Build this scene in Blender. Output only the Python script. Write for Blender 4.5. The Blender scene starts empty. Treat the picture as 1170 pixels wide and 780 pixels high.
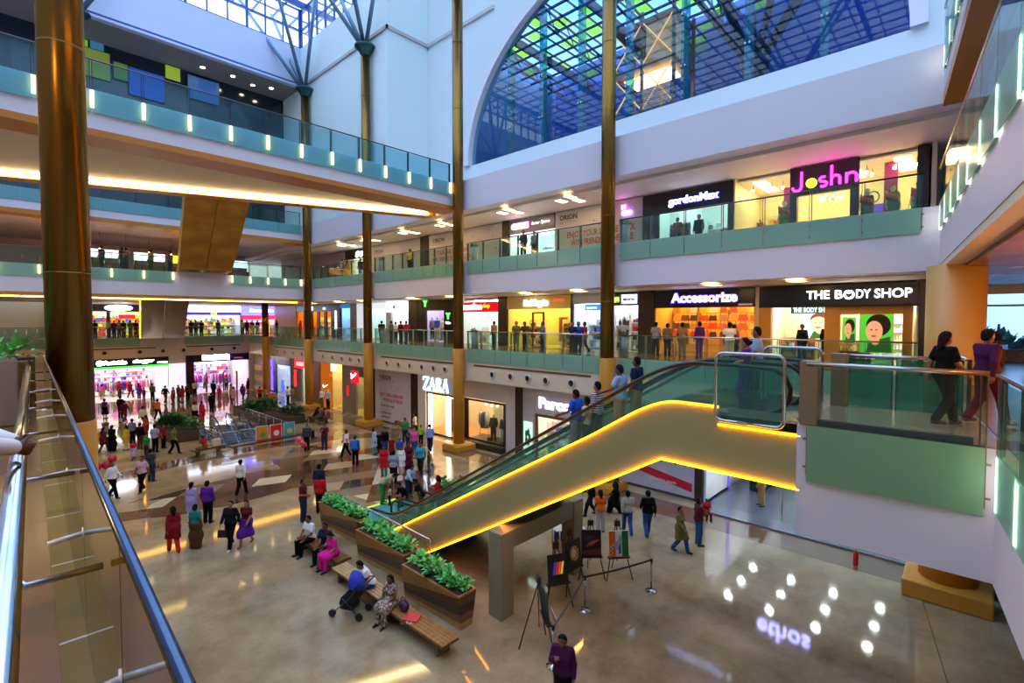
import bpy, bmesh, math, random
import numpy as np
from mathutils import Vector, Matrix
PI = math.pi
R = math.radians
D = bpy.data
COL = bpy.context.scene.collection
random.seed(7)

# ------------------------------------------------------------------ camera
W_, H_ = 1170, 780
FPX = 568.0
YAW_F = (0.731, 0.682)           # horizontal viewing direction
RT = (0.682, -0.731)
PITCH = R(2.0)
CAM_Z = 8.2
G0, L1, L2, L3 = 0.0, 6.33, 11.77, 16.6
CY = 383.8
def ray(x, y):
    a = (x - 585.0) / FPX; b = (CY - y) / FPX
    cp, sp = math.cos(PITCH), math.sin(PITCH)
    return Vector((YAW_F[0]*(cp + b*sp) + RT[0]*a, YAW_F[1]*(cp + b*sp) + RT[1]*a, -sp + b*cp))
CAM = Vector((0, 0, CAM_Z))
def on_floor(x, y, z=0.0):       # point of the floor at height z seen at a photo pixel
    d = ray(x, y); t = (z - CAM_Z) / d.z
    return CAM + d*t
def on_x(x, y, X):
    d = ray(x, y); return CAM + d*(X/d.x)
def on_y(x, y, Y):
    d = ray(x, y); return CAM + d*(Y/d.y)
def yx(x, X): return on_x(x, 364, X).y
def xy(x, Y): return on_y(x, 364, Y).x

cam = D.objects.new('camera', D.cameras.new('camera')); COL.objects.link(cam)
cam.data.sensor_width = 36.0; cam.data.lens = FPX/W_*36.0
cam.data.shift_y = -6.2/W_
cam.data.clip_start = 0.02; cam.data.clip_end = 500
cam.location = CAM
fw = Vector((YAW_F[0]*math.cos(PITCH), YAW_F[1]*math.cos(PITCH), -math.sin(PITCH)))
cam.rotation_euler = fw.to_track_quat('-Z', 'Y').to_euler()
bpy.context.scene.camera = cam

# ------------------------------------------------------------------ materials
def lin(h):
    if isinstance(h, str):
        h = h.lstrip('#'); c = [int(h[i:i+2], 16)/255 for i in (0, 2, 4)]
    else: c = list(h)
    return tuple(((v/12.92) if v <= .04045 else ((v+.055)/1.055)**2.4) for v in c) + (1,)
MATS = {}
def mat(color, rough=.5, metal=0., emit=0., spec=.5, noise=0., scale=4., bump=0., coat=0.):
    key = ('m', color, rough, metal, emit, spec, noise, scale, bump, coat)
    if key in MATS: return MATS[key]
    m = D.materials.new('surface'); m.use_nodes = True
    nt = m.node_tree; b = nt.nodes['Principled BSDF']
    b.inputs['Base Color'].default_value = lin(color)
    b.inputs['Roughness'].default_value = rough
    b.inputs['Metallic'].default_value = metal
    b.inputs['Specular IOR Level'].default_value = spec
    b.inputs['Coat Weight'].default_value = coat
    if emit:
        b.inputs['Emission Color'].default_value = lin(color)
        b.inputs['Emission Strength'].default_value = emit
    if noise or bump:
        tc = nt.nodes.new('ShaderNodeTexCoord'); n = nt.nodes.new('ShaderNodeTexNoise')
        n.inputs['Scale'].default_value = scale; n.inputs['Detail'].default_value = 4
        nt.links.new(tc.outputs['Object'], n.inputs['Vector'])
        if noise:
            mx = nt.nodes.new('ShaderNodeMix'); mx.data_type = 'RGBA'; mx.blend_type = 'MULTIPLY'
            mx.inputs[0].default_value = 1
            mp = nt.nodes.new('ShaderNodeMapRange'); mp.inputs['To Min'].default_value = 1-noise; mp.inputs['To Max'].default_value = 1+noise*.6
            nt.links.new(n.outputs['Fac'], mp.inputs['Value'])
            mx.inputs[6].default_value = lin(color)
            nt.links.new(mp.outputs['Result'], mx.inputs[7])
            nt.links.new(mx.outputs[2], b.inputs['Base Color'])
        if bump:
            bp = nt.nodes.new('ShaderNodeBump'); bp.inputs['Strength'].default_value = bump; bp.inputs['Distance'].default_value = .02
            nt.links.new(n.outputs['Fac'], bp.inputs['Height']); nt.links.new(bp.outputs['Normal'], b.inputs['Normal'])
    MATS[key] = m; return m
def glow(color, strength=5.):
    key = ('g', color, strength)
    if key in MATS: return MATS[key]
    m = D.materials.new('lit_surface'); m.use_nodes = True
    nt = m.node_tree; nt.nodes.clear()
    e = nt.nodes.new('ShaderNodeEmission'); e.inputs['Color'].default_value = lin(color); e.inputs['Strength'].default_value = strength
    o = nt.nodes.new('ShaderNodeOutputMaterial'); nt.links.new(e.outputs[0], o.inputs[0])
    MATS[key] = m; return m
def glass(tint='#d8efe8', body=.12, body_col='#7fb5aa', gloss_min=.05, rough=.02, refl=1.0):
    """thin architectural glass: see-through tint + a little body colour + mirror reflection"""
    key = ('gl', tint, body, body_col, gloss_min, rough, refl)
    if key in MATS: return MATS[key]
    m = D.materials.new('glass'); m.use_nodes = True
    nt = m.node_tree; nt.nodes.clear(); N = nt.nodes.new
    t = N('ShaderNodeBsdfTransparent'); t.inputs['Color'].default_value = lin(tint)
    d = N('ShaderNodeBsdfDiffuse'); d.inputs['Color'].default_value = lin(body_col)
    tr = N('ShaderNodeBsdfTranslucent'); tr.inputs['Color'].default_value = lin(body_col)
    md = N('ShaderNodeMixShader'); md.inputs[0].default_value = .5
    nt.links.new(d.outputs[0], md.inputs[1]); nt.links.new(tr.outputs[0], md.inputs[2])
    m1 = N('ShaderNodeMixShader'); m1.inputs[0].default_value = body
    nt.links.new(t.outputs[0], m1.inputs[1]); nt.links.new(md.outputs[0], m1.inputs[2])
    g = N('ShaderNodeBsdfGlossy'); g.inputs['Roughness'].default_value = rough; g.inputs['Color'].default_value = (.9, .95, .95, 1)
    lw = N('ShaderNodeLayerWeight'); lw.inputs['Blend'].default_value = .5
    pw = N('ShaderNodeMath'); pw.operation = 'POWER'; pw.inputs[1].default_value = 4.0; nt.links.new(lw.outputs['Facing'], pw.inputs[0])
    mr = N('ShaderNodeMath'); mr.operation = 'MULTIPLY_ADD'; mr.inputs[1].default_value = refl; mr.inputs[2].default_value = gloss_min; mr.use_clamp = True
    nt.links.new(pw.outputs[0], mr.inputs[0])
    m2 = N('ShaderNodeMixShader'); nt.links.new(mr.outputs[0], m2.inputs[0])
    nt.links.new(m1.outputs[0], m2.inputs[1]); nt.links.new(g.outputs[0], m2.inputs[2])
    o = N('ShaderNodeOutputMaterial'); nt.links.new(m2.outputs[0], o.inputs[0])
    MATS[key] = m; return m
def wood(c1, c2, scale=(1, 12, 12), rough=.35):
    key = ('w', c1, c2, scale, rough)
    if key in MATS: return MATS[key]
    m = D.materials.new('wood'); m.use_nodes = True; nt = m.node_tree; b = nt.nodes['Principled BSDF']; N = nt.nodes.new
    tc = N('ShaderNodeTexCoord'); mp = N('ShaderNodeMapping'); mp.inputs['Scale'].default_value = scale
    n = N('ShaderNodeTexNoise'); n.inputs['Scale'].default_value = 1.6; n.inputs['Detail'].default_value = 6
    cr = N('ShaderNodeValToRGB'); cr.color_ramp.elements[0].position = .35; cr.color_ramp.elements[1].position = .65
    cr.color_ramp.elements[0].color = lin(c1); cr.color_ramp.elements[1].color = lin(c2)
    L = nt.links.new
    L(tc.outputs['Object'], mp.inputs['Vector']); L(mp.outputs[0], n.inputs['Vector']); L(n.outputs['Fac'], cr.inputs[0]); L(cr.outputs[0], b.inputs['Base Color'])
    b.inputs['Roughness'].default_value = rough
    MATS[key] = m; return m

# ------------------------------------------------------------------ mesh builder
class MB:
    def __init__(s): s.v = []; s.f = []; s.mi = []
    def add(s, vs, fs, mi=0):
        o = len(s.v); s.v += [tuple(v) for v in vs]
        for f in fs: s.f.append([i+o for i in f]); s.mi.append(mi)
        return s
    def box(s, x0, y0, z0, x1, y1, z1, mi=0):
        x0, x1 = min(x0, x1), max(x0, x1); y0, y1 = min(y0, y1), max(y0, y1); z0, z1 = min(z0, z1), max(z0, z1)
        v = [(x0,y0,z0),(x1,y0,z0),(x1,y1,z0),(x0,y1,z0),(x0,y0,z1),(x1,y0,z1),(x1,y1,z1),(x0,y1,z1)]
        return s.add(v, [(0,3,2,1),(4,5,6,7),(0,1,5,4),(1,2,6,5),(2,3,7,6),(3,0,4,7)], mi)
    def prism(s, poly, z0, z1, mi=0):          # poly of (x,y), extruded in z
        n = len(poly)
        a = sum(poly[i][0]*poly[(i+1)%n][1]-poly[(i+1)%n][0]*poly[i][1] for i in range(n))
        if a < 0: poly = poly[::-1]
        v = [(p[0],p[1],z0) for p in poly]+[(p[0],p[1],z1) for p in poly]
        return s.add(v, [list(range(n))[::-1], list(range(n, 2*n))]+[(i,(i+1)%n,(i+1)%n+n,i+n) for i in range(n)], mi)
    def prism_axis(s, poly, a0, a1, axis, mi=0):   # poly (p,q) in the plane normal to axis 'x' (y,z) or 'y' (x,z)
        n = len(poly)
        if axis == 'x': P = lambda p, a: (a, p[0], p[1])
        else: P = lambda p, a: (p[0], a, p[1])
        v = [P(p,a0) for p in poly]+[P(p,a1) for p in poly]
        return s.add(v, [list(range(n)), list(range(n,2*n))[::-1]]+[(i,i+n,(i+1)%n+n,(i+1)%n) for i in range(n)], mi)
    def quad(s, a, b, c, d, mi=0): return s.add([a,b,c,d], [(0,1,2,3)], mi)
    def tube(s, pts, r, n=10, mi=0, cap=True, radii=None):
        pts = [Vector(p) for p in pts]; rings = []; up = None
        for i, p in enumerate(pts):
            if i == 0: t = pts[1]-p
            elif i == len(pts)-1: t = p-pts[i-1]
            else: t = (pts[i+1]-p).normalized()+(p-pts[i-1]).normalized()
            t.normalize()
            if up is None:
                up = Vector((0,0,1)) if abs(t.z) < .9 else Vector((1,0,0))
            sx = t.cross(up); 
            if sx.length < 1e-5: sx = t.cross(Vector((0,1,0)))
            sx.normalize(); sy = sx.cross(t).normalized(); up = sy
            rr = radii[i] if radii else r
            rings.append([p+sx*math.cos(2*PI*k/n)*rr+sy*math.sin(2*PI*k/n)*rr for k in range(n)])
        v = [q for ring in rings for q in ring]; f = []
        for i in range(len(pts)-1):
            for k in range(n): f.append((i*n+k, i*n+(k+1)%n, (i+1)*n+(k+1)%n, (i+1)*n+k))
        if cap: f += [list(range(n))[::-1], list(range((len(pts)-1)*n, len(pts)*n))]
        return s.add(v, f, mi)
    def lathe(s, prof, c=(0,0,0), n=24, mi=0):   # prof of (r,z)
        v = []; f = []
        for r, z in prof:
            for k in range(n): v.append((c[0]+r*math.cos(2*PI*k/n), c[1]+r*math.sin(2*PI*k/n), c[2]+z))
        for i in range(len(prof)-1):
            for k in range(n): f.append((i*n+k, i*n+(k+1)%n, (i+1)*n+(k+1)%n, (i+1)*n+k))
        f += [list(range(n))[::-1], list(range((len(prof)-1)*n, len(prof)*n))]
        return s.add(v, f, mi)
    def ball(s, c, r, n=10, m=7, mi=0, sc=(1,1,1)):
        prof = []
        v = []; f = []
        for i in range(m+1):
            th = PI*i/m
            for k in range(n):
                v.append((c[0]+sc[0]*r*math.sin(th)*math.cos(2*PI*k/n), c[1]+sc[1]*r*math.sin(th)*math.sin(2*PI*k/n), c[2]-sc[2]*r*math.cos(th)))
        for i in range(m):
            for k in range(n): f.append((i*n+k, i*n+(k+1)%n, (i+1)*n+(k+1)%n, (i+1)*n+k))
        return s.add(v, f, mi)
    def mesh(s, name, mats, smooth=False):
        me = D.meshes.new(name); me.from_pydata(s.v, [], s.f)
        if not isinstance(mats, (list, tuple)): mats = [mats]
        for m in mats: me.materials.append(m)
        me.polygons.foreach_set('material_index', s.mi)
        if smooth: me.polygons.foreach_set('use_smooth', [True]*len(s.f))
        me.update(); return me
    def build(s, name, mats, parent=None, smooth=False, bevel=0):
        o = D.objects.new(name, s.mesh(name, mats, smooth)); COL.objects.link(o)
        if parent: o.parent = parent
        if bevel:
            b = o.modifiers.new('bevel', 'BEVEL'); b.width = bevel; b.segments = 2; b.limit_method = 'ANGLE'
        return o
def obj(name, me, parent=None, loc=None, rz=0.):
    o = D.objects.new(name, me); COL.objects.link(o)
    if parent: o.parent = parent
    if loc is not None: o.location = loc
    o.rotation_euler[2] = rz
    return o
def tag(o, label=None, cat=None, group=None, kind=None):
    if label: o['label'] = label
    if cat: o['category'] = cat
    if group: o['group'] = group
    if kind: o['kind'] = kind
    return o
def thing(name, label, cat, loc=(0,0,0), rz=0., group=None):
    o = D.objects.new(name, None); COL.objects.link(o); o.location = loc; o.rotation_euler = (0,0,rz); o.empty_display_size = .2
    return tag(o, label, cat, group)
KIDS = {}
def copy_tree(o, parent=None):
    c = o.copy(); COL.objects.link(c)
    if parent is not None: c.parent = parent
    for ch in [x for x in o.children]: copy_tree(ch, c)
    return c
def struct(name, mb, m, smooth=False):
    return tag(mb.build(name, m, smooth=smooth), kind='structure')
def text_mesh(txt, size, m, depth=.04, bold=0., align='CENTER', spacing=1., shear=0., width=None):
    """upright lettering in the local XZ plane, facing -Y"""
    cu = D.curves.new('lettering', 'FONT'); cu.body = txt; cu.size = size; cu.extrude = depth/2; cu.offset = bold
    cu.align_x = align; cu.align_y = 'CENTER'; cu.space_character = spacing; cu.shear = shear; cu.resolution_u = 3
    to = D.objects.new('lettering', cu); COL.objects.link(to)
    dg = bpy.context.evaluated_depsgraph_get()
    me = D.meshes.new_from_object(to.evaluated_get(dg))
    D.objects.remove(to); D.curves.remove(cu)
    me.transform(Matrix.Rotation(PI/2, 4, 'X'))
    if width:
        xs = [v.co.x for v in me.vertices]; w = max(xs)-min(xs)
        me.transform(Matrix.Diagonal((width/w, 1, 1, 1)))
    me.materials.clear(); me.materials.append(m)
    return me
def lamp(name, kind, loc, energy, color='#ffffff', size=1., sy=None, rot=(0,0,0), spot=None):
    l = D.lights.new(name, kind); l.energy = energy; l.color = lin(color)[:3]
    if kind == 'AREA':
        l.shape = 'RECTANGLE'; l.size = size; l.size_y = sy or size
    elif kind in ('POINT', 'SPOT'): l.shadow_soft_size = size
    if kind == 'SPOT' and spot: l.spot_size = spot
    o = D.objects.new(name, l); COL.objects.link(o); o.location = loc; o.rotation_euler = rot
    return o
# ------------------------------------------------------------------ render look, world
sc = bpy.context.scene
sc.view_settings.view_transform = 'Standard'; sc.view_settings.look = 'None'
sc.view_settings.gamma = 1.0; sc.view_settings.use_curve_mapping = False
sc.view_settings.exposure = 1.05
w = D.worlds.new('sky'); sc.world = w; w.use_nodes = True
_nt = w.node_tree; _bg = _nt.nodes['Background']
_tc = _nt.nodes.new('ShaderNodeTexCoord'); _nz = _nt.nodes.new('ShaderNodeTexNoise'); _nz.inputs['Scale'].default_value = 3; _nz.inputs['Detail'].default_value = 5
_cr = _nt.nodes.new('ShaderNodeValToRGB'); _cr.color_ramp.elements[0].color = lin('#9cc8f6'); _cr.color_ramp.elements[1].color = lin('#eef6ff')
_cr.color_ramp.elements[0].position = .3; _cr.color_ramp.elements[1].position = .65
_nt.links.new(_tc.outputs['Generated'], _nz.inputs['Vector']); _nt.links.new(_nz.outputs['Fac'], _cr.inputs[0]); _nt.links.new(_cr.outputs[0], _bg.inputs['Color'])
_bg.inputs['Strength'].default_value = 2.1
try:
    cy = sc.cycles
    cy.use_denoising = True; cy.max_bounces = 8; cy.diffuse_bounces = 3; cy.glossy_bounces = 3; cy.transmission_bounces = 4; cy.transparent_max_bounces = 16
    cy.sample_clamp_indirect = 4.0; cy.caustics_reflective = False; cy.caustics_refractive = False; cy.use_light_tree = True
except Exception: pass

# ------------------------------------------------------------------ shared finishes
M_WHITE = mat('#d9d7de', .55, noise=.05, scale=.4)
M_FASCIA = mat('#d6d0d8', .5, noise=.04, scale=.5)
M_CREAM = mat('#dccfb8', .5, noise=.04, scale=.5)
M_CEIL = mat('#dcd3c6', .6)
M_ORANGE = mat('#c07a1e', .35, noise=.1, scale=.8)
M_GOLDWOOD = wood('#8f5f14', '#b5801f', (.5, 1.2, .5), .45)
M_BRONZE = mat('#80602a', .25, .95)
M_OCHRE = mat('#c88a2a', .4, noise=.06, scale=1)
M_STEEL = mat('#b9bcc0', .22, 1.)
M_DARKSTEEL = mat('#4c5154', .3, .9)
M_BLACK = mat('#0b0b0d', .35)
M_BLUESTEEL = mat('#2b4f8f', .4, .3)
M_STRUT = mat('#6e8ea6', .35, .6)
M_GLASS = glass('#e2f2ec', .03, '#9fc8bc', .02, .02, .55)
M_FROST = glass('#a8d8cc', .82, '#b4e0ca', .03, .15, .4)
M_FROSTBLUE = glass('#98d8de', .8, '#98dce2', .03, .15, .4)
M_AMBER = glow('#ffb84a', 9.)
M_LAMP = glow('#ffd890', 3.2)
M_COVE = glow('#ffd27a', 5.)

def marble():
    m = D.materials.new('polished_floor'); m.use_nodes = True; nt = m.node_tree; b = nt.nodes['Principled BSDF']; N = nt.nodes.new; L = nt.links.new
    tc = N('ShaderNodeTexCoord')
    n1 = N('ShaderNodeTexNoise'); n1.inputs['Scale'].default_value = .55; n1.inputs['Detail'].default_value = 7; n1.inputs['Roughness'].default_value = .65
    L(tc.outputs['Object'], n1.inputs['Vector'])
    cr = N('ShaderNodeValToRGB'); e = cr.color_ramp.elements
    e[0].position = .32; e[0].color = lin('#84704f'); e[1].position = .66; e[1].color = lin('#b6a07c')
    L(n1.outputs['Fac'], cr.inputs[0])
    # big slab joints
    bk = N('ShaderNodeTexBrick'); bk.offset = 0; bk.inputs['Scale'].default_value = 1.; bk.inputs['Mortar Size'].default_value = .012
    bk.inputs['Brick Width'].default_value = 1.2; bk.inputs['Row Height'].default_value = 1.2
    bk.inputs['Color1'].default_value = (1,1,1,1); bk.inputs['Color2'].default_value = (.95,.94,.93,1); bk.inputs['Mortar'].default_value = (.92,.9,.88,1)
    L(tc.outputs['Object'], bk.inputs['Vector'])
    mx = N('ShaderNodeMix'); mx.data_type = 'RGBA'; mx.blend_type = 'MULTIPLY'; mx.inputs[0].default_value = 1.
    L(cr.outputs[0], mx.inputs[6]); L(bk.outputs['Color'], mx.inputs[7])
    # inlay of scattered brown, tan and cream stones inside a wandering band
    mp = N('ShaderNodeMapping'); mp.inputs['Rotation'].default_value = (0,0,R(28)); mp.inputs['Scale'].default_value = (.62,.9,1)
    L(tc.outputs['Object'], mp.inputs['Vector'])
    sn = N('ShaderNodeVectorMath'); sn.operation = 'FLOOR'; L(mp.outputs[0], sn.inputs[0])
    wn = N('ShaderNodeTexWhiteNoise'); wn.noise_dimensions = '3D'; L(sn.outputs[0], wn.inputs['Vector'])
    c2 = N('ShaderNodeValToRGB'); c2.color_ramp.interpolation = 'CONSTANT'
    cols = [(0,'#6d4e36'),(.28,'#8a6f52'),(.5,'#4e3a2c'),(.66,'#b39a76'),(.84,'#d8c8a8')]
    el = c2.color_ramp.elements; el[0].position = 0; el[0].color = lin(cols[0][1]); el[1].position = cols[1][0]; el[1].color = lin(cols[1][1])
    for p, c in cols[2:]:
        q = el.new(p); q.color = lin(c)
    L(wn.outputs['Value'], c2.inputs[0])
    sx = N('ShaderNodeSeparateXYZ'); L(tc.outputs['Object'], sx.inputs[0])
    def math_(op, a, b_=None, c_=None):
        q = N('ShaderNodeMath'); q.operation = op
        for i, v in enumerate((a, b_, c_)):
            if v is None: continue
            if isinstance(v, (int, float)): q.inputs[i].default_value = v
            else: L(v, q.inputs[i])
        return q.outputs[0]
    X, Y = sx.outputs[0], sx.outputs[1]
    # ellipse region A: concourse in front of the long shop wall
    def ell(cx, cy, a, b2):
        dx = math_('MULTIPLY', math_('SUBTRACT', X, cx), 1/a); dy = math_('MULTIPLY', math_('SUBTRACT', Y, cy), 1/b2)
        return math_('ADD', math_('POWER', math_('ABSOLUTE', dx), 2.), math_('POWER', math_('ABSOLUTE', dy), 2.))
    def inside(v): return math_('LESS_THAN', v, 1.)
    wv = math_('MULTIPLY', math_('SUBTRACT', wn.outputs['Value'], .5), .9)
    rA = inside(math_('ADD', ell(13.9, 23.0, 2.9, 8.5), wv))
    rB = inside(math_('ADD', ell(8.0, 25.8, 4.2, 2.1), wv))
    reg = math_('MAXIMUM', rA, rB)
    # dark curved stone band: a ring
    rr = math_('SQRT', ell(10.5, 18.0, 1., 1.))
    band = math_('MULTIPLY', math_('GREATER_THAN', rr, 14.6), math_('LESS_THAN', rr, 16.1))
    band = math_('MULTIPLY', band, math_('GREATER_THAN', Y, 23.5))
    strip = math_('MULTIPLY', math_('GREATER_THAN', X, 19.3), math_('LESS_THAN', X, 20.9))
    dk = math_('MAXIMUM', band, strip)
    m2 = N('ShaderNodeMix'); m2.data_type = 'RGBA'; L(reg, m2.inputs[0]); L(mx.outputs[2], m2.inputs[6]); L(c2.outputs[0], m2.inputs[7])
    m3 = N('ShaderNodeMix'); m3.data_type = 'RGBA'; L(dk, m3.inputs[0]); L(m2.outputs[2], m3.inputs[6]); m3.inputs[7].default_value = lin('#6f5540')
    L(m3.outputs[2], b.inputs['Base Color'])
    b.inputs['Roughness'].default_value = .065; b.inputs['Specular IOR Level'].default_value = .8
    n2 = N('ShaderNodeTexNoise'); n2.inputs['Scale'].default_value = .8; n2.inputs['Detail'].default_value = 3; L(tc.outputs['Object'], n2.inputs['Vector'])
    bp = N('ShaderNodeBump'); bp.inputs['Strength'].default_value = .02; bp.inputs['Distance'].default_value = .03; L(n2.outputs['Fac'], bp.inputs['Height']); L(bp.outputs['Normal'], b.inputs['Normal'])
    return m
M_FLOOR = marble()
M_TILE = mat('#8a6442', .22, noise=.15, scale=.7, spec=.7)
M_DARKTILE = mat('#6e7480', .12, noise=.1, scale=1.2, spec=.8)

XS = 20.8        # slab edge along the long shop wall
YF = 44.8        # slab edge of the upper far galleries
YF1 = 60.0       # slab edge of the far gallery on the first level
def edge_right(x): return .87 + (x-20.5)*.1075      # slab edge of the right-hand gallery
b = None
def edge_left(y): return .20 + (y-1)*.048           # slab edge of the gallery underfoot

# ground floor with the well of the basement escalator
OX0, OX1, OY0, OY1 = 10.3, 14.3, 34.6, 42.6
b = MB()
b.box(-16, -14, -.3, 34, OY0, 0); b.box(-16, OY1, -.3, 34, 72, 0); b.box(-16, OY0, -.3, OX0, OY1, 0); b.box(OX1, OY0, -.3, 34, OY1, 0)
struct('floor', b, M_FLOOR)
b = MB(); b.box(OX0-.1, OY0-3, -5.0, OX1+.1, OY1+.2, -4.8); struct('floor_basement', b, M_TILE)
b = MB(); b.box(OX0-.12, OY0-3, -4.8, OX0, OY1+.1, -.3); b.box(OX1, OY0-3, -4.8, OX1+.12, OY1+.1, -.3); b.box(OX0, OY1, -4.8, OX1, OY1+.12, -.3); struct('wall_basement', b, M_CREAM)
# brass inlay strip in the floor on the right
b = MB(); b.prism([(14.2,.2),(14.32,.2),(18.6,.95),(18.48,.95)], 0, .012); struct('trim_1', b, mat('#8a7a5c', .25, .6))

# first level slabs
YL = [edge_left(y) for y in (-10, 14.5)]
b = MB(); b.prism([(-8,-10),(YL[0],-10),(YL[1],14.5),(-.6,14.5),(-.6,16.5),(-8,16.5)], 5.6, L1); struct('floor_gallery_left', b, M_TILE)
b = MB(); b.prism([(YL[0]+.02,-2.2),(YL[0]+.16,-2.2),(YL[1]+.16,14.5),(YL[1]+.02,14.5)], 4.35, L1-.02); struct('trim_gallery_left', b, M_FASCIA)
b = MB(); b.box(XS+.12, -13, 5.9, 34, 66, L1); struct('floor_gallery_right', b, M_TILE)
b = MB(); b.box(XS, .9, 4.35, XS+.12, YF1, L1-.02); struct('trim_fascia_shops', b, M_CREAM)
b = MB(); b.box(XS+.12, -13, 4.30, 22.0, 62, 4.36); struct('ceiling_shops', b, M_CEIL)
b = MB(); b.box(-15, YF1+.12, 5.9, XS, 72, L1); struct('floor_gallery_far', b, M_TILE)
b = MB(); b.box(-15, YF1, 4.4, XS, YF1+.12, L1-.02); struct('trim_fascia_far', b, M_CREAM)
b = MB(); b.box(-15, YF1+.12, 4.36, XS, 62.2, 4.42); struct('ceiling_far', b, M_CEIL)
xa, xb = 1.2, XS+.1
b = MB(); b.prism([(xa,edge_right(xa)-.15),(xb,edge_right(xb)-.15),(xb,-13),(xa,-13)], 5.9, L1); struct('floor_gallery_near', b, M_TILE)
b = MB(); b.prism([(xa,edge_right(xa)),(xb,edge_right(xb)),(xb,edge_right(xb)-.14),(xa,edge_right(xa)-.14)], 4.35, L1-.02); struct('trim_fascia_near', b, M_FASCIA)
b = MB(); b.prism([(xa,edge_right(xa)-.16),(xb,edge_right(xb)-.16),(xb,-13),(xa,-13)], 4.3, 4.36); struct('ceiling_near', b, M_CEIL)
# landing bridge to the escalators
LX0, LX1 = 9.95, 12.75
b = MB(); b.prism([(LX0+.05,2.25),(LX1-.05,2.25),(LX1-.05,edge_right(LX1)-.1),(LX0+.05,edge_right(LX0)-.1)], 5.9, L1+.004); struct('floor_landing', b, mat('#8f7a62', .2, noise=.2, scale=.9, spec=.7))
b = MB()
b.box(LX0, edge_right(LX0)-.02, 4.35, LX0+.05, 2.3, L1-.02); b.box(LX1-.05, edge_right(LX1), 4.35, LX1, 2.3, L1-.02)
b.prism([(LX0+.05,2.25),(LX1-.05,2.25),(LX1-.05,edge_right(LX1)),(LX0+.05,edge_right(LX0))], 4.35, 4.45)
b.box(LX0+.05, 2.25, 4.35, LX1-.05, 2.3, L1-.02)
struct('trim_landing', b, M_FASCIA)
b = MB(); b.prism([(LX0+.02,edge_right(LX0)+.25),(LX0+.14,edge_right(LX0)+.25),(LX0+.14,2.2),(LX0+.02,2.2)], L1, L1+.1)
struct('baseboard_landing', b, mat('#3c3f46', .3))

# second level slabs (thick, wood-edged towards the far side)
b = MB(); b.box(XS, -13, 9.74, 34, 66, L2); struct('floor_level_2_shops', b, M_FASCIA)
b = MB(); b.box(XS+1.1, -13, 9.70, 25.0, 66, 9.74); struct('ceiling_level_1_shops', b, M_CEIL)
b = MB(); b.box(-15, YF, 9.95, XS, 66, L2); struct('floor_level_2_far', b, M_FASCIA)
b = MB(); b.box(-15, YF-.04, 9.72, XS, YF+1.3, 9.95); struct('trim_level_2_far', b, M_ORANGE)
b = MB(); b.box(-15, YF+1.3, 9.80, XS, 66, 9.95); struct('ceiling_level_1_far', b, M_CEIL)
b = MB(); b.prism([(xa,edge_right(xa)),(XS,edge_right(XS)),(XS,-13),(xa,-13)], 9.9, L2); struct('floor_level_2_near', b, M_FASCIA)
b = MB(); b.prism([(xa,edge_right(xa)-.45),(XS+.3,edge_right(XS)-.45),(30,-.5),(30,-13),(xa,-13)], 9.66, 9.74); struct('ceiling_level_1_near', b, M_GOLDWOOD)
b = MB(); b.prism([(xa,edge_right(xa)-.02),(XS,edge_right(XS)-.02),(XS,edge_right(XS)-.45),(xa,edge_right(xa)-.45)], 9.74, 9.9); struct('trim_level_2_near', b, M_CREAM)

# third level slabs
b = MB(); b.box(XS, -13, 14.95, 24.6, 66, 16.8); struct('floor_level_3_shops', b, M_WHITE)
b = MB(); b.box(XS+.9, -13, 14.80, 25.0, 66, 14.95); struct('ceiling_level_2_shops', b, M_CEIL)
b = MB(); b.box(-15, YF, 15.25, XS, 54, L3); struct('floor_level_3_far', b, M_WHITE)
b = MB(); b.box(-15, YF-.04, 14.95, XS, YF+1.5, 15.25); struct('trim_level_3_far', b, M_ORANGE)
b = MB(); b.box(-15, YF+1.5, 15.22, XS, 66, 15.25); struct('ceiling_level_2_far', b, mat('#c9b7b4', .6))
YB = 24.0        # front edge of the bridge across the void
def back(x): return 27.2 + (20.8-x)*.385
b = MB(); b.prism([(-15,YB),(XS,YB),(XS,back(XS)),(-15,back(-15))], 15.2, L3); struct('floor_bridge', b, M_WHITE)
b = MB(); b.prism([(-15,YB-.05),(XS,YB-.05),(XS,YB+1.5),(-15,YB+1.5)], 14.95, 15.2)
b.prism([(-15,back(-15)+.05),(XS,back(XS)+.05),(XS,back(XS)-.9),(-15,back(-15)-.9)], 14.95, 15.2); struct('trim_bridge', b, M_ORANGE)
b = MB(); b.prism([(-15,YB+1.5),(XS,YB+1.5),(XS,back(XS)-1.25),(-15,back(-15)-1.25)], 15.19, 15.2); struct('ceiling_bridge', b, M_CEIL)
xr = 4.0
b = MB(); b.prism([(xr,edge_right(xr)),(XS,edge_right(XS)),(XS,-13),(xr,-13)], 15.2, L3); struct('floor_level_3_near', b, M_WHITE)
b = MB(); b.prism([(xr,edge_right(xr)+.02),(XS,edge_right(XS)+.02),(XS,edge_right(XS)-.8),(xr,edge_right(xr)-.8)], 14.85, 15.2); struct('trim_level_3_near', b, M_ORANGE)
b = MB(); b.prism([(xr,edge_right(xr)-.8),(24.6,-.3),(24.6,-13),(xr,-13)], 15.0, 15.2); struct('ceiling_level_2_near', b, mat('#b8bfc8', .5))

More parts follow.
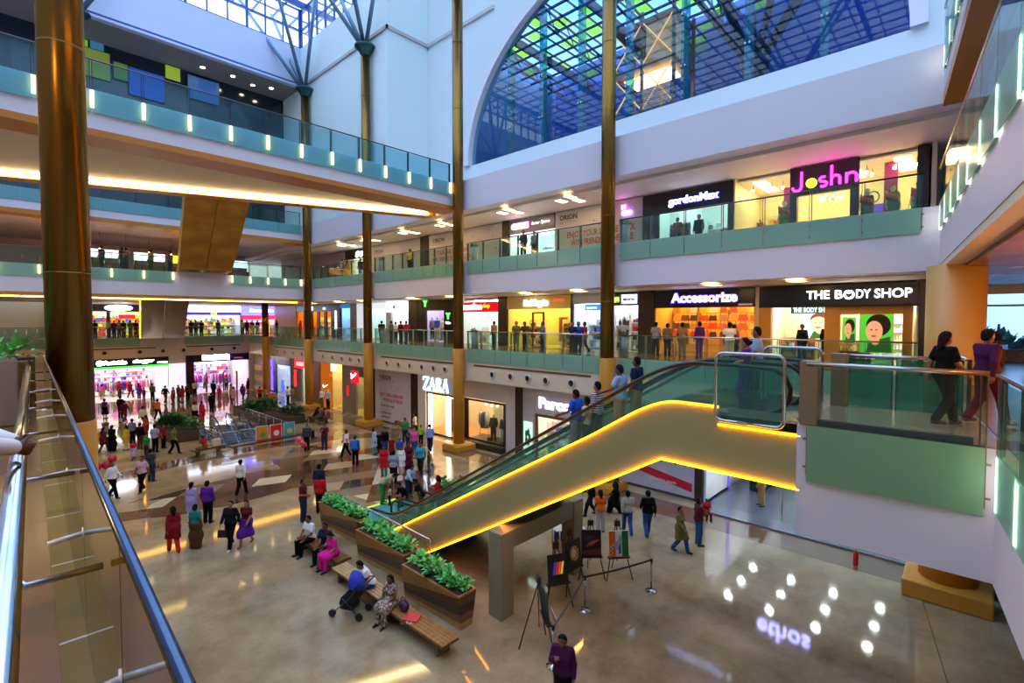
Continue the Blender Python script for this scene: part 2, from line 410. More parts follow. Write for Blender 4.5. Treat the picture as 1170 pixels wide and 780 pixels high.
# glowing cove strips: one along the bridge, one along the far gallery
def strip(name, label, p0, p1, wd, z, m, cat='cove light'):
    d = Vector((p1[0]-p0[0], p1[1]-p0[1], 0)); n = Vector((-d.y, d.x, 0)).normalized()*wd/2
    mb = MB(); mb.prism([(p0[0]+n.x,p0[1]+n.y),(p1[0]+n.x,p1[1]+n.y),(p1[0]-n.x,p1[1]-n.y),(p0[0]-n.x,p0[1]-n.y)], z-.05, z)
    o = mb.build(name, m); tag(o, label, cat); return o
strip('cove_light', 'long glowing warm cove strip under the wide bridge, nearest and brightest', (-14,back(-14)-1.08), (20.2,back(20.2)-1.08), .3, 15.06, glow('#ffe09a', 14.))
strip('cove_light', 'thin amber cove strip below the far second level gallery, over the far first level', (-14,YF+.9), (20.0,YF+.9), .14, 9.70, glow('#ffc04a', 12.))
strip('cove_light', 'glowing warm cove strip behind the wood edge of the far upper gallery', (-14,YF+1.7), (16.6,YF+1.7), .26, 15.06, glow('#ffd27a', 10.))

# outer walls
b = MB(); b.box(-16.2, -14, -.3, -16, 72, 38); struct('wall_left', b, M_WHITE)
b = MB(); b.box(-16, -14.2, -.3, 34, -14, 38); struct('wall_near', b, M_WHITE)
b = MB(); b.box(-16, 72, -.3, 34, 72.2, 16); struct('wall_far', b, M_CREAM)
# upper far side: glazed rear wall on level 3, soffit, white band, clerestory
ZB, ZC, ZT = 29.5, 33.1, 36.7
YW = 46.2; XW = 20.9
b = MB(); b.box(-16, YW, ZB, XW+.3, YW+.35, ZC); b.box(-16, YW-.12, ZB+.35, XW, YW, ZB+.55); b.box(-16, YW-.2, ZB-.02, XW, YW, ZB+.16); struct('wall_upper_far', b, mat('#c3cfe6', .6))
b = MB(); b.box(-16, YW-.04, ZB+.16, XW, YW, ZB+.35); struct('trim_2', b, mat('#3c62a8', .5))
b = MB(); b.box(-16, YW+.35, ZB, XW+.3, 50.4, ZB+.1); struct('ceiling_level_3_far', b, mat('#8d857f', .7))
# right upper wall with jog and ledge
YJ = 32.0; XA = 24.6
b = MB(); b.box(XW, YJ+.3, 16.8, XW+.35, 50.4, ZC); b.box(XW, YJ, 16.8, XA, YJ+.3, 40.5); struct('wall_upper_right', b, mat('#d8ebe8', .6))
b = MB(); b.box(XW-.14, YJ-.14, ZB-.12, XW, YW, ZB+.12); b.box(XW-.14, YJ-.14, ZB-.12, XA, YJ, ZB+.12); struct('trim_3', b, mat('#b9b2b0', .6))
# arched wall
AY, AZ, AA, AB_ = 14.6, 19.25, 12.5, 10.1
arc = [(AY+AA*math.cos(t), AZ+AB_*math.sin(t)) for t in [PI*k/64 for k in range(65)]]
b = MB()
Y0, Y1, ZTOP = -13., YJ, 40.5
for X_, flip in ((XA, 0), (XA+.5, 1)):
    vs = []; fs = []
    for (y, z) in arc: vs += [(X_, y, z), (X_, y, ZTOP)]
    for k in range(64): fs.append((2*k, 2*k+2, 2*k+3, 2*k+1))
    n = len(vs)
    vs += [(X_,AY+AA,AZ),(X_,AY+AA,ZTOP),(X_,Y1,ZTOP),(X_,Y1,AZ), (X_,AY-AA,AZ),(X_,AY-AA,ZTOP),(X_,Y0,ZTOP),(X_,Y0,AZ), (X_,Y1,16.8),(X_,Y0,16.8)]
    fs += [(n,n+1,n+2,n+3),(n+4,n+7,n+6,n+5),(n+3,n+8,n+9,n+7)]
    b.add(vs, fs)
vs = []; fs = []
for (y, z) in arc: vs += [(XA,y,z),(XA+.5,y,z)]
for k in range(64): fs.append((2*k,2*k+1,2*k+3,2*k+2))
b.add(vs, fs); b.quad((XA,AY-AA,AZ),(XA+.5,AY-AA,AZ),(XA+.5,AY+AA,AZ),(XA,AY+AA,AZ))
struct('wall_arch', b, mat('#d6e4e6', .6))
b = MB(); vs = []; fs = []
for (y, z) in arc:
    q = Vector((y-AY, (z-AZ)*1.05)); l = q.length; k = (l+.55)/l
    yo, zo = AY+(y-AY)*k, AZ+(z-AZ)*k
    vs += [(XA-.22,y,z),(XA-.22,yo,zo),(XA,yo,zo),(XA,y,z)]
for k in range(64):
    o = 4*k
    fs += [(o,o+1,o+5,o+4),(o+1,o+2,o+6,o+5),(o+3,o,o+4,o+7)]
b.add(vs, fs); struct('trim_arch', b, mat('#dfe3e8', .5))
b = MB(); b.box(XA-.14, YJ-30.8, ZB-.12, XA, 4.6, ZB+.12); b.box(XA-.14, 24.6, ZB-.12, XA, YJ, ZB+.12); struct('trim_4', b, mat('#c2c4c4', .6))

# clerestory windows and skylight
def clerestory(name, p0, axis, length, n):
    root = thing(name, None, None, p0, 0 if axis == 'x' else PI/2); tag(root, kind='structure')
    f = MB(); h = ZT-ZC
    for k in range(n+1):
        x = length*k/n; wd = .11 if k % 3 else .2
        f.box(x-wd/2, -.08, 0, x+wd/2, .08, h)
    for z in (0, h*.45, h-.15): f.box(0, -.07, z, length, .07, z+.13)
    fr = f.build('window_frame', M_BLUESTEEL, root)
    g = MB()
    g.quad((0,0,0),(length,0,0),(length,0,h),(0,0,h)); g.build('window_glass', glass('#eaf2ff', .1, '#ffffff', .02), root)
    return root
clerestory('window_1', (-15.6, YW+.15, ZC), 'x', 36.5, 24)
clerestory('window_2', (XW+.15, YJ+.3, ZC), 'y', 14.0, 9)
# skylight grid
rf = thing('ceiling_skylight', None, None, (0,0,ZT)); tag(rf, kind='structure')
f = MB()
for k in range(25): 
    x = -16+k*1.7
    f.box(x-.06, -14, 0, x+.06, 50, .16)
for k in range(34):
    y = -14+k*1.94
    f.box(-16, y-.05, .02, 24.8, y+.05, .14)
for k in range(7):
    y = -10+k*9.2
    f.box(-16, y-.15, -.5, 24.8, y+.15, 0)
f.build('skylight_frame', M_BLUESTEEL, rf)
g = MB(); g.quad((-16,-14,.18),(24.8,-14,.18),(24.8,50,.18),(-16,50,.18)); g.build('skylight_glass', glass('#dfeaff', .12, '#ffffff', .02), rf)

# window on the first level looking out to trees, right
wr = thing('window_3', None, None, (30.6, 0, L1)); tag(wr, kind='structure')
f = MB()
f.box(0,-13,0,.2,2.2,.55); f.box(0,-13,2.95,.2,2.2,3.45); f.box(-.02,-13,2.4,.22,2.2,2.5)
for y in (-8.5,-5.6,-2.7,.2,2.1): f.box(-.06,y-.16,.5,.24,y+.16,3.4)
f.build('window_frame', mat('#b7b9c0', .4), wr)
g = MB(); g.quad((.1,-13,.5),(.1,2.2,.5),(.1,2.2,3.0),(.1,-13,3.0)); g.build('window_glass', glass('#8cc0f2', .06, '#3f7fd0', .04), wr)
# level 3 rear: dark glazed shop wall that carries painted reflections
b = MB(); b.box(-16, 50.2, 16.6, XW, 50.4, ZB); struct('wall_level_3_far', b, mat('#1b2a35', .12, spec=.8))
# ------------------------------------------------------------------ railings
def railing(label, p0, p1, zf, n, group=None, low=.82, high=1.08, glass_m=None, frost=None, lamps=0, rail_m=None, post_m=None, rail_r=.032, lamp_m=None, side=1, lamp_len=.55, lamp_y=.09, posts=True):
    p0 = Vector((p0[0],p0[1],0)); p1 = Vector((p1[0],p1[1],0)); d = p1-p0; Ln = d.length
    root = thing('glass_railing', label, 'railing', (p0.x,p0.y,zf), math.atan2(d.y,d.x), group)
    gm, fm = glass_m or M_GLASS, frost or M_FROST
    MB().tube([(0,0,high),(Ln,0,high)], rail_r, 10).build('handrail', rail_m or M_DARKSTEEL, root, smooth=True)
    st = Ln/n; g = .02
    pm = MB(); pm.box(g,-.008,.0,st-g,.008,high-.06); pme = pm.mesh('glass_panel', gm)
    fq = MB(); fq.box(g,-.008,-low,st-g,.008,-.002); fme = fq.mesh('frosted_panel', fm)
    po = MB(); po.box(-.045,-.03,-low*.9,-.025,.03,high); po.box(.025,-.03,-low*.9,.045,.03,high)
    for z in (-low*.25, -low*.75): po.box(-.1,-.015,z-.015,.1,.02,z+.015)
    pom = po.mesh('post', post_m or M_DARKSTEEL)
    lm = MB(); lm.box(-.05,-.02,-lamp_len-.06,.05,.02,-.06); lme = lm.mesh('post_lamp', lamp_m or M_LAMP)
    for k in range(n):
        obj('glass_panel', pme, root, (k*st,0,0)); obj('frosted_panel', fme, root, (k*st,0,0))
    if posts:
        for k in range(n+1):
            x = min(max(k*st, .05), Ln-.05)
            obj('post', pom, root, (x,.05*side,0))
            if lamps and 0 <= k <= n:
                obj('post_lamp', lme, root, (x, -lamp_y*side, 0))
    return root
# long shop side: one run per bay between the columns
CY_ = [12.83, 23.6, 34.2, 44.4, 54.3]
bays = [(1.35, 12.4), (13.25, 23.2), (24.0, 33.8), (34.6, 44.0), (44.85, 54.0), (54.7, 59.9)]
names = ['in front of the shop with the white capital letters', 'in front of the pale yellow shoe shop', 'in front of the black clothing shop', 'in the third bay from the corner pillar', 'in the bay beside the far corner', 'shortest run at the far corner']
for (a, c), nm in zip(bays, names):
    railing('first level glass railing ' + nm, (XS-.05, c), (XS-.05, a), L1, max(4, round((c-a)/1.3)), 'first level railings along the shops', rail_m=M_STEEL, post_m=mat('#a39c8e', .35, .5))
names2 = ['below the pink neon sari shop and the white glowing sign', 'below the small pink and white shop sign', 'below the red worded hoarding', 'below the white kiosk', 'at the far corner of the long side', None]
for (a, c), nm in list(zip(bays, names2))[:5]:
    c2 = min(c, 44.7)
    if c2 <= a: continue
    railing('second level glass railing ' + nm, (XS-.05, c2), (XS-.05, a), L2, max(2, round((c2-a)/(1.5 if a < 14 else 1.3))), 'second level railings along the shops', frost=M_FROST)
# far side
railing('first level glass railing of the far gallery left of the shiny escalator', (-14, YF1-.05), (10.7, YF1-.05), L1, 16, rail_m=M_STEEL)
railing('first level glass railing of the far gallery right of the shiny escalator', (14.5, YF1-.05), (XS-.6, YF1-.05), L1, 5, rail_m=M_STEEL)
railing('second level lamp lit glass railing of the far gallery, left of the tilted wooden escalator', (-14, YF-.05), (10.2, YF-.05), L2, 13, lamps=1)
railing('second level lamp lit glass railing of the far gallery, right of the tilted wooden escalator', (14.2, YF-.05), (XS-.8, YF-.05), L2, 4, lamps=1)
railing('third level glass railing of the far gallery seen under the bridge', (-14, YF-.05), (XS-.8, YF-.05), L3, 17, frost=M_FROSTBLUE, lamps=0)
# near edge of the bridge
railing('third level bridge railing with warm lamps below its paired posts', (-14, YB-.1), (XS-.75, YB-.1), L3, 22, frost=M_FROSTBLUE, glass_m=glass('#d4eef2', .03, '#7fb5c0', .02, .02, .5), lamps=1, lamp_len=.62)
# right-hand side galleries
def er(x): return (x, edge_right(x)+.05)
rw = dict(glass_m=glass('#d9efe8', .03, '#9fc0b5', .02, .02, .6), side=-1, rail_m=M_STEEL)
LTUBE = glow('#fff4e0', 7.)
railing('second level railing of the side gallery with upright white light tubes, above the wood soffit', er(4.0), er(20.4), L2, 10, lamps=1, lamp_m=LTUBE, lamp_len=.75, lamp_y=-.02, **rw)
railing('third level railing of the side gallery at the top edge of the view', er(4.0), er(20.4), L3, 10, lamps=1, lamp_m=LTUBE, lamp_len=.6, lamp_y=-.02, **rw)
railing('first level railing with upright white light tubes beside the landing bridge, closest', er(1.6), er(9.6), L1, 6, lamps=1, lamp_m=LTUBE, lamp_len=.75, lamp_y=-.02, **rw)
railing('first level railing from the landing bridge to the round corner pillar', er(13.0), er(18.7), L1, 4, lamps=0, **rw)
# landing bridge railings
railing('landing bridge railing with wide frosted green panel, near side', (LX0-.06, 2.15), (LX0-.06, edge_right(LX0)+.1), L1, 1, low=1.0, rail_m=M_STEEL, glass_m=glass('#e6f2ee', .02, '#9fc0b5', .015, .02, .4), frost=glass('#a8d8b8', .85, '#a6cfa6', .03, .15, .4), rail_r=.04, post_m=mat('#8a7c62', .3, .8))
railing('landing bridge railing on the far side, behind the walking woman', (LX1+.04, edge_right(LX1)+.1), (LX1+.04, 2.25), L1, 2, rail_m=M_STEEL, glass_m=glass('#a0d8ca', .2, '#4fb09c', .03, .02, .5), rail_r=.04)

# gallery underfoot: frameless glass balustrade with bars, patch fittings and inner pipe handrail
x0, y0, x1, y1 = edge_left(-1.2), -1.2, edge_left(13.6), 13.6
d = Vector((x1-x0, y1-y0, 0)); Ln = d.length
cop = thing('floor_coping', 'olive gold coping strip at the foot of the tinted glass balustrade', 'coping', (x0, y0, L1+.002), math.atan2(d.y, d.x))
for k in range(12):
    MB().box(k*Ln/12,-.2,0,(k+1)*Ln/12-.02,.07,.035).build('coping_slab', mat('#7f6a26', .3, .2, noise=.1, scale=2), cop); MB().box((k+1)*Ln/12-.02,-.2,0,(k+1)*Ln/12,.07,.037).build('joint_strip', mat('#d4d6d8', .3, .4), cop)
root = thing('glass_balustrade', 'olive tinted glass balustrade with steel top rail beside the photographer', 'railing', (x0+.058, y0, L1), math.atan2(d.y, d.x))
MB().tube([(0,0,1.14),(Ln,0,1.14)], .015, 12).build('top_rail', mat('#4c5a70', .2, 1.), root, smooth=True)
npan = 9; st = Ln/npan
GP = glass('#cdb868', .4, '#94791c', .05, .02, .8)
pm = MB(); pm.box(.012,-.008,.042,st-.012,.008,1.1); pme = pm.mesh('glass_panel', GP)
fm_ = MB(); fm_.box(-.02,-.025,.05,.02,-.008,1.1); fme = fm_.mesh('post', M_DARKSTEEL)
br = MB(); br.tube([(0,-.03,.62),(0,.16,.60)], .014, 8); br.tube([(0,-.012,.62),(0,.012,.62)], .03, 10); brm = br.mesh('bracket', mat('#dcdde0', .35, .3), True)
cl = MB(); cl.box(.02,-.016,.33,st*.75,.016,.352); clm = cl.mesh('glass_clamp_bar', mat('#dcdde0', .35, .3))
for k in range(npan):
    obj('glass_panel', pme, root, (k*st,0,0)); obj('post', fme, root, (k*st,0,0)); obj('bracket', brm, root, (k*st+.06,0,0))
h = MB()
h.tube([(0,.31,.94),(Ln,.23,.94)], .045, 14); h.build('pipe_handrail', mat('#c4c6ca', .15, 1.), root, smooth=True)
s = MB(); s.tube([(.4,.02,.9),(.4,.24,.9),(.4,.26,.92)], .014, 8); sm_ = s.mesh('handrail_stay', M_STEEL, True)
for k in range(npan): obj('handrail_stay', sm_, root, (k*st,0,0))
railing('short glass railing at the end of the gallery by the planted tub', (-4, 13.75), (.75, 13.75), L1, 3, glass_m=GP)

# ------------------------------------------------------------------ columns
def column(x, y, label, r=.33, top=28.0, base_top=L1, ped=.75, struts=(), metal=M_BRONZE, pedh=.42, kind_base=M_OCHRE):
    root = thing('column', label, 'column', (x, y, 0), 0, 'tall atrium columns')
    MB().lathe([(r+.02,pedh),(r+.02,base_top-.03),(r,base_top)], n=28).build('base_shaft', kind_base, root, smooth=True)
    sh = MB(); sh.lathe([(r,base_top),(r,top)], n=32)
    for z in range(9, int(top), 4): sh.lathe([(r+.006,z),(r+.006,z+.03)], n=32)
    sh.build('metal_shaft', metal, root, smooth=True)
    p = MB(); p.box(-ped,-ped,0,ped,ped,pedh-.06); p.box(-ped+.08,-ped+.08,pedh-.06,ped-.08,ped-.08,pedh); p.build('pedestal', M_OCHRE, root, bevel=.03)
    if top < 30:
        c = MB(); c.lathe([(r,top),(r+.1,top+.25),(r+.35,top+.55),(r+.45,top+.6),(r+.45,top+.72),(r*.6,top+.8)], n=28); c.build('capital', mat('#2f5a5a', .35, .7), root, smooth=True)
        for (dx, dy, dz) in struts:
            MB().tube([(dx*.04,dy*.04,top+.7),(dx,dy,top+dz)], .15, 12).build('strut', M_STRUT, root, smooth=True)
    return root
ST = [(-4.5,3.5,8.6),(-4.5,-3.5,8.6),(-1.0,4.5,8.6),(-.8,-4.5,8.6)]
where = ['in front of the handbag shop', 'at the end of the bridge above the serif fashion sign', 'between the leaping cat shop and the white hoarding', 'by the orange sportswear shop', 'at the far corner beside the purple lit shop']
for y, wn_ in zip(CY_, where):
    column(20.4, y, 'tall bronze column, ochre foot, ' + wn_, struts=ST if y < 50 else (), top=28.0 if y < 50 else 9.7)
column(4.95, 44.5, 'tall bronze column with ochre foot behind the near column, at the far crowd', struts=[(4,3,8.6),(4.5,-3,8.6),(-4,2,8.6)])
column(1.12, 12.06, 'widest bronze column, beside the end of the olive glass balustrade', struts=ST, r=.33)
# round corner pillar, painted
root = thing('pillar', 'stout round ochre pillar at the corner by the cosmetics shop', 'pillar', (19.5, .45, 0))
MB().lathe([(.68,.5),(.68,4.4)], n=36).build('lower_shaft', M_OCHRE, root, smooth=True)
MB().lathe([(.68,4.4),(.68,9.75)], n=36).build('upper_shaft', mat('#c79a52', .45), root, smooth=True)
p = MB(); p.box(-1.0,-1.0,0,1.0,1.0,.5); p.build('pedestal', M_OCHRE, root, bevel=.04)
# ------------------------------------------------------------------ shop walls behind and between the shopfronts
b = MB(); b.box(27.6, 1.3, 0, 27.8, 66, 4.3); b.box(30.2, -13.5, 0, 30.4, 1.4, 4.3); struct('wall_ground_shops', b, M_CREAM)
b = MB(); b.box(30.4, 1.5, L1, 30.55, 66, 9.74); b.box(24.95, 1.42, L1, 30.4, 1.55, 9.74); struct('wall_level_1_shops', b, M_CREAM)
b = MB(); b.box(30.4, -13, L2, 30.55, 66, 14.95); b.box(24.5, 1.2, L2, 30.4, 1.35, 14.9); b.box(24.9, -13, 14.9, 30.5, 66, 15.1); struct('wall_level_2_shops', b, M_CREAM)
b = MB(); b.box(-16, 68.5, L1, 34, 68.7, 9.9); struct('wall_level_1_far', b, M_CREAM)
b = MB(); b.box(-16, 60.8, L2, XS, 61, 15.2); struct('wall_level_2_far', b, mat('#a88f8c', .6))
b = MB(); b.box(33.8, -14, -.3, 34, 72, 4.3); b.box(33.8,-14,9.7,34,72,16.3); struct('wall_right', b, M_WHITE)

PIER = mat('#3a2a20', .25, noise=.25, scale=2.5)
def pier(label, loc, rz, wd, h, m=PIER, dep=.5):
    o = MB().box(0, 0, 0, wd, dep, h).build('pier', m, None, bevel=.015); o.location = loc; o.rotation_euler[2] = rz
    tag(o, label, 'pier'); return o

class Shop:
    """one shop unit; local x runs left to right as seen from the concourse, y goes inside"""
    def __init__(s, name, label, cat, loc, rz, w, h, depth=3.2, wall='#f2ead8', floor='#cbb894', light='#fff3dc', power=7., ceil=None):
        s.w, s.h, s.d = w, h, depth
        s.root = thing(name, label, cat, loc, rz)
        s.M = Matrix.Translation(loc) @ Matrix.Rotation(rz, 4, 'Z'); s.rz = rz
        s.shell = tag(thing('floor_shop', None, None, loc, rz), kind='structure')
        MB().box(.05, .02, 0, w-.05, depth, .02).build('shop_floor', mat(floor, .2), s.shell)
        b = MB(); b.box(.05, depth-.1, 0, w-.05, depth, h); b.build('back_wall', mat(wall, .6), s.shell)
        for x in (0, w-.06): MB().box(x, .02, 0, x+.06, depth, h).build('side_wall', mat(wall, .6), s.shell)
        MB().box(.05, .3, h-.14, w-.05, depth, h-.06).build('shop_ceiling', mat(ceil or '#efe9dd', .6), s.shell)
        if power:
            nl = max(2, int(w/1.6))
            lm = MB().box(0, 0, 0, .5, depth*.62, .02).mesh('light_panel', glow(light, power))
            for k in range(nl): obj('light_panel', lm, s.shell, ((k+.5)*w/nl-.25, depth*.2, h-.17))
    def board(s, x0, x1, z0, z1, color, y=-.06, th=.2, rough=.25, emit=0, name='sign_board'):
        m = glow(color, emit) if emit else mat(color, rough)
        return MB().box(x0, y, z0, x1, y+th, z1).build(name, m, s.root, bevel=.01)
    def box(s, name, x0, y0, z0, x1, y1, z1, m, bevel=0):
        return MB().box(x0,y0,z0,x1,y1,z1).build(name, m, s.root, bevel=bevel)
    def text(s, txt, x, z, size, color, emit=6., y=-.09, width=None, bold=0., name='lettering', shear=0., spacing=1., rot=0.):
        m = glow(color, emit*.45) if emit else mat(color, .4)
        me = text_mesh(txt, size, m, .05, bold, width=width, shear=shear, spacing=spacing)
        if rot: me.transform(Matrix.Rotation(rot, 4, 'Y'))
        return obj(name, me, s.root, (x, y, z))
    def glass(s, x0, x1, z0, z1, y=.0, m=None):
        return MB().box(x0, y, z0, x1, y+.015, z1).build('shop_window', m or glass('#f4fbf8', .015, '#ffffff', .02, .02, .6), s.root)
    def frame(s, x0, x1, z0, z1, color='#1c1714', wd=.07, y=-.04, name='window_frame'):
        b = MB(); b.box(x0,y,z0,x0+wd,y+.1,z1); b.box(x1-wd,y,z0,x1,y+.1,z1); b.box(x0+wd,y,z1-wd,x1-wd,y+.1,z1); b.box(x0+wd,y,z0,x1-wd,y+.1,z0+wd*.8)
        return b.build(name, mat(color, .3), s.root)
    def P(s, x, y, z=0): return s.M @ Vector((x, y, z if z else .024))
def shopX(name, label, X, yhi, ylo, zf, h, **k):
    return Shop(name, label, 'shop', Vector((X, yhi, zf)), -PI/2, yhi-ylo, h, **k)

# --- goods (all free-standing things)
rnd = random.Random(11)
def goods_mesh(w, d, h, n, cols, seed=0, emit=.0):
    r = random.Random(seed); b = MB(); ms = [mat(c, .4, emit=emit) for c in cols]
    x = 0.0; st = w/n
    for k in range(n):
        bw = st*r.uniform(.55,.92); bh = h*r.uniform(.45,1); bd = d*r.uniform(.5,.9); mi = r.randrange(len(cols))
        if r.random() < .35: b.lathe([(bw*.42,0),(bw*.42,bh*.7),(bw*.16,bh*.82),(bw*.16,bh)], (x+st/2, d*.5, 0), 10, mi)
        else: b.box(x+(st-bw)/2, (d-bd)/2, 0, x+(st+bw)/2, (d+bd)/2, bh, mi)
        x += st
    return b, ms
def shelf(label, sh, x, y, w, h, cols, nsh=4, d=.4, body='#f4f1ea', seed=1, n=9, group=None, emit=0., rz=0, cat='shelf', name='display_shelf'):
    t = thing(name, label, cat, sh.P(x, y), sh.rz+rz, group)
    b = MB(); b.box(0,0,0,.04,d,h); b.box(w-.04,0,0,w,d,h); b.box(.04,d-.03,0,w-.04,d,h); b.build('carcass', mat(body, .4), t)
    for k in range(nsh):
        z = .12+k*(h-.2)/nsh
        MB().box(.04,0,z-.03,w-.04,d-.03,z).build('shelf_board', mat(body, .4), t)
        g, ms = goods_mesh(w-.12, d-.08, (h-.2)/nsh*.75, n, cols, seed*10+k, emit)
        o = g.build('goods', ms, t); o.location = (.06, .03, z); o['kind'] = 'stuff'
    return t
def clothes_rail(label, sh, x, y, w, cols, h=1.5, n=10, seed=3, group=None):
    t = thing('clothes_rail', label, 'clothes rail', sh.P(x, y), sh.rz, group)
    b = MB(); b.tube([(0,0,0),(0,0,h),(w,0,h),(w,0,0)], .018, 8); b.build('rail_frame', M_STEEL, t, smooth=True)
    r = random.Random(seed); st = w/n; ms = [mat(c, .8) for c in cols]
    me = []
    for k in range(3):
        g = MB(); L_ = .75+.15*k
        g.tube([(0,0,0),(0,0,-.02),(0,0,-.16),(0,0,-L_)], .2, 10, radii=[.03,.12,.2,.22]); mm = g.mesh('garment', ms[0], True)
        mm.transform(Matrix.Diagonal((.22,1,1,1))); me.append(mm)
    for k in range(n):
        o = obj('garment', me[r.randrange(3)], t, ((k+.5)*st, 0, h-.03)); o.material_slots[0].link = 'OBJECT'; o.material_slots[0].material = ms[r.randrange(len(ms))]
    return t
def poster(label, loc, rz, w, h, draw, cat='poster', name='poster', frame='#e8e8e8'):
    t = thing(name, label, cat, loc, rz)
    MB().box(-w/2,-.02,0,w/2,.02,h).build('board', mat(frame, .4), t)
    draw(t, w, h); return t
def disc(t, name, x, z, rx, rz_, m, y=-.025, n=24, a0=0, a1=2*PI):
    v = [(x+rx*math.cos(a0+(a1-a0)*k/n), y, z+rz_*math.sin(a0+(a1-a0)*k/n)) for k in range(n + (0 if abs(a1-a0-2*PI)<1e-3 else 1))]
    v2 = [(p[0], y+.004, p[2]) for p in v]; k = len(v)
    return MB().add(v+v2, [list(range(k)), list(range(k,2*k))[::-1]]+[(i,i+k,(i+1)%k+k,(i+1)%k) for i in range(k)]).build(name, m, t)
def poly(t, name, pts, m, y=-.025):
    v = [(p[0], y, p[1]) for p in pts]; k = len(v); v2 = [(p[0], y+.004, p[1]) for p in pts]
    return MB().add(v+v2, [list(range(k)), list(range(k,2*k))[::-1]]+[(i,i+k,(i+1)%k+k,(i+1)%k) for i in range(k)]).build(name, m, t)
def face_ad(bg='#3fae2a', hair='#1c120e', skin='#d99a72', tilt=.25):
    def f(t, w, h):
        poly(t, 'print', [(-w/2+.03,.03),(w/2-.03,.03),(w/2-.03,h-.03),(-w/2+.03,h-.03)], mat(bg, .4, emit=.6), -.022)
        disc(t, 'printed_hair', .06*w, h*.66, w*.36, h*.26, mat(hair, .5, emit=.2), -.026)
        poly(t, 'printed_shoulder', [(-w*.3,.04),(w*.45,.04),(w*.4,h*.4),(0,h*.3),(-w*.2,h*.26)], mat('#2c6a2a', .5, emit=.2), -.027)
        disc(t, 'printed_neck', -.02*w, h*.3, w*.12, h*.12, mat(skin, .5, emit=.4), -.028, 16); disc(t, 'printed_face', -.06*w, h*.52, w*.25, h*.24, mat(skin, .5, emit=.5), -.029)
        for dx in (-.14, .0): disc(t, 'printed_eye', dx*w, h*.55, w*.035, h*.014, mat('#1a0f0c', .5), -.031, 10)
        disc(t, 'printed_smile', -.07*w, h*.4, w*.08, h*.025, mat('#c2434a', .5, emit=.3), -.031, 12)
    return f

# ============================================================ FIRST LEVEL, long side (front plane 24.5)
X1 = 24.5; H1 = 3.36
s = shopX('cosmetics_shop', 'brightly lit cosmetics shop under black fascia with white letters THE BODY SHOP', X1, 7.3, 1.62, L1, H1, wall='#fff6dc', floor='#d8b988', light='#fff4d8', power=12., depth=4.2)
BODY = s
s.board(0, s.w, 2.42, 3.3, '#07100f'); s.box('fascia_underside', 0, -.05, 2.36, s.w, .3, 2.42, mat('#0a1211', .4))
xa_, xb_ = 7.3-yx(921, X1), 7.3-yx(1042, X1)
for tx_, p0_, p1_ in (('THE', 921.8, 947.8), ('B', 953.6, 962.0), ('DY', 977.5, 994.0), ('SHOP', 998.5, 1041.5)):
    a_, c_ = 7.3-yx(p0_, X1), 7.3-yx(p1_, X1); s.text(tx_, (a_+c_)/2, 2.86, .5, '#ffffff', 5., width=c_-a_, bold=.006)
ox = 7.3-yx(969.8, X1)
ring = MB(); v = []
for k in range(22):
    a = PI/2+.35+(2*PI-.7)*k/21
    v.append((ox+.15*math.cos(a), -.1, 2.86+.155*math.sin(a)))
ring.tube(v, .035, 8); ring.tube([(ox,-.1,2.9),(ox,-.1,2.98),(ox-.05,-.1,3.02)], .035, 8); ring.build('emblem_ring', glow('#ffffff', 7.), s.root)
s.box('pilaster', 0.0, -.05, 0, .5, .3, 2.36, mat('#c8902c', .4)); s.box('pilaster', 2.55, .2, 0, 3.1, .5, 2.36, mat('#d79a2a', .4)); s.box('pilaster', 5.2, .2, 0, 5.5, .5, 2.36, mat('#d79a2a', .4)); s.box('header_panel', 2.55, .25, 2.05, 5.5, .45, 2.36, mat('#e0a83a', .4))
s.text('THE BODY SHOP', 1.95, 2.25, .3, '#e8fff0', 3., y=.8, width=1.5)
s.box('hanging_sign', 1.1, .85, 2.1, 2.8, .9, 2.4, mat('#0d5a38', .4, emit=.3))
GOOD = ['#e9e4da','#d33c4a','#2e8f4f','#f2c14e','#7a4a2c','#f4f4f4','#cf6f9a','#4a90c2']
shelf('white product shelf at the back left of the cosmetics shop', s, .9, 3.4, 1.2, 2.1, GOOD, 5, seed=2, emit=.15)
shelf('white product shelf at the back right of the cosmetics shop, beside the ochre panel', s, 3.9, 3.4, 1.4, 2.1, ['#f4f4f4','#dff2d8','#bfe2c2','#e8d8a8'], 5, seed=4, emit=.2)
shelf('low wooden counter with small bottles at the left of the cosmetics shop', s, .65, 1.0, 1.4, .95, GOOD, 2, d=.6, body='#c98d36', seed=5, cat='counter', name='shop_counter')
shelf('low wooden counter with yellow bottles in the middle of the cosmetics shop', s, 2.9, .9, 1.2, .9, ['#d8c23a','#e8e4d0','#b7922c'], 2, d=.6, body='#b5792c', seed=6, cat='counter', name='shop_counter')
poster('large green poster of a smiling long haired woman in the cosmetics shop', s.P(4.3, .75, .45), s.rz, 1.15, 1.75, face_ad())
poster('narrow green poster of a woman beside the larger green one', s.P(3.35, .8, .8), s.rz, .5, 1.15, face_ad('#46b52f'))
poster('pale poster of a woman with wavy auburn hair in the cosmetics shop', s.P(1.95, 2.6, .9), s.rz, 1.5, 1.4, face_ad('#bcd4e4', '#6b3a35', '#e0b39a'))
pier('slim cream post between the handbag shop and the cosmetics shop', (X1-.05, 7.46, L1), -PI/2, .15, H1, mat('#cfc4b4', .4), .3)
pier('dark brown pier at the corner end of the cosmetics shop', (X1-.1, 1.6, L1), -PI/2, .35, H1, dep=.4)

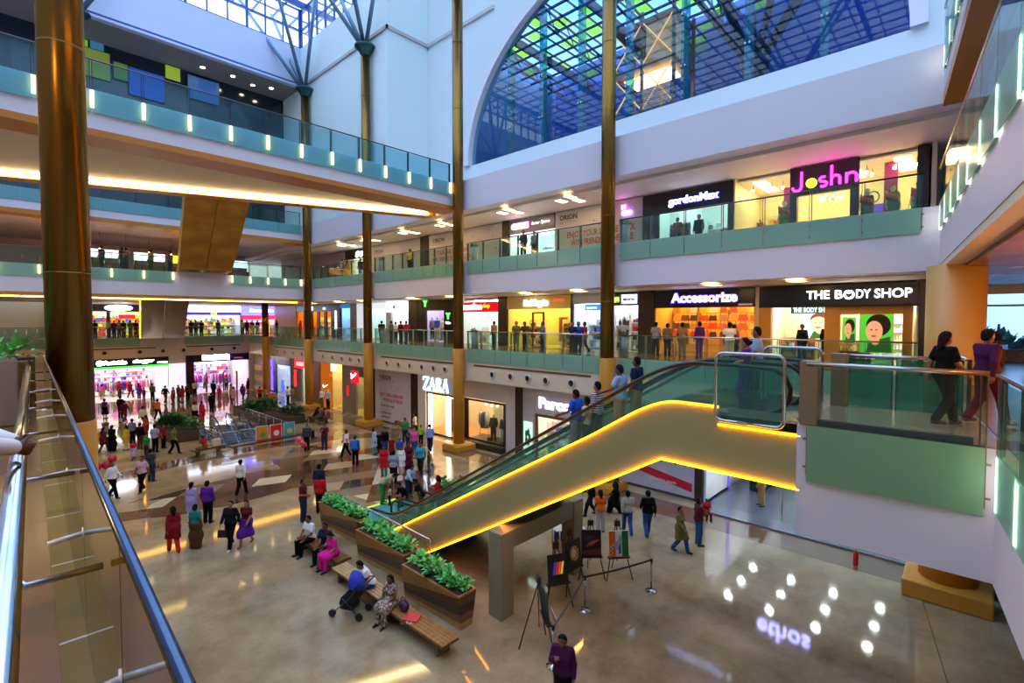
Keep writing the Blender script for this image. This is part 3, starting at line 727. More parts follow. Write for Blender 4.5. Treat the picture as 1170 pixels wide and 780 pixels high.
s = shopX('accessories_shop', 'amber lit handbag shop under a dark fascia reading Accessorize in white and violet', X1, 12.5, 7.48, L1, H1, wall='#f0c168', floor='#c99a4e', light='#ffc861', power=11.)
ACC = s
s.board(0, s.w, 2.42, 3.32, '#12081c')
xa_, xb_ = 12.5-yx(768, X1), 12.5-yx(843, X1)
s.text('Accessorize', (xa_+xb_)/2, 2.9, .64, '#f4f0ff', 5., width=xb_-xa_, bold=.012)
s.text('Accessorize', (xa_+xb_)/2, 2.9, .64, '#5a2cff', 6., y=-.062, width=(xb_-xa_)*1.02, bold=.05, name='lettering_halo')
s.text('monsoon', 12.5-yx(852, X1), 2.55, .2, '#d8a8b8', .8, width=.62, shear=.2)
s.box('window_mullion', 2.3, 0, 0, 2.38, .1, 2.42, mat('#d8b060', .3)); s.glass(.05, 2.3, .1, 2.4); s.glass(3.4, s.w-.05, .1, 2.4)
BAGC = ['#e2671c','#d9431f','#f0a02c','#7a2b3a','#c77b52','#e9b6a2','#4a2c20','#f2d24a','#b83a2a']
def bag_mesh(w=.34):
    b = MB(); v = [(-w*.42,-.07,.24),(w*.42,-.07,.24),(w*.5,-.1,0),(-w*.5,-.1,0),(-w*.42,.05,.24),(w*.42,.05,.24),(w*.5,.09,0),(-w*.5,.09,0)]
    b.add(v, [(0,3,2,1),(4,5,6,7),(0,1,5,4),(1,2,6,5),(2,3,7,6),(3,0,4,7)])
    h = MB(); h.tube([(-w*.3,0,.22),(-w*.26,0,.36),(0,0,.42),(w*.26,0,.36),(w*.3,0,.22)], .012, 6)
    return b.mesh('bag_body', mat('#e2671c', .4), False), h.mesh('bag_handle', mat('#4a2c20', .4), True)
bb, bh_ = bag_mesh()
shw = thing('bag_display', 'tiered wooden bag display wall inside the amber shop', 'display wall', s.P(.2, 1.6), s.rz)
for k in range(5): MB().box(0,0,.45+k*.42,4.5,.3,.48+k*.42).build('shelf_board', mat('#b9812f', .4), shw)
for x in (0, 1.5, 3.0, 4.46): MB().box(x,.05,0,x+.04,.3,2.3).build('upright', mat('#8a5a22', .4), shw)
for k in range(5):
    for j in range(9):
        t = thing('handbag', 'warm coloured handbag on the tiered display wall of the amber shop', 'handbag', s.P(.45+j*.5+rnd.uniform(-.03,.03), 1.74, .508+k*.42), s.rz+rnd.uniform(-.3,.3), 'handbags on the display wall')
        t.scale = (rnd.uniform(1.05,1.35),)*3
        o = obj('bag_body', bb, t); o.material_slots[0].link = 'OBJECT'; o.material_slots[0].material = mat(rnd.choice(BAGC), .4, emit=.15)  # slight glow put into the bag colour to brighten the display
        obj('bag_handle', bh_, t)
shelf('low amber table of scarves and purses at the front of the handbag shop', s, 3.5, .5, 1.2, .95, BAGC, 3, d=.5, body='#d8a040', seed=9, cat='counter', name='shop_counter', emit=.1)
pier('wide dark brown pier left of the handbag shop', (X1-.1, 13.42, L1), -PI/2, .92, H1)

s = shopX('luggage_shop', 'white lit bag shop with a green glowing sign ending in ons', X1, 15.7, 13.42, L1, H1, wall='#f4f8fb', light='#eaf4ff', power=9.)
s.board(0, s.w, 2.6, 3.32, '#0c160d'); s.text('ons', .72, 2.97, .5, '#7dff3a', 6., bold=.03, width=.75); s.board(1.25, 2.2, 2.7, 3.2, '#dfe8f4', emit=1.6, y=-.1); s.text('sports', 1.72, 2.95, .24, '#2b56b8', 1., y=-.12, width=.7, bold=.01)
shelf('white shelf of red and black bags under the green sign', s, 1.1, 1.2, 1.05, 2.2, ['#b8242c','#1d1d22','#3d4f8f','#d8d8d8'], 4, seed=12, n=4, emit=.1)
shelf('white shelf of dark bags at the left under the green sign', s, .1, 1.2, .95, 2.2, ['#1d1d22','#303640','#5a2b2b'], 3, seed=13, n=3, emit=.05)
s = shopX('sports_shop', 'pale blue lit sports shop right of the yellow shoe shop', X1, 17.8, 15.72, L1, H1, wall='#dfe9f4', light='#dff0ff', power=9.)
s.board(0, s.w, 2.75, 3.32, '#c9d2de'); s.board(.9, 1.9, 2.35, 2.7, '#2b62c8', emit=1.3, y=-.1); s.text('sports', 1.4, 2.52, .22, '#ffffff', 2., y=-.13, width=.7)
shelf('pale shelf of blue goods in the blue lit sports shop', s, .3, 1.2, 1.4, 2.0, ['#3a5fae','#e8ecf2','#22262e','#8aa4cc'], 4, seed=14, n=6, emit=.1)
pier('slim dark post between the shoe shop and the sports shop', (X1-.08, 17.95, L1), -PI/2, .16, H1)

s = shopX('shoe_shop', 'pale yellow lit shoe shop with white script letters over the window', X1, 23.26, 17.97, L1, H1, wall='#f7e49a', floor='#d9c27c', light='#ffe58a', power=9.)
HUSH = s
s.board(0, s.w, 2.5, 3.32, '#f2dc92', rough=.5); s.text('Hush Puppies', 2.55, 2.88, .46, '#ffffff', 7., width=2.0, bold=.03); s.text('shoes', 4.4, 3.05, .24, '#d0562a', 1.5, width=.9, bold=.01)
s.glass(.05, 2.1, .1, 2.5); s.glass(3.3, s.w-.05, .1, 2.5); s.frame(2.2, 3.2, 0, 2.3, '#5a3720', .1, name='door_frame')
shelf('yellow shelf of shoes at the left of the shoe shop', s, .3, 1.5, 1.6, 1.8, ['#7a4a24','#2a1c14','#c9903c','#efe2c2'], 4, seed=15, emit=.1, body='#efd88c')
shelf('yellow shelf of shoes at the right of the shoe shop', s, 3.5, 1.5, 1.6, 1.8, ['#6a3a1c','#2a1c14','#d8b060'], 4, seed=16, emit=.1, body='#efd88c')
poster('tall framed red brown picture panel at the middle of the shoe shop', s.P(2.7, 2.7, .3), s.rz, .8, 1.7, lambda t, w, h: poly(t, 'print', [(-w/2+.06,.06),(w/2-.06,.06),(w/2-.06,h-.06),(-w/2+.06,h-.06)], mat('#7a3048', .5)), frame='#c98f3c')
pier('dark polished pier left of the yellow shoe shop', (X1-.1, 24.1, L1), -PI/2, .84, H1)

s = shopX('toy_gift_shop', 'white lit shop under a bright red fascia with white and yellow letters', X1, 28.02, 24.1, L1, H1, wall='#f1efee', light='#f4f8ff', power=9.)
s.board(0, s.w, 2.35, 3.05, '#d11220', emit=.7); s.text('mom&me', 1.3, 2.72, .5, '#ffffff', 6., width=2.0, bold=.05); s.text('shop', 2.75, 2.78, .34, '#ffd23a', 1.5, width=.7, bold=.02)
s.board(2.95, s.w, .05, 2.3, '#8fe6f0', emit=1.6, y=1.0, name='cyan_panel')
for k in range(8):
    a = k*PI/4; s.box('wall_flower', 1.6+.3*math.cos(a)-.07, 3.0, 1.75+.3*math.sin(a)-.07, 1.6+.3*math.cos(a)+.07, 3.06, 1.75+.3*math.sin(a)+.07, mat(['#c22a2a','#7a2a4a','#e0823a','#403a8a'][k % 4], .5))
s.glass(.05, 2.9, .1, 2.3)
shelf('low white display with dolls and toys under the red fascia', s, .3, 1.4, 1.3, 1.2, ['#e8a0a8','#e8cfa0','#c24a5a','#f0e8e8'], 2, seed=17, n=5, emit=.1)

s = shopX('clothing_shop', 'black fronted clothing shop with green Y shaped emblem and violet white window', X1, 33.3, 28.75, L1, H1, wall='#e9def8', light='#efe0ff', power=12., depth=2.2)
s.board(0, 1.0, 0, 3.32, '#0b090c', name='black_panel'); s.board(3.3, s.w, 0, 3.32, '#0b090c', name='black_panel'); s.board(1.0, 3.3, 2.5, 3.32, '#0b090c')
s.text('Y', 1.0, 3.05, .62, '#48ff5a', 6., bold=.03, name='emblem'); s.text('Y', 3.85, 2.05, .62, '#48ff5a', 6., bold=.03, name='emblem'); s.text('Yellow', 3.85, 1.55, .22, '#f4fff4', 4., width=.6, bold=.01)
s.glass(1.0, 3.3, .2, 2.5)
YSHOP = s
pier('white lit edge post beside the black clothing shop', (X1-.06, 28.72, L1), -PI/2, .6, H1, mat('#d8d4e4', .4))
pier('dark brown pier left of the black clothing shop', (X1-.1, 34.6, L1), -PI/2, 1.28, H1)
s = shopX('white_fronted_shop', 'white fronted shop under a glowing pale blue fascia with a small dark emblem', X1, 38.0, 34.62, L1, H1, wall='#f7f7f4', light='#ffffff', power=10.)
s.board(0, s.w, 2.45, 3.3, '#dfe8ff', emit=2.2); disc(s.root, 'emblem', 1.3, 2.88, .16, .2, mat('#27306a', .4), -.08); s.text('o', 2.4, 2.85, .2, '#9ab0e0', .5)
s.box('door_pillar', 0, -.03, 0, .8, .2, 2.45, mat('#aab4c8', .3)); s.glass(.8, 2.0, .1, 2.4)
shelf('white shelf with coloured goods in the white fronted shop', s, 2.0, 1.4, 1.2, 1.9, ['#b8a06a','#e8e4da','#8a7a5a','#d8b0b0'], 4, seed=18, emit=.1)
s = shopX('glass_fronted_shop', 'pale aqua glass fronted shop behind the third tall column', X1, 41.4, 38.05, L1, H1, wall='#d9eef0', light='#e6ffff', power=8.)
s.board(0, s.w, 2.75, 3.32, '#d8dde6', emit=.6); s.glass(.1, s.w-.1, .1, 2.7)
shelf('white shelf with pale boxes in the aqua glass fronted shop', s, 1.5, 1.4, 1.5, 1.9, ['#a0d8d0','#e8f4f0','#78b0c0'], 4, seed=19, emit=.2)
s = shopX('white_panelled_shop', 'white panelled shop front with brown edge left of the third column', X1, 44.2, 41.45, L1, H1, wall='#e8ecf4', light='#f0f4ff', power=8.)
s.box('white_panel', 0, -.02, 0, 1.2, .1, 3.3, mat('#4a3628', .3)); s.box('white_panel', 1.2, -.02, 0, s.w, .1, 3.3, mat('#cdd8ea', .3, emit=.35))
s = shopX('dark_fronted_shop', 'dark fronted shop with upright white and blue letters', X1, 48.0, 44.25, L1, H1, wall='#bfe0ff', light='#bfe0ff', power=9.)
s.board(0, 1.9, 0, 3.32, '#0a0d16', name='black_panel'); s.text('cooot', 1.1, 1.75, .62, '#cfe0ff', 5., rot=PI/2, bold=.03, width=1.9)
s.glass(1.9, s.w-.05, .1, 2.9); s.board(1.9, s.w, 2.9, 3.32, '#2c6a9a', emit=.6)
shelf('shelf of green and blue goods in the dark fronted shop', s, 2.1, 1.2, 1.4, 2.0, ['#3aa84a','#5ac0e0','#f0f0f0'], 4, seed=20, emit=.2)
s = shopX('amber_corner_shop', 'amber shop with white and blue glowing sign in the far first level corner', X1, 56.0, 48.05, L1, H1, wall='#e8a03c', light='#ffb640', power=9.)
s.board(0, s.w, 2.6, 3.32, '#1a1216'); s.text('SONI', 3.2, 2.95, .5, '#dfe8ff', 5., bold=.03, width=1.6); s.text('oo', 6.6, 2.95, .4, '#a8c0ff', 4., bold=.03)
for x in (1.6, 3.2, 4.8, 6.4): s.box('black_post', x, -.02, 0, x+.5, .15, 2.6, mat('#17100c', .3))
shelf('amber shelf of goods in the far corner shop', s, 2.2, 1.6, 4.6, 2.0, ['#f0c060','#a85a1c','#ffe8b0'], 4, seed=21, n=16, emit=.2)
pier('yellow wall panel at the far end of the first level', (X1-.1, 62.0, L1), -PI/2, 5.9, H1, mat('#d8b13c', .4), .3)

# ============================================================ SECOND LEVEL, long side
X2 = 24.5; H2 = 3.02
s = shopX('sari_shop', 'warm lit sari shop with magenta neon letters and a yellow green leaf', X2, 8.53, 1.42, L2, H2, wall='#f7e0b4', floor='#d8b070', light='#ffe0a8', power=10., depth=3.8)
JASHN = s
jx0, jx1 = 8.53-yx(900, X2), 8.53-yx(978, X2)
s.board(jx0, jx1, 1.75, 2.98, '#2b2328'); s.board(jx0, jx0+.28, 0, 1.75, '#3a3236', name='door_jamb'); s.board(jx1-.3, jx1, 0, 1.75, '#3a3236', name='door_jamb')
NEON = glow('#ff1fd0', 7.)
def neon(pts, nm='neon_letter'):
    q = MB(); q.tube([(x, -.11, z) for x, z in pts], .045, 8); return q.build(nm, NEON, s.root, smooth=True)
def arcp(cx, cz, rx, rz_, a0, a1, n=12): return [(cx+rx*math.cos(R(a0+(a1-a0)*k/n)), cz+rz_*math.sin(R(a0+(a1-a0)*k/n))) for k in range(n+1)]
jz = 2.13; jw = (jx1-jx0)
u0 = jx0+.12
neon([(u0+.34, jz+.62), (u0+.34, jz)] + arcp(u0+.17, jz, .17, .17, 0, -180)[1:])
q = [(u0+.5, jz), (u0+.62, jz+.3), (u0+.95, jz+.32), (u0+.9, jz+.02), (u0+.75, jz-.14), (u0+.57, jz-.12)]
v = arcp(u0+.72, jz+.08, .2, .2, 0, 360, 20)[:-1]
kx = MB(); nv = len(v); kx.add([(x,-.14,z) for x,z in v]+[(x,-.08,z) for x,z in v], [list(range(nv)), list(range(nv,2*nv))[::-1]]+[(i,i+nv,(i+1)%nv+nv,(i+1)%nv) for i in range(nv)]); kx.build('leaf_letter', glow('#c8e02a', 3.), s.root)
kx = MB(); kx.tube([(x,-.15,z) for x,z in [(u0+.58,jz+.02),(u0+.72,jz+.06),(u0+.88,jz+.16)]], .02, 6); kx.build('leaf_vein', mat('#3a3a10', .4), s.root)
neon(arcp(u0+1.15, jz+.17, .13, .1, 60, 270, 8) + arcp(u0+1.15, jz-.03, .13, .1, 90, -130, 8)[1:])
neon([(u0+1.45, jz+.68), (u0+1.45, jz-.13)]); neon(arcp(u0+1.6, jz+.1, .15, .15, 180, 0, 10) + [(u0+1.75, jz-.13)])
neon([(u0+1.98, jz+.28), (u0+1.98, jz-.13)]); neon(arcp(u0+2.15, jz+.1, .17, .16, 180, 0, 10) + [(u0+2.32, jz-.13)])
s.glass(.05, jx0, .05, 2.95); s.glass(jx1, s.w-.1, .05, 2.95); s.box('corner_post', s.w-.35, -.06, 0, s.w, .2, 2.98, mat('#2c1a14', .3))
s.box('magenta_panel', 1.75, 1.6, 0, 2.35, 1.7, 2.6, mat('#a8188a', .5)); s.box('magenta_panel', 5.6, 1.3, 0, 6.05, 1.4, 2.9, mat('#a0106a', .5)); s.box('violet_panel', 4.9, 2.2, .6, 5.5, 2.25, 1.4, mat('#5a3ad0', .5, emit=.4))
shelf('shelf of folded saris at the back left of the sari shop', s, .5, 2.8, 1.3, 1.6, ['#e8d8b8','#c23a3a','#d8a83a','#8a2a5a'], 4, seed=22, body='#e8cf9c', emit=.1)
ch = thing('chandelier', 'sparkling crystal chandelier inside the sari shop doorway', 'chandelier', s.P((jx0+jx1)/2, 1.6, 1.5), s.rz)
MB().tube([(0,0,1.2),(0,0,.3)], .015, 6).build('stem', M_STEEL, ch)
for k in range(10):
    a = k*PI/5
    c = MB(); c.tube([(0,0,.3),(.2*math.cos(a),.2*math.sin(a),.18),(.42*math.cos(a),.42*math.sin(a),.3)], .012, 6); o = c.build('arm', M_STEEL, ch, smooth=True)
    MB().ball((.42*math.cos(a),.42*math.sin(a),.34), .05, 8, 6).build('bulb', glow('#fff2d0', 20.), o, smooth=True)
dm = thing('wall_medallion', 'round dark ring emblem on the wall of the sari shop', 'wall decoration', s.P(4.95, 3.6, 2.0), s.rz)
c = MB(); c.tube([(.22*math.cos(k*PI/12), 0, .25*math.sin(k*PI/12)) for k in range(25)], .03, 8); c.build('ring', mat('#2a2420', .4), dm, smooth=True)
def spotrow(sh, label, pts, z, group):
    for (x, y) in pts:
        t = thing('track_spotlight', label, 'spotlight', sh.P(x, y, z), sh.rz, group)
        c = MB(); c.tube([(0,0,.3),(0,0,.1)], .012, 6); c.build('stem', M_BLACK, t)
        c = MB(); c.tube([(0,.06,.14),(0,-.06,.0)], .055, 10); c.build('lamp_head', mat('#ddd8cc', .4), t)
        MB().ball((0,-.07,-.01), .05, 8, 6).build('bulb', glow('#fff0cc', 40.), t)
spotrow(s, 'small track spotlight at the ceiling of the sari shop', [(.7,.6),(1.5,.6),(1.9,.9),(5.1,.6),(5.2,1.2),(6.0,.7),(6.7,.6)], 2.45, 'sari shop spotlights')

s = shopX('menswear_shop', 'dark framed clothing shop with glowing white letters gordonMax', X2, 13.22, 8.55, L2, H2, wall='#e4f2f4', light='#f0fbff', power=9.)
s.board(0, .9, 0, 2.98, '#1f1310', name='dark_panel'); s.board(4.45, s.w, 0, 2.98, '#1f1310', name='dark_panel'); s.board(.9, 4.45, 1.95, 2.98, '#180e14')
xa_, xb_ = 13.22-yx(763, X2), 13.22-yx(820, X2)
s.text('gordonMax', (xa_+xb_)/2, 2.42, .5, '#eef0ff', 5., width=xb_-xa_, bold=.015); s.text('gordonMax', (xa_+xb_)/2, 2.42, .5, '#3a34ff', 3., y=-.062, width=(xb_-xa_)*1.02, bold=.045, name='lettering_halo')
s.glass(.9, 2.0, .05, 1.95); s.glass(3.2, 4.45, .05, 1.95)
shelf('white shelf of shirts at the back of the gordonMax shop', s, 2.4, 2.6, 1.9, 1.7, ['#b8d8dc','#8aa8b8','#f0f4f4','#3a4a5a'], 4, seed=23, emit=.15)
clothes_rail('rail of hanging shirts in the left window of the gordonMax shop', s, 1.0, 1.2, 1.1, ['#7a2030','#3a4a6a','#c8b8a0','#5a3a30'], n=9)
GORD = s
def hoarding(label, X, yhi, ylo, zf, h, texts, col='#b8b0b4', dots=0, seed=1, red=None, z0=0.):
    t = thing('hoarding', label, 'hoarding', (X, yhi, zf), -PI/2); w = yhi-ylo
    MB().box(0,-.03,z0,w,.08,h).build('panel', mat(col, .45, noise=.04, scale=.6), t)
    MB().box(0,-.05,0,w,.0,.12).build('kickboard', mat('#4a4448', .5), t)
    for (txt, x, z, size, c, wd, bold) in texts:
        obj('lettering', text_mesh(txt, size, mat(c, .5), .01, bold, width=wd), t, (x, -.04, z))
    if any('ORION' == q[0] for q in texts):
        q = [q for q in texts if q[0] == 'ORION'][0]
        wd = q[5]; c = MB(); c.tube([(q[1]-wd*.5+wd*k/10, -.042, q[2]-.32+.1*math.sin(PI*k/10)) for k in range(11)], .012, 6); c.build('swoosh', mat('#5a5058', .5), t)
    r = random.Random(seed)
    for k in range(dots):
        dc = r.choice(['#c23a3a','#4a4448','#3a5a9a','#8a8488','#d87a3a']); disc(t, 'printed_dot', r.uniform(.3,w-.3), r.uniform(h*.35,h*.85), .05, .05, mat(dc, .5), -.036, 10)
    if red: poly(t, 'red_band', red, mat('#d02030', .45), -.04)
    return t
hoarding('grey hoarding with red capitals ENJOY and WITH FRIENDS below the dark ORION word', X2, 19.16, 13.22, L2, 2.98, [('ORION', 1.0, 2.55, .42, '#3a3034', 1.3, .012), ('ENJOY YOUR COFFEE BACK', 3.2, 1.45, .5, '#b8482c', 4.6, .012), ('WITH FRIENDS AT THE LAKE', 3.3, .95, .5, '#b8482c', 4.2, .012)], dots=14, seed=3)
t = thing('neon_sign', 'small pink and violet neon sign on the grey hoarding beside the dark framed shop', 'neon sign', (X2-.1, 14.35, L2+2.3), -PI/2)
for k, (txt, c) in enumerate((('M', '#ff5ad0'), ('OIO', '#b07aff'))): obj('neon_letter', text_mesh(txt, .32, glow(c, 6.), .04, .02), t, (.2*k, -.02, .25-.33*k))
pier('dark brown pier left of the small pink and white shop', (X2-.1, 23.7, L2), -PI/2, .6, H2)
s = shopX('lingerie_shop', 'white lit second level shop with pink and violet glowing sign and script letters', X2, 23.08, 19.2, L2, H2, wall='#eef4fa', light='#f0f8ff', power=12., depth=2.6)
s.board(0, s.w, 2.05, 2.98, '#6a6470'); s.text('CWINE', 1.0, 2.5, .42, '#ffd8ec', 6., width=1.5, bold=.05); s.text('CWINE', 1.0, 2.5, .42, '#d03aff', 4., y=-.062, width=1.53, bold=.05, name='lettering_halo'); s.text('Inner Space', 2.75, 2.55, .3, '#e4e0f8', 2., width=1.5, shear=.3)
s.board(2.3, s.w-.15, .3, 1.75, '#c8dcf4', emit=1.2, y=.5, name='light_box'); s.text('collection', 2.95, .95, .2, '#d03a6a', .8, y=.47, width=.9); s.board(.9, 1.3, .55, 1.3, '#c8b86a', emit=.6, y=1.2, name='light_box')
s.glass(2.1, s.w-.05, .05, 2.0)
CW = s
hoarding('second level grey hoarding with two lines of red capitals near the end of the bridge', X2, 31.8, 23.75, L2, 2.98, [('ORION', 1.2, 2.5, .42, '#3a3034', 1.4, .012), ('LET YOUR HAIR DOWN AND SHOP', 3.0, 1.5, .5, '#b8482c', 5.2, .012), ('FOR THINGS YOU REALLY NEED', 3.0, 1.0, .5, '#b8482c', 5.2, .012)], dots=12, seed=5)
pier('dark pier between the two far hoardings of the second level', (X2-.1, 32.9, L2), -PI/2, 1.1, H2)
hoarding('second level plain grey hoarding beside the white kiosk front', X2, 40.4, 32.9, L2, 2.98, [('ORION', 1.3, 2.4, .42, '#6a6064', 1.4, .008)], dots=8, seed=6)
s = shopX('kiosk_shop', 'white arched second level kiosk front with white and blue glowing letters on brown', X2, 45.0, 40.45, L2, H2, wall='#f4efe0', light='#fff4dc', power=9.)
s.board(0, s.w, 2.1, 2.98, '#2e1d16'); s.text('ginger', 2.9, 2.55, .6, '#e8f0ff', 7., width=1.7, bold=.05)
s.box('cream_panel', .0, -.03, 0, 1.4, .15, 2.1, mat('#efe6cf', .4)); s.glass(1.4, s.w-.05, .05, 2.1)
hoarding('second level pinkish hoarding farthest along the long side', X2, 60.0, 45.05, L2, 2.98, [('ORION', 2.5, 2.4, .42, '#6a6064', 1.6, .008)], col='#b09a9c', dots=10, seed=7)
# ============================================================ GROUND FLOOR, long side (front plane 21.8)
XG = 21.8; HG = 4.28
s = shopX('white_vacant_shop', 'open white shop with grey tiled floor beneath the landing bridge', XG, 8.7, 1.4, 0, HG, wall='#e6ecf2', floor='#5f6874', light='#f4fbff', power=0, depth=5.6)
ETHOS = s
spots = MB(); spots.lathe([(.13,-.01),(.02,-.01)], n=14); spm = spots.mesh('light_panel', glow('#f4fbff', 90.))
for i in range(4):
    for j in range(3): obj('light_panel', spm, s.shell, (.9+1.7*i, .7+1.7*j, HG-.14))
MB().box(.0,-1.0,0,s.w,.02,.06).build('threshold', M_DARKTILE, s.root)
s.box('white_return_wall', .05, .0, .06, .12, 2.6, 3.9, mat('#eef2f6', .5)); s.box('skirting', .12, .0, .02, .16, 2.6, .12, mat('#20242c', .4)); s.box('violet_edge', .1, 2.6, .06, .2, 2.72, 3.9, mat('#5a4ad0', .4, emit=.5))
for k in range(3): s.box('wall_unit', 1.0, 3.0+.7*k, .05, 1.6, 3.65+.7*k, 2.2, mat('#1c1c26', .25), .02)
s.board(0, s.w, 3.45, 4.28, '#20232a', y=-.92)
s.text('ethos', 8.7-5.16, 3.95, .95, '#a8a8ff', 18., y=-.98, width=1.84, bold=.012)
s.glass(3.2, s.w-.05, .06, 3.2); s.box('door_rail', 3.16, -.01, .06, 3.2, .03, 3.2, M_STEEL)
ex = thing('fire_extinguisher', 'small red fire extinguisher at the foot of the round ochre pillar', 'fire extinguisher', (19.75, 2.75, 0))
c = MB(); c.lathe([(.07,0),(.075,.03),(.075,.38),(.05,.44),(.025,.47)], n=16); c.build('cylinder', mat('#d01420', .3), ex, smooth=True)
c = MB(); c.tube([(0,0,.46),(0,0,.52),(.08,0,.5)], .016, 8); c.build('valve', M_BLACK, ex)
pier('tall brown post between the dotted hoarding and the white shop', (XG-.12, 9.06, 0), -PI/2, .34, HG)
t = hoarding('white ground floor hoarding with coloured dots and slanted red band', XG, 14.2, 9.08, 0, HG, [('Enjoy your coffee', 2.4, 3.1, .3, '#b8482c', 2.6, .006), ('opening soon', 3.6, .62, .2, '#f4d8d8', 1.3, .004)], col='#c0bccc', dots=26, seed=9, red=[(1.3,1.05),(1.45,1.35),(5.0,.75),(5.0,.35)])
s = shopX('beauty_shop', 'grey fronted perfume shop with serif white letters seen behind the escalator riders', XG, 19.42, 14.25, 0, HG, wall='#fff0e4', light='#fff2e4', power=12.)
PARC = s
s.board(0, s.w, 2.75, HG-.05, '#b9b3b4', rough=.4); s.board(0, .9, 0, 2.75, '#b9b3b4', rough=.4, name='stone_panel'); s.board(3.6, s.w, 0, 2.75, '#b9b3b4', rough=.4, name='stone_panel')
s.text('Parcos', 2.55, 3.4, .82, '#ffffff', 8., width=2.6, bold=.03); s.text('Parcos', 2.55, 3.4, .82, '#8a7aff', 2.5, y=-.062, width=2.64, bold=.05, name='lettering_halo')
s.frame(.95, 3.55, .05, 2.75, '#7a4222', .16)
s.board(.12, .78, .25, 2.2, '#bfe8d0', emit=.7, y=-.12, th=.05, name='light_box')
for k in range(5): disc(s.root, 'printed_petal', .45+.14*math.cos(k*2*PI/5), 1.3+.3*math.sin(k*2*PI/5), .1, .22, mat('#3a8a5a', .5), -.125, 12)
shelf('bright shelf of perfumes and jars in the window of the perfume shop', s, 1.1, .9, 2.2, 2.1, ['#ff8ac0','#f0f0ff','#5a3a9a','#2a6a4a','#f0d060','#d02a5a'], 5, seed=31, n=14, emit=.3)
s.glass(1.1, 3.4, .1, 2.6)
pier('dark post between the serif fashion shop and the perfume shop', (XG-.12, 19.98, 0), -PI/2, .55, HG)

s = shopX('fashion_shop', 'pale stone fronted fashion shop with serif blue white capitals ZARA', XG, 29.7, 20.0, 0, HG, wall='#e8d2b4', floor='#c48a52', light='#ffe2b8', power=9., depth=4.2)
ZARA = s
s.board(0, s.w, 3.05, HG-.03, '#cfcbc4', rough=.4, name='stone_fascia'); s.board(0, .9, 0, 3.05, '#d8cfc0', rough=.4, name='stone_panel'); s.board(8.9, s.w, 0, 3.05, '#c8c4c0', rough=.4, name='stone_panel')
zx0, zx1 = 29.7-yx(485, XG), 29.7-yx(515, XG)
ZM = glow('#e8f4ff', 2.6); ZH = glow('#2f7fd8', .8)
def serif(letter, x, z, w, h):
    def bar(p, q, wd, m=ZM, nm='lettering'):
        dx, dz = q[0]-p[0], q[1]-p[1]; L_ = math.hypot(dx, dz); nx, nz = -dz/L_*wd/2, dx/L_*wd/2
        v = [(p[0]+nx,p[1]+nz),(q[0]+nx,q[1]+nz),(q[0]-nx,q[1]-nz),(p[0]-nx,p[1]-nz)]
        o = MB(); o.prism_axis(v, -.16, -.1, 'y'); return o
    segs = {'Z': [((0,h),(w,h),.07),((w-.02,h),(.02,0),.17),((0,0),(w,0),.07),((w,0),(w,.2),.05),((0,h),(0,h-.2),.05)],
            'A': [((0,0),(w*.45,h),.06),((w*.45,h),(w*.88,0),.17),((w*.18,h*.35),(w*.72,h*.35),.05),((-.08,0),(.14,0),.05),((w*.72,0),(w*1.02,0),.05)],
            'R': [((.1,0),(.1,h),.16),((-.03,0),(.26,0),.05),((.1,h),(w*.7,h*.96),.06),((w*.74,h*.95),(w*.78,h*.6),.13),((w*.72,h*.55),(.1,h*.5),.06),((w*.45,h*.5),(w*.95,0),.15)]}[letter]
    big = MB()
    for p, q, wd in segs:
        o = bar((x+p[0], z+p[1]), (x+q[0], z+q[1]), wd); big.add(o.v, o.f)
    big.build('lettering', ZM, s.root)
    big2 = MB()
    for p, q, wd in segs:
        o = bar((x+p[0]+.05, z+p[1]-.04), (x+q[0]+.05, z+q[1]-.04), wd+.03); big2.add([(a, b_+.05, c_) for a, b_, c_ in o.v], o.f)
    big2.build('lettering_side', ZH, s.root)
lw_ = (zx1-zx0)/4
for k, L_ in enumerate('ZARA'): serif(L_, zx0+k*lw_, 3.16, lw_*.82, .86)
s.frame(1.0, 5.2, .04, 3.0, '#15100d', .12, name='door_frame'); s.box('lit_jamb', 1.15, .02, .05, 1.25, .3, 2.9, glow('#fff0d0', 4.)); s.box('lit_jamb', 3.2, .02, .05, 3.3, .3, 2.9, glow('#fff0d0', 3.))
s.box('inner_panel', 1.4, 1.4, 0, 3.1, 1.5, 2.7, mat('#4a1c12', .4))
s.box('white_door_frame', 1.5, 1.3, 0, 1.58, 1.4, 2.5, mat('#fff2dc', .4, emit=1.)); s.box('white_door_frame', 2.85, 1.3, 0, 2.93, 1.4, 2.5, mat('#fff2dc', .4, emit=1.)); s.box('white_door_frame', 1.58, 1.3, 2.42, 2.85, 1.4, 2.5, mat('#fff2dc', .4, emit=1.))
s.frame(5.3, 8.8, .35, 3.0, '#15100d', .12); s.glass(5.4, 8.7, .4, 2.9)
s.box('window_platform', 5.2, -.5, 0, 8.9, 1.6, .35, mat('#2a221c', .4)); s.box('window_backdrop', 6.3, 1.5, .35, 8.1, 1.58, 2.9, mat('#e4d8bc', .5)); s.box('amber_lattice', 8.15, 1.2, 1.5, 8.65, 1.25, 2.8, mat('#c8741c', .4, emit=.7))
spotrow(s, 'small black spotlight over the mannequins of the fashion shop window', [(6.6,.6),(7.1,.6),(7.6,.6)], 2.65, 'fashion window spotlights')
cu = thing('display_plinth', 'stack of grey tilted display cubes in the fashion shop window', 'display plinth', s.P(8.4, .62, .352), s.rz)
for k in range(4): 
    o = MB().box(-.2,-.2,0,.2,.2,.42).build('plinth_cube', mat('#b9b8ba', .4), cu, bevel=.01); o.location = (.03*(-1)**k, 0, .44*k); o.rotation_euler = (0, 0, .25*(-1)**k)
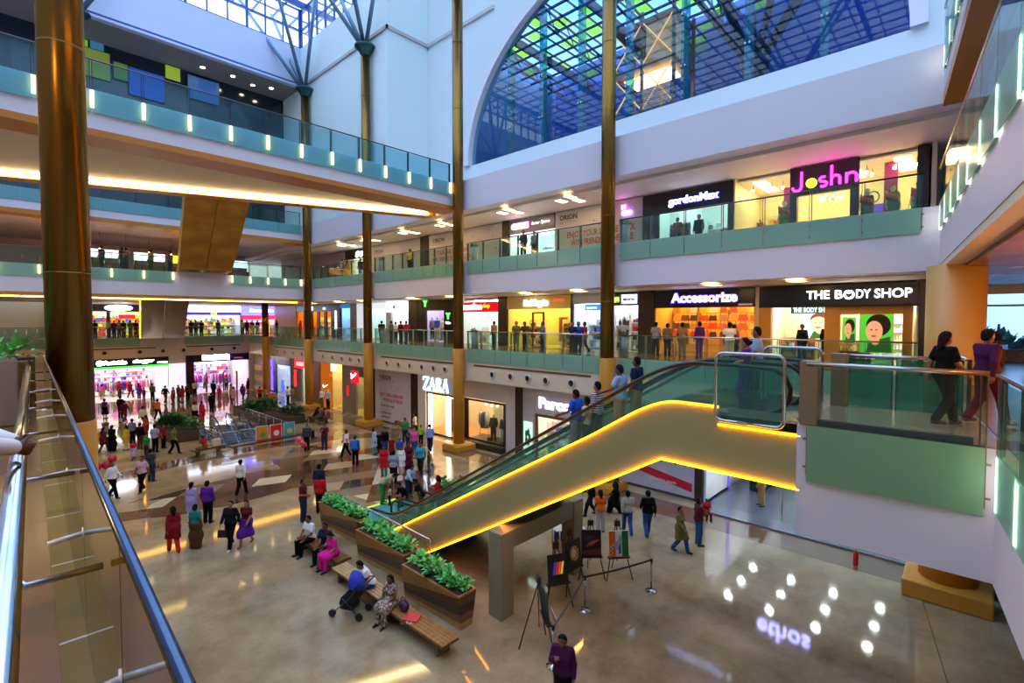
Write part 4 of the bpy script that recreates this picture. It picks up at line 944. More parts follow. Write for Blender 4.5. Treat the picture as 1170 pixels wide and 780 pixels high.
clothes_rail('rail of pale garments just inside the ZARA window, left of the mannequins', s, 5.5, 1.0, .8, ['#6a6a6e','#b8b0a4','#33343a','#d8d4cc'], h=2.0, n=7)
pier('dark post left of the serif fashion shop', (XG-.12, 30.5, 0), -PI/2, .78, HG)
hoarding('tall white ground floor hoarding with dark ORION and red lines, by the serif fashion shop', XG, 35.5, 30.55, 0, HG, [('ORION', 1.5, 3.55, .5, '#4a4248', 1.6, .012), ('ENJOY YOUR COFFEE AND', 2.3, 2.2, .36, '#c8502c', 3.2, .008), ('WAFFLES AT SHOP', 2.5, 1.8, .36, '#c8502c', 2.6, .008), ('at the lake side', 1.8, 1.35, .22, '#5a5258', 1.8, .004), ('coming soon', 1.6, .8, .22, '#5a5258', 1.4, .004), ('opening here', 1.5, .45, .18, '#5a5258', 1.1, .004)], col='#c6c0c6', dots=16, seed=12, red=[(2.9,.15),(2.9,.4),(4.7,.3),(4.7,.05)])
pier('dark post right of the leaping cat shop', (XG-.12, 36.9, 0), -PI/2, 1.35, HG)

s = shopX('sportswear_shop_red', 'grey walled sportswear shop with red square leaping cat sign', XG, 40.8, 36.9, 0, HG, wall='#a89468', floor='#d8c060', light='#fff0b8', power=9.)
s.board(0, 2.3, 0, HG-.05, '#8a7a58', rough=.5, name='grey_wall'); s.board(2.3, s.w, 3.3, HG-.05, '#7a6c50', rough=.5, name='grey_wall')
s.board(1.7, 2.75, 2.75, 3.75, '#e01424', emit=1.2, y=-.16)
def cat(sh, cx, cz, k, m, y=-.19):
    # a leaping cat silhouette: body, head, tail and legs
    body = [(-.42,-.18),(-.2,-.1),(.0,.0),(.16,.12),(.3,.16),(.42,.26),(.4,.34),(.3,.3),(.24,.36),(.2,.28),(.04,.22),(-.14,.2),(-.28,.1),(-.36,.22),(-.5,.3),(-.52,.24),(-.42,.16),(-.34,.0),(-.44,-.1)]
    o = poly(sh.root, 'cat_emblem', [(cx+x*k, cz+z*k) for x, z in body], m, y); return o
cat(s, 2.22, 3.25, 1.0, glow('#ffffff', 5.))
s.board(.85, 1.15, 1.5, 2.4, '#c81a20', emit=.8, y=-.1, th=.05, name='red_panel')
s.glass(2.3, s.w-.05, .1, 3.3); s.board(2.6, 3.5, 1.4, 2.6, '#cfd8f4', emit=1.6, y=1.4, name='light_box')
shelf('yellow table display of sportswear under the leaping cat sign', s, 2.2, .8, 1.5, 1.0, ['#e03a2a','#e8e8e8','#2a2a30','#e8c83a'], 2, d=.6, body='#d8c04a', seed=33, n=5, cat='table', name='display_table', emit=.1)
s = shopX('sportswear_shop_orange', 'orange walled sportswear shop with white swoosh emblems', XG, 44.8, 40.85, 0, HG, wall='#f2dcae', floor='#e8c878', light='#ffe6b0', power=10.)
s.board(0, 1.9, 0, HG-.05, '#d8701a', emit=.35, name='orange_wall'); s.board(1.9, 2.6, 3.4, HG-.05, '#f0d8c8', emit=.7)
def swoosh(sh, cx, cz, k, m):
    pts = [(-.5,-.02),(-.42,-.16),(-.24,-.16),(.6,.2),(-.22,-.04),(-.36,-.04),(-.44,.14)]
    poly(sh.root, 'swoosh_emblem', [(cx+x*k, cz+z*k) for x, z in pts], m, -.12)
swoosh(s, 1.0, 2.0, 1.0, glow('#ffffff', 3.)); swoosh(s, 2.2, 3.1, .8, glow('#e02a1a', 2.5))
s.glass(1.9, s.w-.05, .1, 3.4)
shelf('dark wall shelf of sports shoes in the orange shop', s, 2.1, 1.3, 1.7, 2.4, ['#f0f0f0','#e04a2a','#2a4ab8','#1c1c20','#f0d040'], 6, seed=34, n=8, body='#1d1a18', emit=.2)
NIKE = s
pier('ochre stone wall behind the fourth column', (XG-.1, 47.5, 0), -PI/2, 2.65, HG, mat('#8a5a2a', .4))
s = shopX('red_sign_shop', 'grey fronted shop with red upright letters and a red lit fascia', XG, 51.5, 47.55, 0, HG, wall='#e8f4f4', light='#f4ffff', power=8.)
s.board(0, 2.6, 0, HG-.05, '#6a5a48', rough=.5, name='grey_wall'); s.board(1.2, s.w, 3.3, 4.1, '#e81a24', emit=2.0, y=-.14); s.text('MISS', 2.5, 3.7, .5, '#ff8a80', 3., y=-.17, width=1.6, bold=.03)
s.text('MISS', 1.2, 2.2, .6, '#ff2a2a', 3., rot=PI/2, width=1.7, bold=.04, name='upright_lettering'); s.glass(2.6, s.w-.05, .1, 3.3); s.board(2.7, 3.2, .1, 3.2, '#e8fbff', emit=1.5, y=.5, name='light_box')
s = shopX('violet_sign_shop', 'dark fronted shop with upright violet blue neon letters in the far corner', XG, 57.6, 51.55, 0, HG, wall='#e4ecfa', light='#e0ecff', power=9.)
s.board(0, 2.4, 0, HG-.05, '#3a2a3c', rough=.3, name='dark_wall'); s.text('carnations', 1.5, 2.1, .9, '#4a30ff', 9., rot=PI/2, width=3.4, bold=.03); s.board(2.4, s.w, 3.3, HG-.05, '#5a6a90', name='blue_fascia')
s.glass(2.4, s.w-.05, .1, 3.3); s.board(3.0, 3.3, .2, 1.6, '#3a5af0', emit=1.0, y=.3, name='blue_panel')
shelf('white shelf of coloured goods in the violet neon shop', s, 3.4, 1.2, 2.2, 2.2, ['#e87aa0','#f0f0f8','#a0c8e8'], 5, seed=35, emit=.2)
t = thing('striped_panel', 'ochre panel wall with dark bands between the corner shops', 'wall panel', (XG, 61.6, 0), -PI/2)
MB().box(0,0,0,3.95,.2,4.2).build('panel', mat('#a88632', .4), t)
for z in (.5, 1.7, 2.9): MB().box(0,-.01,z,3.95,.0,z+.6).build('dark_band', mat('#5a4420', .4), t)

# ============================================================ FAR END, ground floor (front plane y = 62)
YG = 62.0
def shopY(name, label, x0, x1, Y, zf, h, **k): return Shop(name, label, 'shop', Vector((x0, Y, zf)), 0., x1-x0, h, **k)
CLO = ['#e02a5a','#f03ab0','#3a3ac0','#f0f0f8','#d02020','#7a2a9a','#20202a','#f0a0c0']
s = shopY('fashion_store_green', 'far white lit clothes store under a black fascia underlined in green', 7.1, 13.5, YG, 0, HG, wall='#fff4fa', light='#fff4f8', power=10., depth=6.2, floor='#e8e0dc')
FARA = s
s.board(0, s.w, 3.45, 4.25, '#0a0c14'); s.board(0, s.w, 3.28, 3.45, '#28e028', emit=2.2, y=-.1, name='green_strip')
s.text('Westside', 1.75, 3.86, .5, '#ffffff', 8., width=2.3, bold=.04); disc(s.root, 'round_emblem', .75, 3.86, .26, .26, glow('#ffffff', 7.), -.1); s.text('chogger', 4.2, 3.9, .46, '#ffffff', 6., width=1.8, bold=.03, shear=.2); s.board(5.4, 6.3, 3.6, 3.75, '#e8fff0', emit=2.5, y=-.1, name='small_light_sign')
for k in range(5): clothes_rail('rail of pink and red garments in the far store with the green line', s, .3+(k % 3)*1.9, 3.5+1.2*(k//3), 1.6, CLO, h=1.6, n=12, seed=40+k, group='clothes rails of the far left store')
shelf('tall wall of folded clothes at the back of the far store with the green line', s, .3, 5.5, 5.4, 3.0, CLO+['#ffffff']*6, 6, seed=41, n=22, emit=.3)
pier('white lit panel between the two far clothes stores', (13.55, YG-.1, 0), 0, 1.45, 3.45, mat('#e6e2f0', .4, emit=.5), .3)
MB_ = MB(); MB_.box(-16, YG-.02, 0, 7.1, YG+.2, HG); MB_.box(13.5, YG-.02, 3.45, 15.0, YG+.2, HG); MB_.box(21.4, YG-.02, 0, 22.2, YG+.2, HG); struct('wall_ground_far', MB_, M_CREAM)
s = shopY('fashion_store_white_sign', 'far clothes store under a dark fascia with a blown out white sign', 15.05, 21.4, YG, 0, HG, wall='#fff0ff', light='#fff4ff', power=10., depth=6.2, floor='#e0dce4')
s.board(0, s.w, 3.45, 4.25, '#180f16'); s.board(0, .75, 0, 3.45, '#30241e', name='dark_panel'); s.text('Landmark', 2.9, 3.9, .72, '#ffffff', 12., width=2.7, bold=.06); s.board(1.55, 4.25, 3.62, 4.18, '#ffffff', emit=3.5, y=-.08, th=.05, name='light_box'); s.text('fashions', 5.2, 3.75, .24, '#c87a7a', 1., width=.9)
for k in range(4): clothes_rail('rail of bright garments in the far store with the white sign', s, 1.2+(k % 2)*2.4, 3.6+1.2*(k//2), 1.9, CLO, h=1.6, n=12, seed=50+k, group='clothes rails of the far right store')
shelf('tall wall of folded clothes at the back of the far store with the white sign', s, .9, 5.5, 5.0, 3.0, CLO+['#ffffff']*5+['#5a8ae0'], 6, seed=42, n=20, emit=.3)
for x in (1.9, 3.6, 5.0): s.box('dark_red_post', x, .1, 0, x+.14, .24, 2.2, mat('#7a1a1e', .4))
# far end, first level (front plane y = 66)
s = shopY('toy_shop', 'far first level shop with oval white glow sign over bright toy shelves', 4.5, 12.6, 65.0, L1, 3.4, wall='#f4e060', light='#f0f8ff', power=9., depth=3.2)
s.board(0, s.w, 2.6, 3.36, '#39365e'); disc(s.root, 'oval_sign', 5.4, 2.98, 1.15, .3, glow('#eef2ff', 9.), -.1); s.text('toon', 5.4, 2.98, .3, '#8a9ae8', 1., y=-.12, width=1.2); s.board(4.4, 4.7, 0, 2.6, '#4a4a66', name='dark_panel')
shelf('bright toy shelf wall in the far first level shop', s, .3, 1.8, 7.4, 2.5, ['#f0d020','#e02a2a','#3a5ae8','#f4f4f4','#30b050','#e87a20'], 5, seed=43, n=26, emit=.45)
s.board(5.6, 7.0, 1.9, 2.3, '#e8201c', emit=1.4, y=1.2, name='red_sign')
s = shopY('electronics_shop', 'far first level shop under a long white board with pale letters', 14.4, 21.6, 65.0, L1, 3.4, wall='#e8e8f8', light='#f0f4ff', power=9., depth=3.2)
s.board(0, s.w, 2.65, 3.36, '#e8f0ff', emit=2.2); s.text('LIFE & BEYOND', 4.4, 3.0, .4, '#8a98b8', .4, width=3.6); s.board(0, s.w, 2.3, 2.65, '#3a2ac0', emit=1.2, y=.0, name='violet_strip'); s.board(4.0, 4.6, 2.35, 2.6, '#e8c820', emit=1.5, y=-.05, name='yellow_sign')
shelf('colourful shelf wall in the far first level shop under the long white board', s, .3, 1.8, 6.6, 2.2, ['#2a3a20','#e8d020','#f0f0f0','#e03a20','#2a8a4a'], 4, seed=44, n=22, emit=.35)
s = shopY('neon_blue_shop', 'far first level shop with blue violet glowing sign and red band, in the corner', 21.7, 26.6, 65.0, L1, 3.4, wall='#f0a0b0', light='#fff0ff', power=9., depth=3.2)
s.board(0, s.w, 2.3, 3.36, '#5a5af8', emit=2.6); s.text('Samsung Plaza'[:4]+'ple', 2.3, 2.85, .5, '#ffffff', 6., width=2.8, bold=.02); s.board(0, s.w, 1.8, 2.3, '#f02a3a', emit=1.4, y=.2, name='red_band')
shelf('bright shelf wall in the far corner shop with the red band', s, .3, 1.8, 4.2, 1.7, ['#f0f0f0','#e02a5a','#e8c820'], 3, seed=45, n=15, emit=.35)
# far end, second level: food kiosks
def kiosk(label, x, y, w, board, emit, txt=None):
    t = thing('food_kiosk', label, 'food kiosk', (x, y, L2))
    MB().box(0,0,0,w,.7,1.05).build('counter', mat('#4a3a34', .4), t, bevel=.02)
    for q in (.05, w-.15): MB().box(q,.5,1.05,q+.1,.6,2.0).build('post', mat('#2a2220', .4), t)
    MB().box(0,.45,1.45,w,.6,2.1).build('menu_board', glow(board, emit), t)
    MB().box(-.1,.2,2.1,w+.1,.9,2.2).build('canopy', mat('#6a5a44', .4), t)
    if txt: obj('lettering', text_mesh(txt, .34, mat('#5a2a10', .4), .02, .02), t, (w/2, .42, 1.78))
for a in ((-2.5, 50.5, 3.0, '#dfe8ff', 1.1, None, 'second level food kiosk with white menu board, left of the wide column'), (6.3, 52.0, 2.4, '#e8f0ff', 1.1, None, 'second level food kiosk with pale menu board behind the lamp lit railing'), (9.2, 52.3, 2.2, '#ffffff', 1.1, None, 'second level food kiosk with bright white board, middle of the row'), (11.9, 52.6, 2.6, '#ff9a1a', 2.8, 'CAFE', 'second level food kiosk with an orange glowing board'), (16.4, 52.8, 2.0, '#bfe0ff', 1.1, None, 'second level food kiosk with a blue white board by the tilted wooden escalator')):
    kiosk(a[6], *a[:6])
# hanging pendants over the kiosks
for k in range(9):
    t = thing('pendant_lamp', 'thin pendant lamp hanging over the far food kiosks', 'pendant lamp', (3.5+1.6*k, 50.6+.25*(k % 3), 15.1), 0, 'pendants over the food kiosks')
    MB().tube([(0,0,0),(0,0,-1.1)], .012, 6).build('cord', M_BLACK, t)
    c = MB(); c.lathe([(.02,-1.1),(.12,-1.3),(.13,-1.32)], n=12); c.build('lamp_shade', mat('#3a2c28', .4), t, smooth=True)
    MB().ball((0,0,-1.3), .06, 8, 6).build('bulb', glow('#ffd9a0', 25.), t)
# reflections in the dark rear glazing of level 3, painted as faintly glowing panels
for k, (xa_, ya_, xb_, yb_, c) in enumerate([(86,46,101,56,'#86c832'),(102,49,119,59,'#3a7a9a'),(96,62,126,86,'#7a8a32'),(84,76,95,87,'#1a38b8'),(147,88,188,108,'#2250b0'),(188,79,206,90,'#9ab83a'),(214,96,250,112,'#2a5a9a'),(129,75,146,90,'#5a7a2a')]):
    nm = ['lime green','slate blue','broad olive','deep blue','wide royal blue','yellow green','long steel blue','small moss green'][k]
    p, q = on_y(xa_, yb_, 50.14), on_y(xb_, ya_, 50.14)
    poster(nm + ' painted reflection on the dark glazed rear wall of the top level', ((p.x+q.x)/2, 50.14-.02*k, min(p.z,q.z)), 0, q.x-p.x, abs(q.z-p.z), lambda t, w, h, c=c: poly(t, 'print', [(-w/2+.05,.05),(w/2-.05,.05),(w/2-.05,h-.05),(-w/2+.05,h-.05)], mat(c, .4, emit=.25)), cat='wall panel', name='reflection_panel', frame='#22303a')
# spotlit ceiling of the top level, far side
for k, (x, y) in enumerate([(13.5,48.5),(15.8,48.3),(17.6,48.8),(19.0,48.2)]):
    t = thing('downlight', 'bright round downlight in the dark top level soffit', 'ceiling light', (x, y, 29.5), 0, 'top level downlights'); MB().lathe([(.16,-.02),(.02,-.02)], n=12).build('lamp_disc', glow('#fff0d0', 25.), t)
# ============================================================ air nozzles and slot diffusers on the first level fascia
def nozzle_meshes():
    a = MB(); a.lathe([(.24,0),(.24,.05),(.17,.09),(.17,.02)], n=20); am = a.mesh('nozzle_ring', mat('#cfc8bc', .4), True)
    c = MB(); c.lathe([(.17,.03),(.06,.06),(.05,.02)], n=16); cm = c.mesh('nozzle_core', mat('#1c1a18', .5), True)
    for m in (am, cm): m.transform(Matrix.Rotation(PI/2, 4, 'X'))
    return am, cm
am, cm = nozzle_meshes()
for y in (15.2, 16.9, 18.2, 19.5, 21.0, 25.4, 26.6, 27.9, 29.3, 30.7, 32.2, 36.2, 37.6, 39.0, 40.6, 42.3, 46.6, 48.5, 50.4, 52.2):
    t = thing('air_vent', 'round air nozzle on the cream fascia above the ground floor shops', 'air nozzle', (XS, y, 4.86), -PI/2, 'air nozzles of the long fascia'); obj('nozzle_ring', am, t); obj('nozzle_core', cm, t)
for x in (-1, 2, 5, 8, 10.7, 12.6, 14.4, 17.0, 19.2):
    t = thing('air_vent', 'round air nozzle on the cream fascia above the far clothes stores', 'air nozzle', (x, YF1, 4.95), 0, 'air nozzles of the far fascia'); obj('nozzle_ring', am, t); obj('nozzle_core', cm, t)
for (a, c), nm in zip([(14, 22.6), (24.6, 33), (35.2, 43.4), (45.4, 53)], ['near the perfume shop', 'above the serif fashion shop', 'above the orange and red sportswear shops', 'above the red sign shop']):
    o = MB().box(XS-.03, a, 5.27, XS, c, 5.37).build('slot_vent', mat('#5a4a34', .5)); tag(o, 'long dark slot diffuser in the cream fascia ' + nm, 'air slot')
for (a, c), nm in zip([(6.8, 12.0), (14.6, 19.8)], ['over the store with the green line', 'over the store with the white sign']):
    o = MB().box(a, YF1-.03, 5.25, c, YF1, 5.36).build('slot_vent', mat('#5a4a34', .5)); tag(o, 'long dark slot diffuser in the far cream fascia ' + nm, 'air slot')
# ------------------------------------------------------------------ escalators
def lerp(a, b, t): return a+(b-a)*t
def smooth_path(pts, n=5, rad=.6):
    out = [pts[0]]
    for i in range(1, len(pts)-1):
        p, q, r = Vector(pts[i-1]), Vector(pts[i]), Vector(pts[i+1])
        a = q+(p-q).normalized()*min(rad, (p-q).length*.45); c = q+(r-q).normalized()*min(rad, (r-q).length*.45)
        for k in range(n+1):
            t = k/n; out.append(tuple((1-t)**2*a+2*t*(1-t)*q+t*t*c))
    out.append(pts[-1]); return out
def escalator(label, loc, rz, H, wd=1.3, flat0=2.2, flat1=1.9, side=None, soffit=None, strips=None, top_drop=.35, steps=True, group=None, thick=.92, glassm=None, slope=.577):
    """local x runs down the slope from the top landing, z=0 is the lower floor"""
    root = thing('escalator', label, 'escalator', loc, rz, group)
    run = H/slope; s1 = flat0+run; s2 = s1+flat1; hw = wd/2
    lip = .4
    top = [(0,H-.2),(1.45,H-.2),(1.45,H+.15),(flat0+.1,H+.15),(flat0+.8,H-.02)]
    top = [(0,H-.2),(1.45,H-.2),(1.45,H+.15)] + [tuple(v) for v in smooth_path([(flat0-.4,H+.15),(flat0+.55,H+.15),(flat0+2.2,H+lip-(2.2-.0)*slope)], 6, .9)] + [(s1+.2,.36),(s2,.3),(s2,.0)]
    bot = [(flat0+thick/slope*1.0+run-.9*1.0,0.0),(flat0+.46,H-1.18),(0,H-1.23)]
    bx = flat0+.46+(H-1.18)/slope
    bot = [(bx,0.0),(flat0+.46,H-1.18),(0,H-1.23)]
    prof = top+bot
    for sgn in (-1, 1):
        b = MB(); y0 = sgn*hw; y1 = sgn*(hw-.06)
        n = len(prof); v = [(p[0],min(y0,y1),p[1]) for p in prof]+[(p[0],max(y0,y1),p[1]) for p in prof]
        b.add(v, [list(range(n)), list(range(n,2*n))[::-1]]+[(i,i+n,(i+1)%n+n,(i+1)%n) for i in range(n)])
        b.build('side_panel', side or M_CREAM, root)
        # balustrade glass
        g = MB(); lo = [(.75,H+.1),(flat0-.1,H+.16),(flat0+1.2,H+lip-1.2*slope),(s1+.1,.38),(s2-.5,.32)]
        hi = [(.75,H+.92),(flat0-.1,H+.92),(flat0+1.2,H+.95-.9*slope),(s1-.2,1.0),(s2-.5,.9)]
        vs = []
        for a, c in zip(lo, hi): vs += [(a[0],sgn*(hw-.12),a[1]),(c[0],sgn*(hw-.12),c[1])]
        g.add(vs, [(2*i,2*i+2,2*i+3,2*i+1) for i in range(4)]); g.build('balustrade_glass', glassm or glass('#dff2ec', .14, '#7fc8b8', .02, .02, .5), root)
        yy = sgn*(hw-.12)
        path = [(.75+.42*math.cos(t), yy, H+.51+.44*math.sin(t)) for t in [R(a) for a in (265,235,205,180,150,120,95)]]
        mid = smooth_path([(flat0-1.0,yy,H+.95),(flat0+.3,yy,H+.95),(s1-.2,yy,1.0+.05),(s2-.75,yy,.93)], 6, 1.0)
        path += mid + [(s2-.6+.4*math.cos(t), yy, .51+.42*math.sin(t)) for t in [R(a) for a in (75,45,15,-15,-45,-80)]]
        # turn the upper newel outward (towards smaller x)
        path = [(.75-.42*math.cos(R(a)), yy, H+.51+.44*math.sin(R(a))) for a in (-85,-55,-25,5,35,65)] [0:0] + [(.62-.42*math.cos(R(a)), yy, H+.51+.44*math.sin(R(a))) for a in (-80,-50,-20,10,40,70)] + path[7:]
        b = MB(); b.tube(path, .045, 8); b.build('handrail', mat('#15130f', .3), root, smooth=True)
        b = MB(); b.box(.3, min(yy-.05,yy+.05), H, 1.3, max(yy-.05,yy+.05), H+.12); b.box(s2-1.0, min(yy-.05,yy+.05), 0, s2-.1, max(yy-.05,yy+.05), .3); b.build('newel_base', M_STEEL, root)
        if strips and sgn > 0:
            for path_, nm in ((top[2:-2], 'light_strip'), ([bot[0],bot[1],bot[2]], 'light_strip'), ([top[0],top[1]], 'light_strip')):
                b = MB(); q = []
                off = .0
                for (x, z) in path_: q.append((x, sgn*(hw+.035), z + (-.03 if path_ is not bot else .03)))
                if len(path_) == 3: q = [(x, yq, z+.06) for x, yq, z in q]
                b.tube(q, .018, 6); b.build(nm, strips, root)
    # soffit
    b = MB(); v = []
    pts = [(0,H-1.23),(flat0+.46,H-1.18),(bx,0.0)]
    for x, z in pts: v += [(x,-hw+.06,z),(x,hw-.06,z),(x,-hw+.06,z+.06),(x,hw-.06,z+.06)]
    b.add(v, [(0,1,5,4),(4,5,9,8),(2,6,7,3),(6,10,11,7)]); b.build('soffit', soffit or mat('#3a322a', .4), root)
    b = MB(); b.box(-.1,-hw+.1,H-.05,flat0-.3,hw-.1,H+.0); b.build('comb_plate', M_STEEL, root)
    b = MB(); b.box(s1+.3,-hw+.1,0,s2+.2,hw-.1,.02); b.build('comb_plate', M_STEEL, root)
    if steps:
        sm = MB(); sm.box(0,-hw+.16,-.02,.4,hw-.16,0); sm.box(.37,-hw+.16,-.23,.4,hw-.16,-.02); sme = sm.mesh('step', mat('#4a4c4e', .35, .7))
        k = 0; x = flat0-.2
        while x < s1+.3:
            z = H if x < flat0 else max(.0, H-(x-flat0)*slope)
            obj('step', sme, root, (x, 0, max(z, .03))); x += .4
    return root
PANEL = mat('#8f9264', .3, spec=.6, noise=.05, scale=.5)
AMB = glow('#ff9408', 12.)
escalator('near escalator with glowing amber edges along its olive side panel, carrying riders', (10.65, 2.25, 0), PI/2, L1, side=PANEL, soffit=mat('#4b443a', .35), strips=AMB)
escalator('second escalator running alongside behind the amber edged one', (12.05, 2.25, 0), PI/2, L1, side=PANEL, soffit=mat('#4b443a', .35))
GW = wood('#b07f24','#d6a440',(.5,.5,.5),.4); SL = mat('#8c8076', .16, .55, noise=.08, scale=.6)
a1 = math.atan2(14.4, 2.7); ux, uy = math.cos(a1), math.sin(a1); px_, py_ = -uy, ux
for k, nm in ((.84, 'left'), (-.84, 'right')):
    escalator('tilted upper escalator with golden wood underside below the bridge, %s of the pair' % nm, (9.6+px_*k*1.01, 31.3+py_*k*1.01, L2), a1, L3-L2, wd=1.66, flat0=1.6, flat1=1.2, side=GW, soffit=GW, steps=False, slope=.43, thick=.9)
    escalator('lower escalator with shiny grey brown underside before the far shops, %s of the pair' % nm, (10.3-.986*k*1.03, 47.0+.167*k*1.03, L1), math.atan2(13, 2.2), L2-L1, wd=1.66, flat0=1.4, flat1=1.2, side=SL, soffit=SL, steps=False, slope=.5, strips=AMB if nm == 'left' else None)
for x, nm in ((11.25, 'left'), (13.3, 'right')):
    escalator('%s basement escalator with blue lit glass sides inside the railed well' % nm, (x, 42.4, -4.78), -PI/2, 4.78, wd=1.2, flat0=1.2, flat1=.4, side=mat('#8fa8c8', .3, .4), glassm=glass('#cfe4ff', .25, '#9fc8ff', .08), slope=.6)
# support frame under the escalators
sp = thing('support_frame', 'square olive grey portal frame holding up the escalators', 'support frame', (11.3, 9.45, 0))
for x in (-1.86, 1.46): MB().box(x,-.25,0,x+.5,.25,2.38).build('post', mat('#8c8264', .4, noise=.05), sp, bevel=.02)
MB().box(-1.36,-.22,1.85,1.46,.22,2.37).build('crossbeam', mat('#8c8264', .4, noise=.05), sp, bevel=.02)
# barriers beside the top of the escalators
def barrier(label, x, ya, yb):
    t = thing('glass_barrier', label, 'barrier', (x, ya, L1))
    L_ = yb-ya; q = [(0,0,-.12),(0,L_,-.12),(0,L_,1.2),(0,0,1.2)]
    pts = smooth_path([(0,L_*.5,-.12),(0,L_,-.12),(0,L_,1.2),(0,0,1.2),(0,0,-.12),(0,L_*.5,-.12)], 6, .16)
    MB().tube(pts, .035, 10).build('tube_frame', M_STEEL, t, smooth=True)
    MB().box(-.008,.05,-.08,.008,L_-.05,1.16).build('glass_panel', glass('#dceeea', .1, '#5fb0a4', .02, .02, .5), t)
barrier('round cornered steel and glass barrier at the head of the near escalator', 9.88, 2.5, 3.72)
barrier('round cornered steel and glass barrier on the far side of the escalator heads', 12.9, 2.5, 3.72)
for x, y, nm in ((10.02, 2.12, 'near corner of the escalator head'), (12.62, 2.12, 'far corner of the escalator head')):
    o = MB().box(-.14,-.14,0,.14,.14,1.12).build('newel_post', mat('#7a6f56', .35, .3), None, bevel=.01); o.location = (x, y, L1+.006); tag(o, 'square olive brown post at the ' + nm, 'post')
# coloured mat at the foot of the escalators
t = thing('floor_mat', 'teal floor mat edged in bright yellow green at the foot of the escalators', 'floor mat', (11.35, 17.5, 0))
MB().box(-1.6,-.2,0,1.6,1.5,.012).build('mat_field', mat('#3f9a98', .5), t)
YG_ = mat('#c8e81e', .5, emit=.25)
for q in ((-1.75,-.45,1.75,-.2),(-1.75,1.5,1.75,1.7),(-1.8,-.45,-1.6,1.7)): MB().box(q[0],q[1],0,q[2],q[3],.014).build('mat_border', YG_, t)

# ------------------------------------------------------------------ plants
def leaf_clump(seed, n=26, r=.28, h=.34, L_=.17, w=.14):
    rg = random.Random(seed); b = MB()
    for k in range(n):
        a = rg.uniform(0, 2*PI); el = rg.uniform(.15, 1.3); d = Vector((math.cos(a)*math.cos(el), math.sin(a)*math.cos(el), math.sin(el)))
        base = Vector((rg.uniform(-.35,.35)*r, rg.uniform(-.35,.35)*r, 0)) + d*rg.uniform(.2,1.)*h*.7; base.z = abs(base.z)
        s_ = d.cross(Vector((0,0,1))).normalized()*w*rg.uniform(.7,1.3)/2; ll = L_*rg.uniform(.7,1.3)
        tipd = (d+Vector((0,0,-.5))).normalized(); m1 = base+d*ll*.5; tip = m1+tipd*ll*.6; nrm = s_.cross(d).normalized()*w*.12
        b.add([base, m1+s_+nrm, tip, m1-s_+nrm, m1-nrm*.5], [(0,1,4),(0,4,3),(1,2,4),(3,4,2)])
    for k in range(5):
        a = k*1.3; b.tube([(0,0,.004),(r*.3*math.cos(a), r*.3*math.sin(a), h*.5)], .008, 4)
    b.v = [(x, y, max(z, .0)) for x, y, z in b.v]
    return b
LEAF = [mat(c, .45) for c in ('#58b852','#48a84c','#78c864','#3a9044')]
LEAFD = [mat(c, .5) for c in ('#24581f','#2f6a26','#1c4a20')]
CL = [leaf_clump(k).mesh('leaves', LEAF[0]) for k in range(5)]
BU = [leaf_clump(k+20, 150, .9, .8, .26, .13).mesh('leaves', LEAF[0]) for k in range(3)]
def clump(label, loc, sc_=1., group=None, dark=False, seed=0, name='leafy_plant', mesh=None):
    rg = random.Random(seed); o = obj(name, (mesh or CL)[seed % (3 if mesh else 5)], None, loc, rg.uniform(0, 6)); o.scale = (sc_, sc_, sc_*rg.uniform(.85,1.1))
    o.material_slots[0].link = 'OBJECT'; o.material_slots[0].material = rg.choice(LEAFD if dark else LEAF)
    return tag(o, label, 'plant', group)
WT = [wood('#8f6632','#a3783e',(1.5,1.5,10)), wood('#553318','#63401f',(1.5,1.5,10)), wood('#28140c','#331a10',(1.5,1.5,10)), wood('#704824','#7f542c',(1.5,1.5,10)), wood('#a87e44','#bb9052',(1.5,1.5,10))]
def wedge_planter(label, Ynear, Yfar, Xf, h0, h1, group, wf=1.05):
    """faceted timber planter; its long face is built of five slanted bands of different woods"""
    t = thing('planter', label, 'planter', (Xf, Ynear, 0))
    Ln = Yfar-Ynear; wn = .62 if wf > .8 else .5
    fr = [0, .2, .44, .71, .95, 1.0]              # band limits near end (bottom to top)
    ff = [0, .1, .2, .33, .48, 1.0]            # far end
    und = .18
    cols = [4, 3, 2, 1, 0]
    for k in range(5):
        b = MB()
        def X(fz, near): return -0.0 + (und*(1-fz) if near else und*.6*(1-fz))
        za, zb = fr[k]*h0, fr[k+1]*h0; zc, zd = ff[k]*h1, ff[k+1]*h1
        # near end, far end corners; front (x small) and back
        n0 = (X(fr[k],1),.12*(1-fr[k]),za); n1 = (X(fr[k+1],1),.12*(1-fr[k+1]),zb); f0 = (X(ff[k],0),Ln,zc); f1 = (X(ff[k+1],0),Ln,zd)
        m0 = (wn-X(fr[k],1)*.3,.12*(1-fr[k]),za); m1 = (wn-X(fr[k+1],1)*.3,.12*(1-fr[k+1]),zb); g0 = (wf,Ln,zc); g1 = (wf,Ln,zd)
        b.add([n0,n1,f0,f1,m0,m1,g0,g1], [(0,2,3,1),(4,5,7,6),(0,1,5,4),(2,6,7,3),(0,4,6,2),(1,3,7,5)])
        b.build('timber_band', WT[cols[k]], t)
    b = MB(); b.add([(.06,.06,h0+.005),(wn-.06,.06,h0+.005),(wf-.06,Ln-.06,h1+.005),(.06,Ln-.06,h1+.005)], [(0,1,2,3)]); b.build('soil', mat('#3a2a1c', .9, bump=.5, scale=20), t)
    return t, wn, wf
PLN = [('nearest', 9.6, 12.15, 8.27, 1.0, 1.0), ('middle', 12.55, 15.4, 8.62, 1.0, .98), ('farthest', 15.95, 18.9, 9.0, 1.0, .95)]
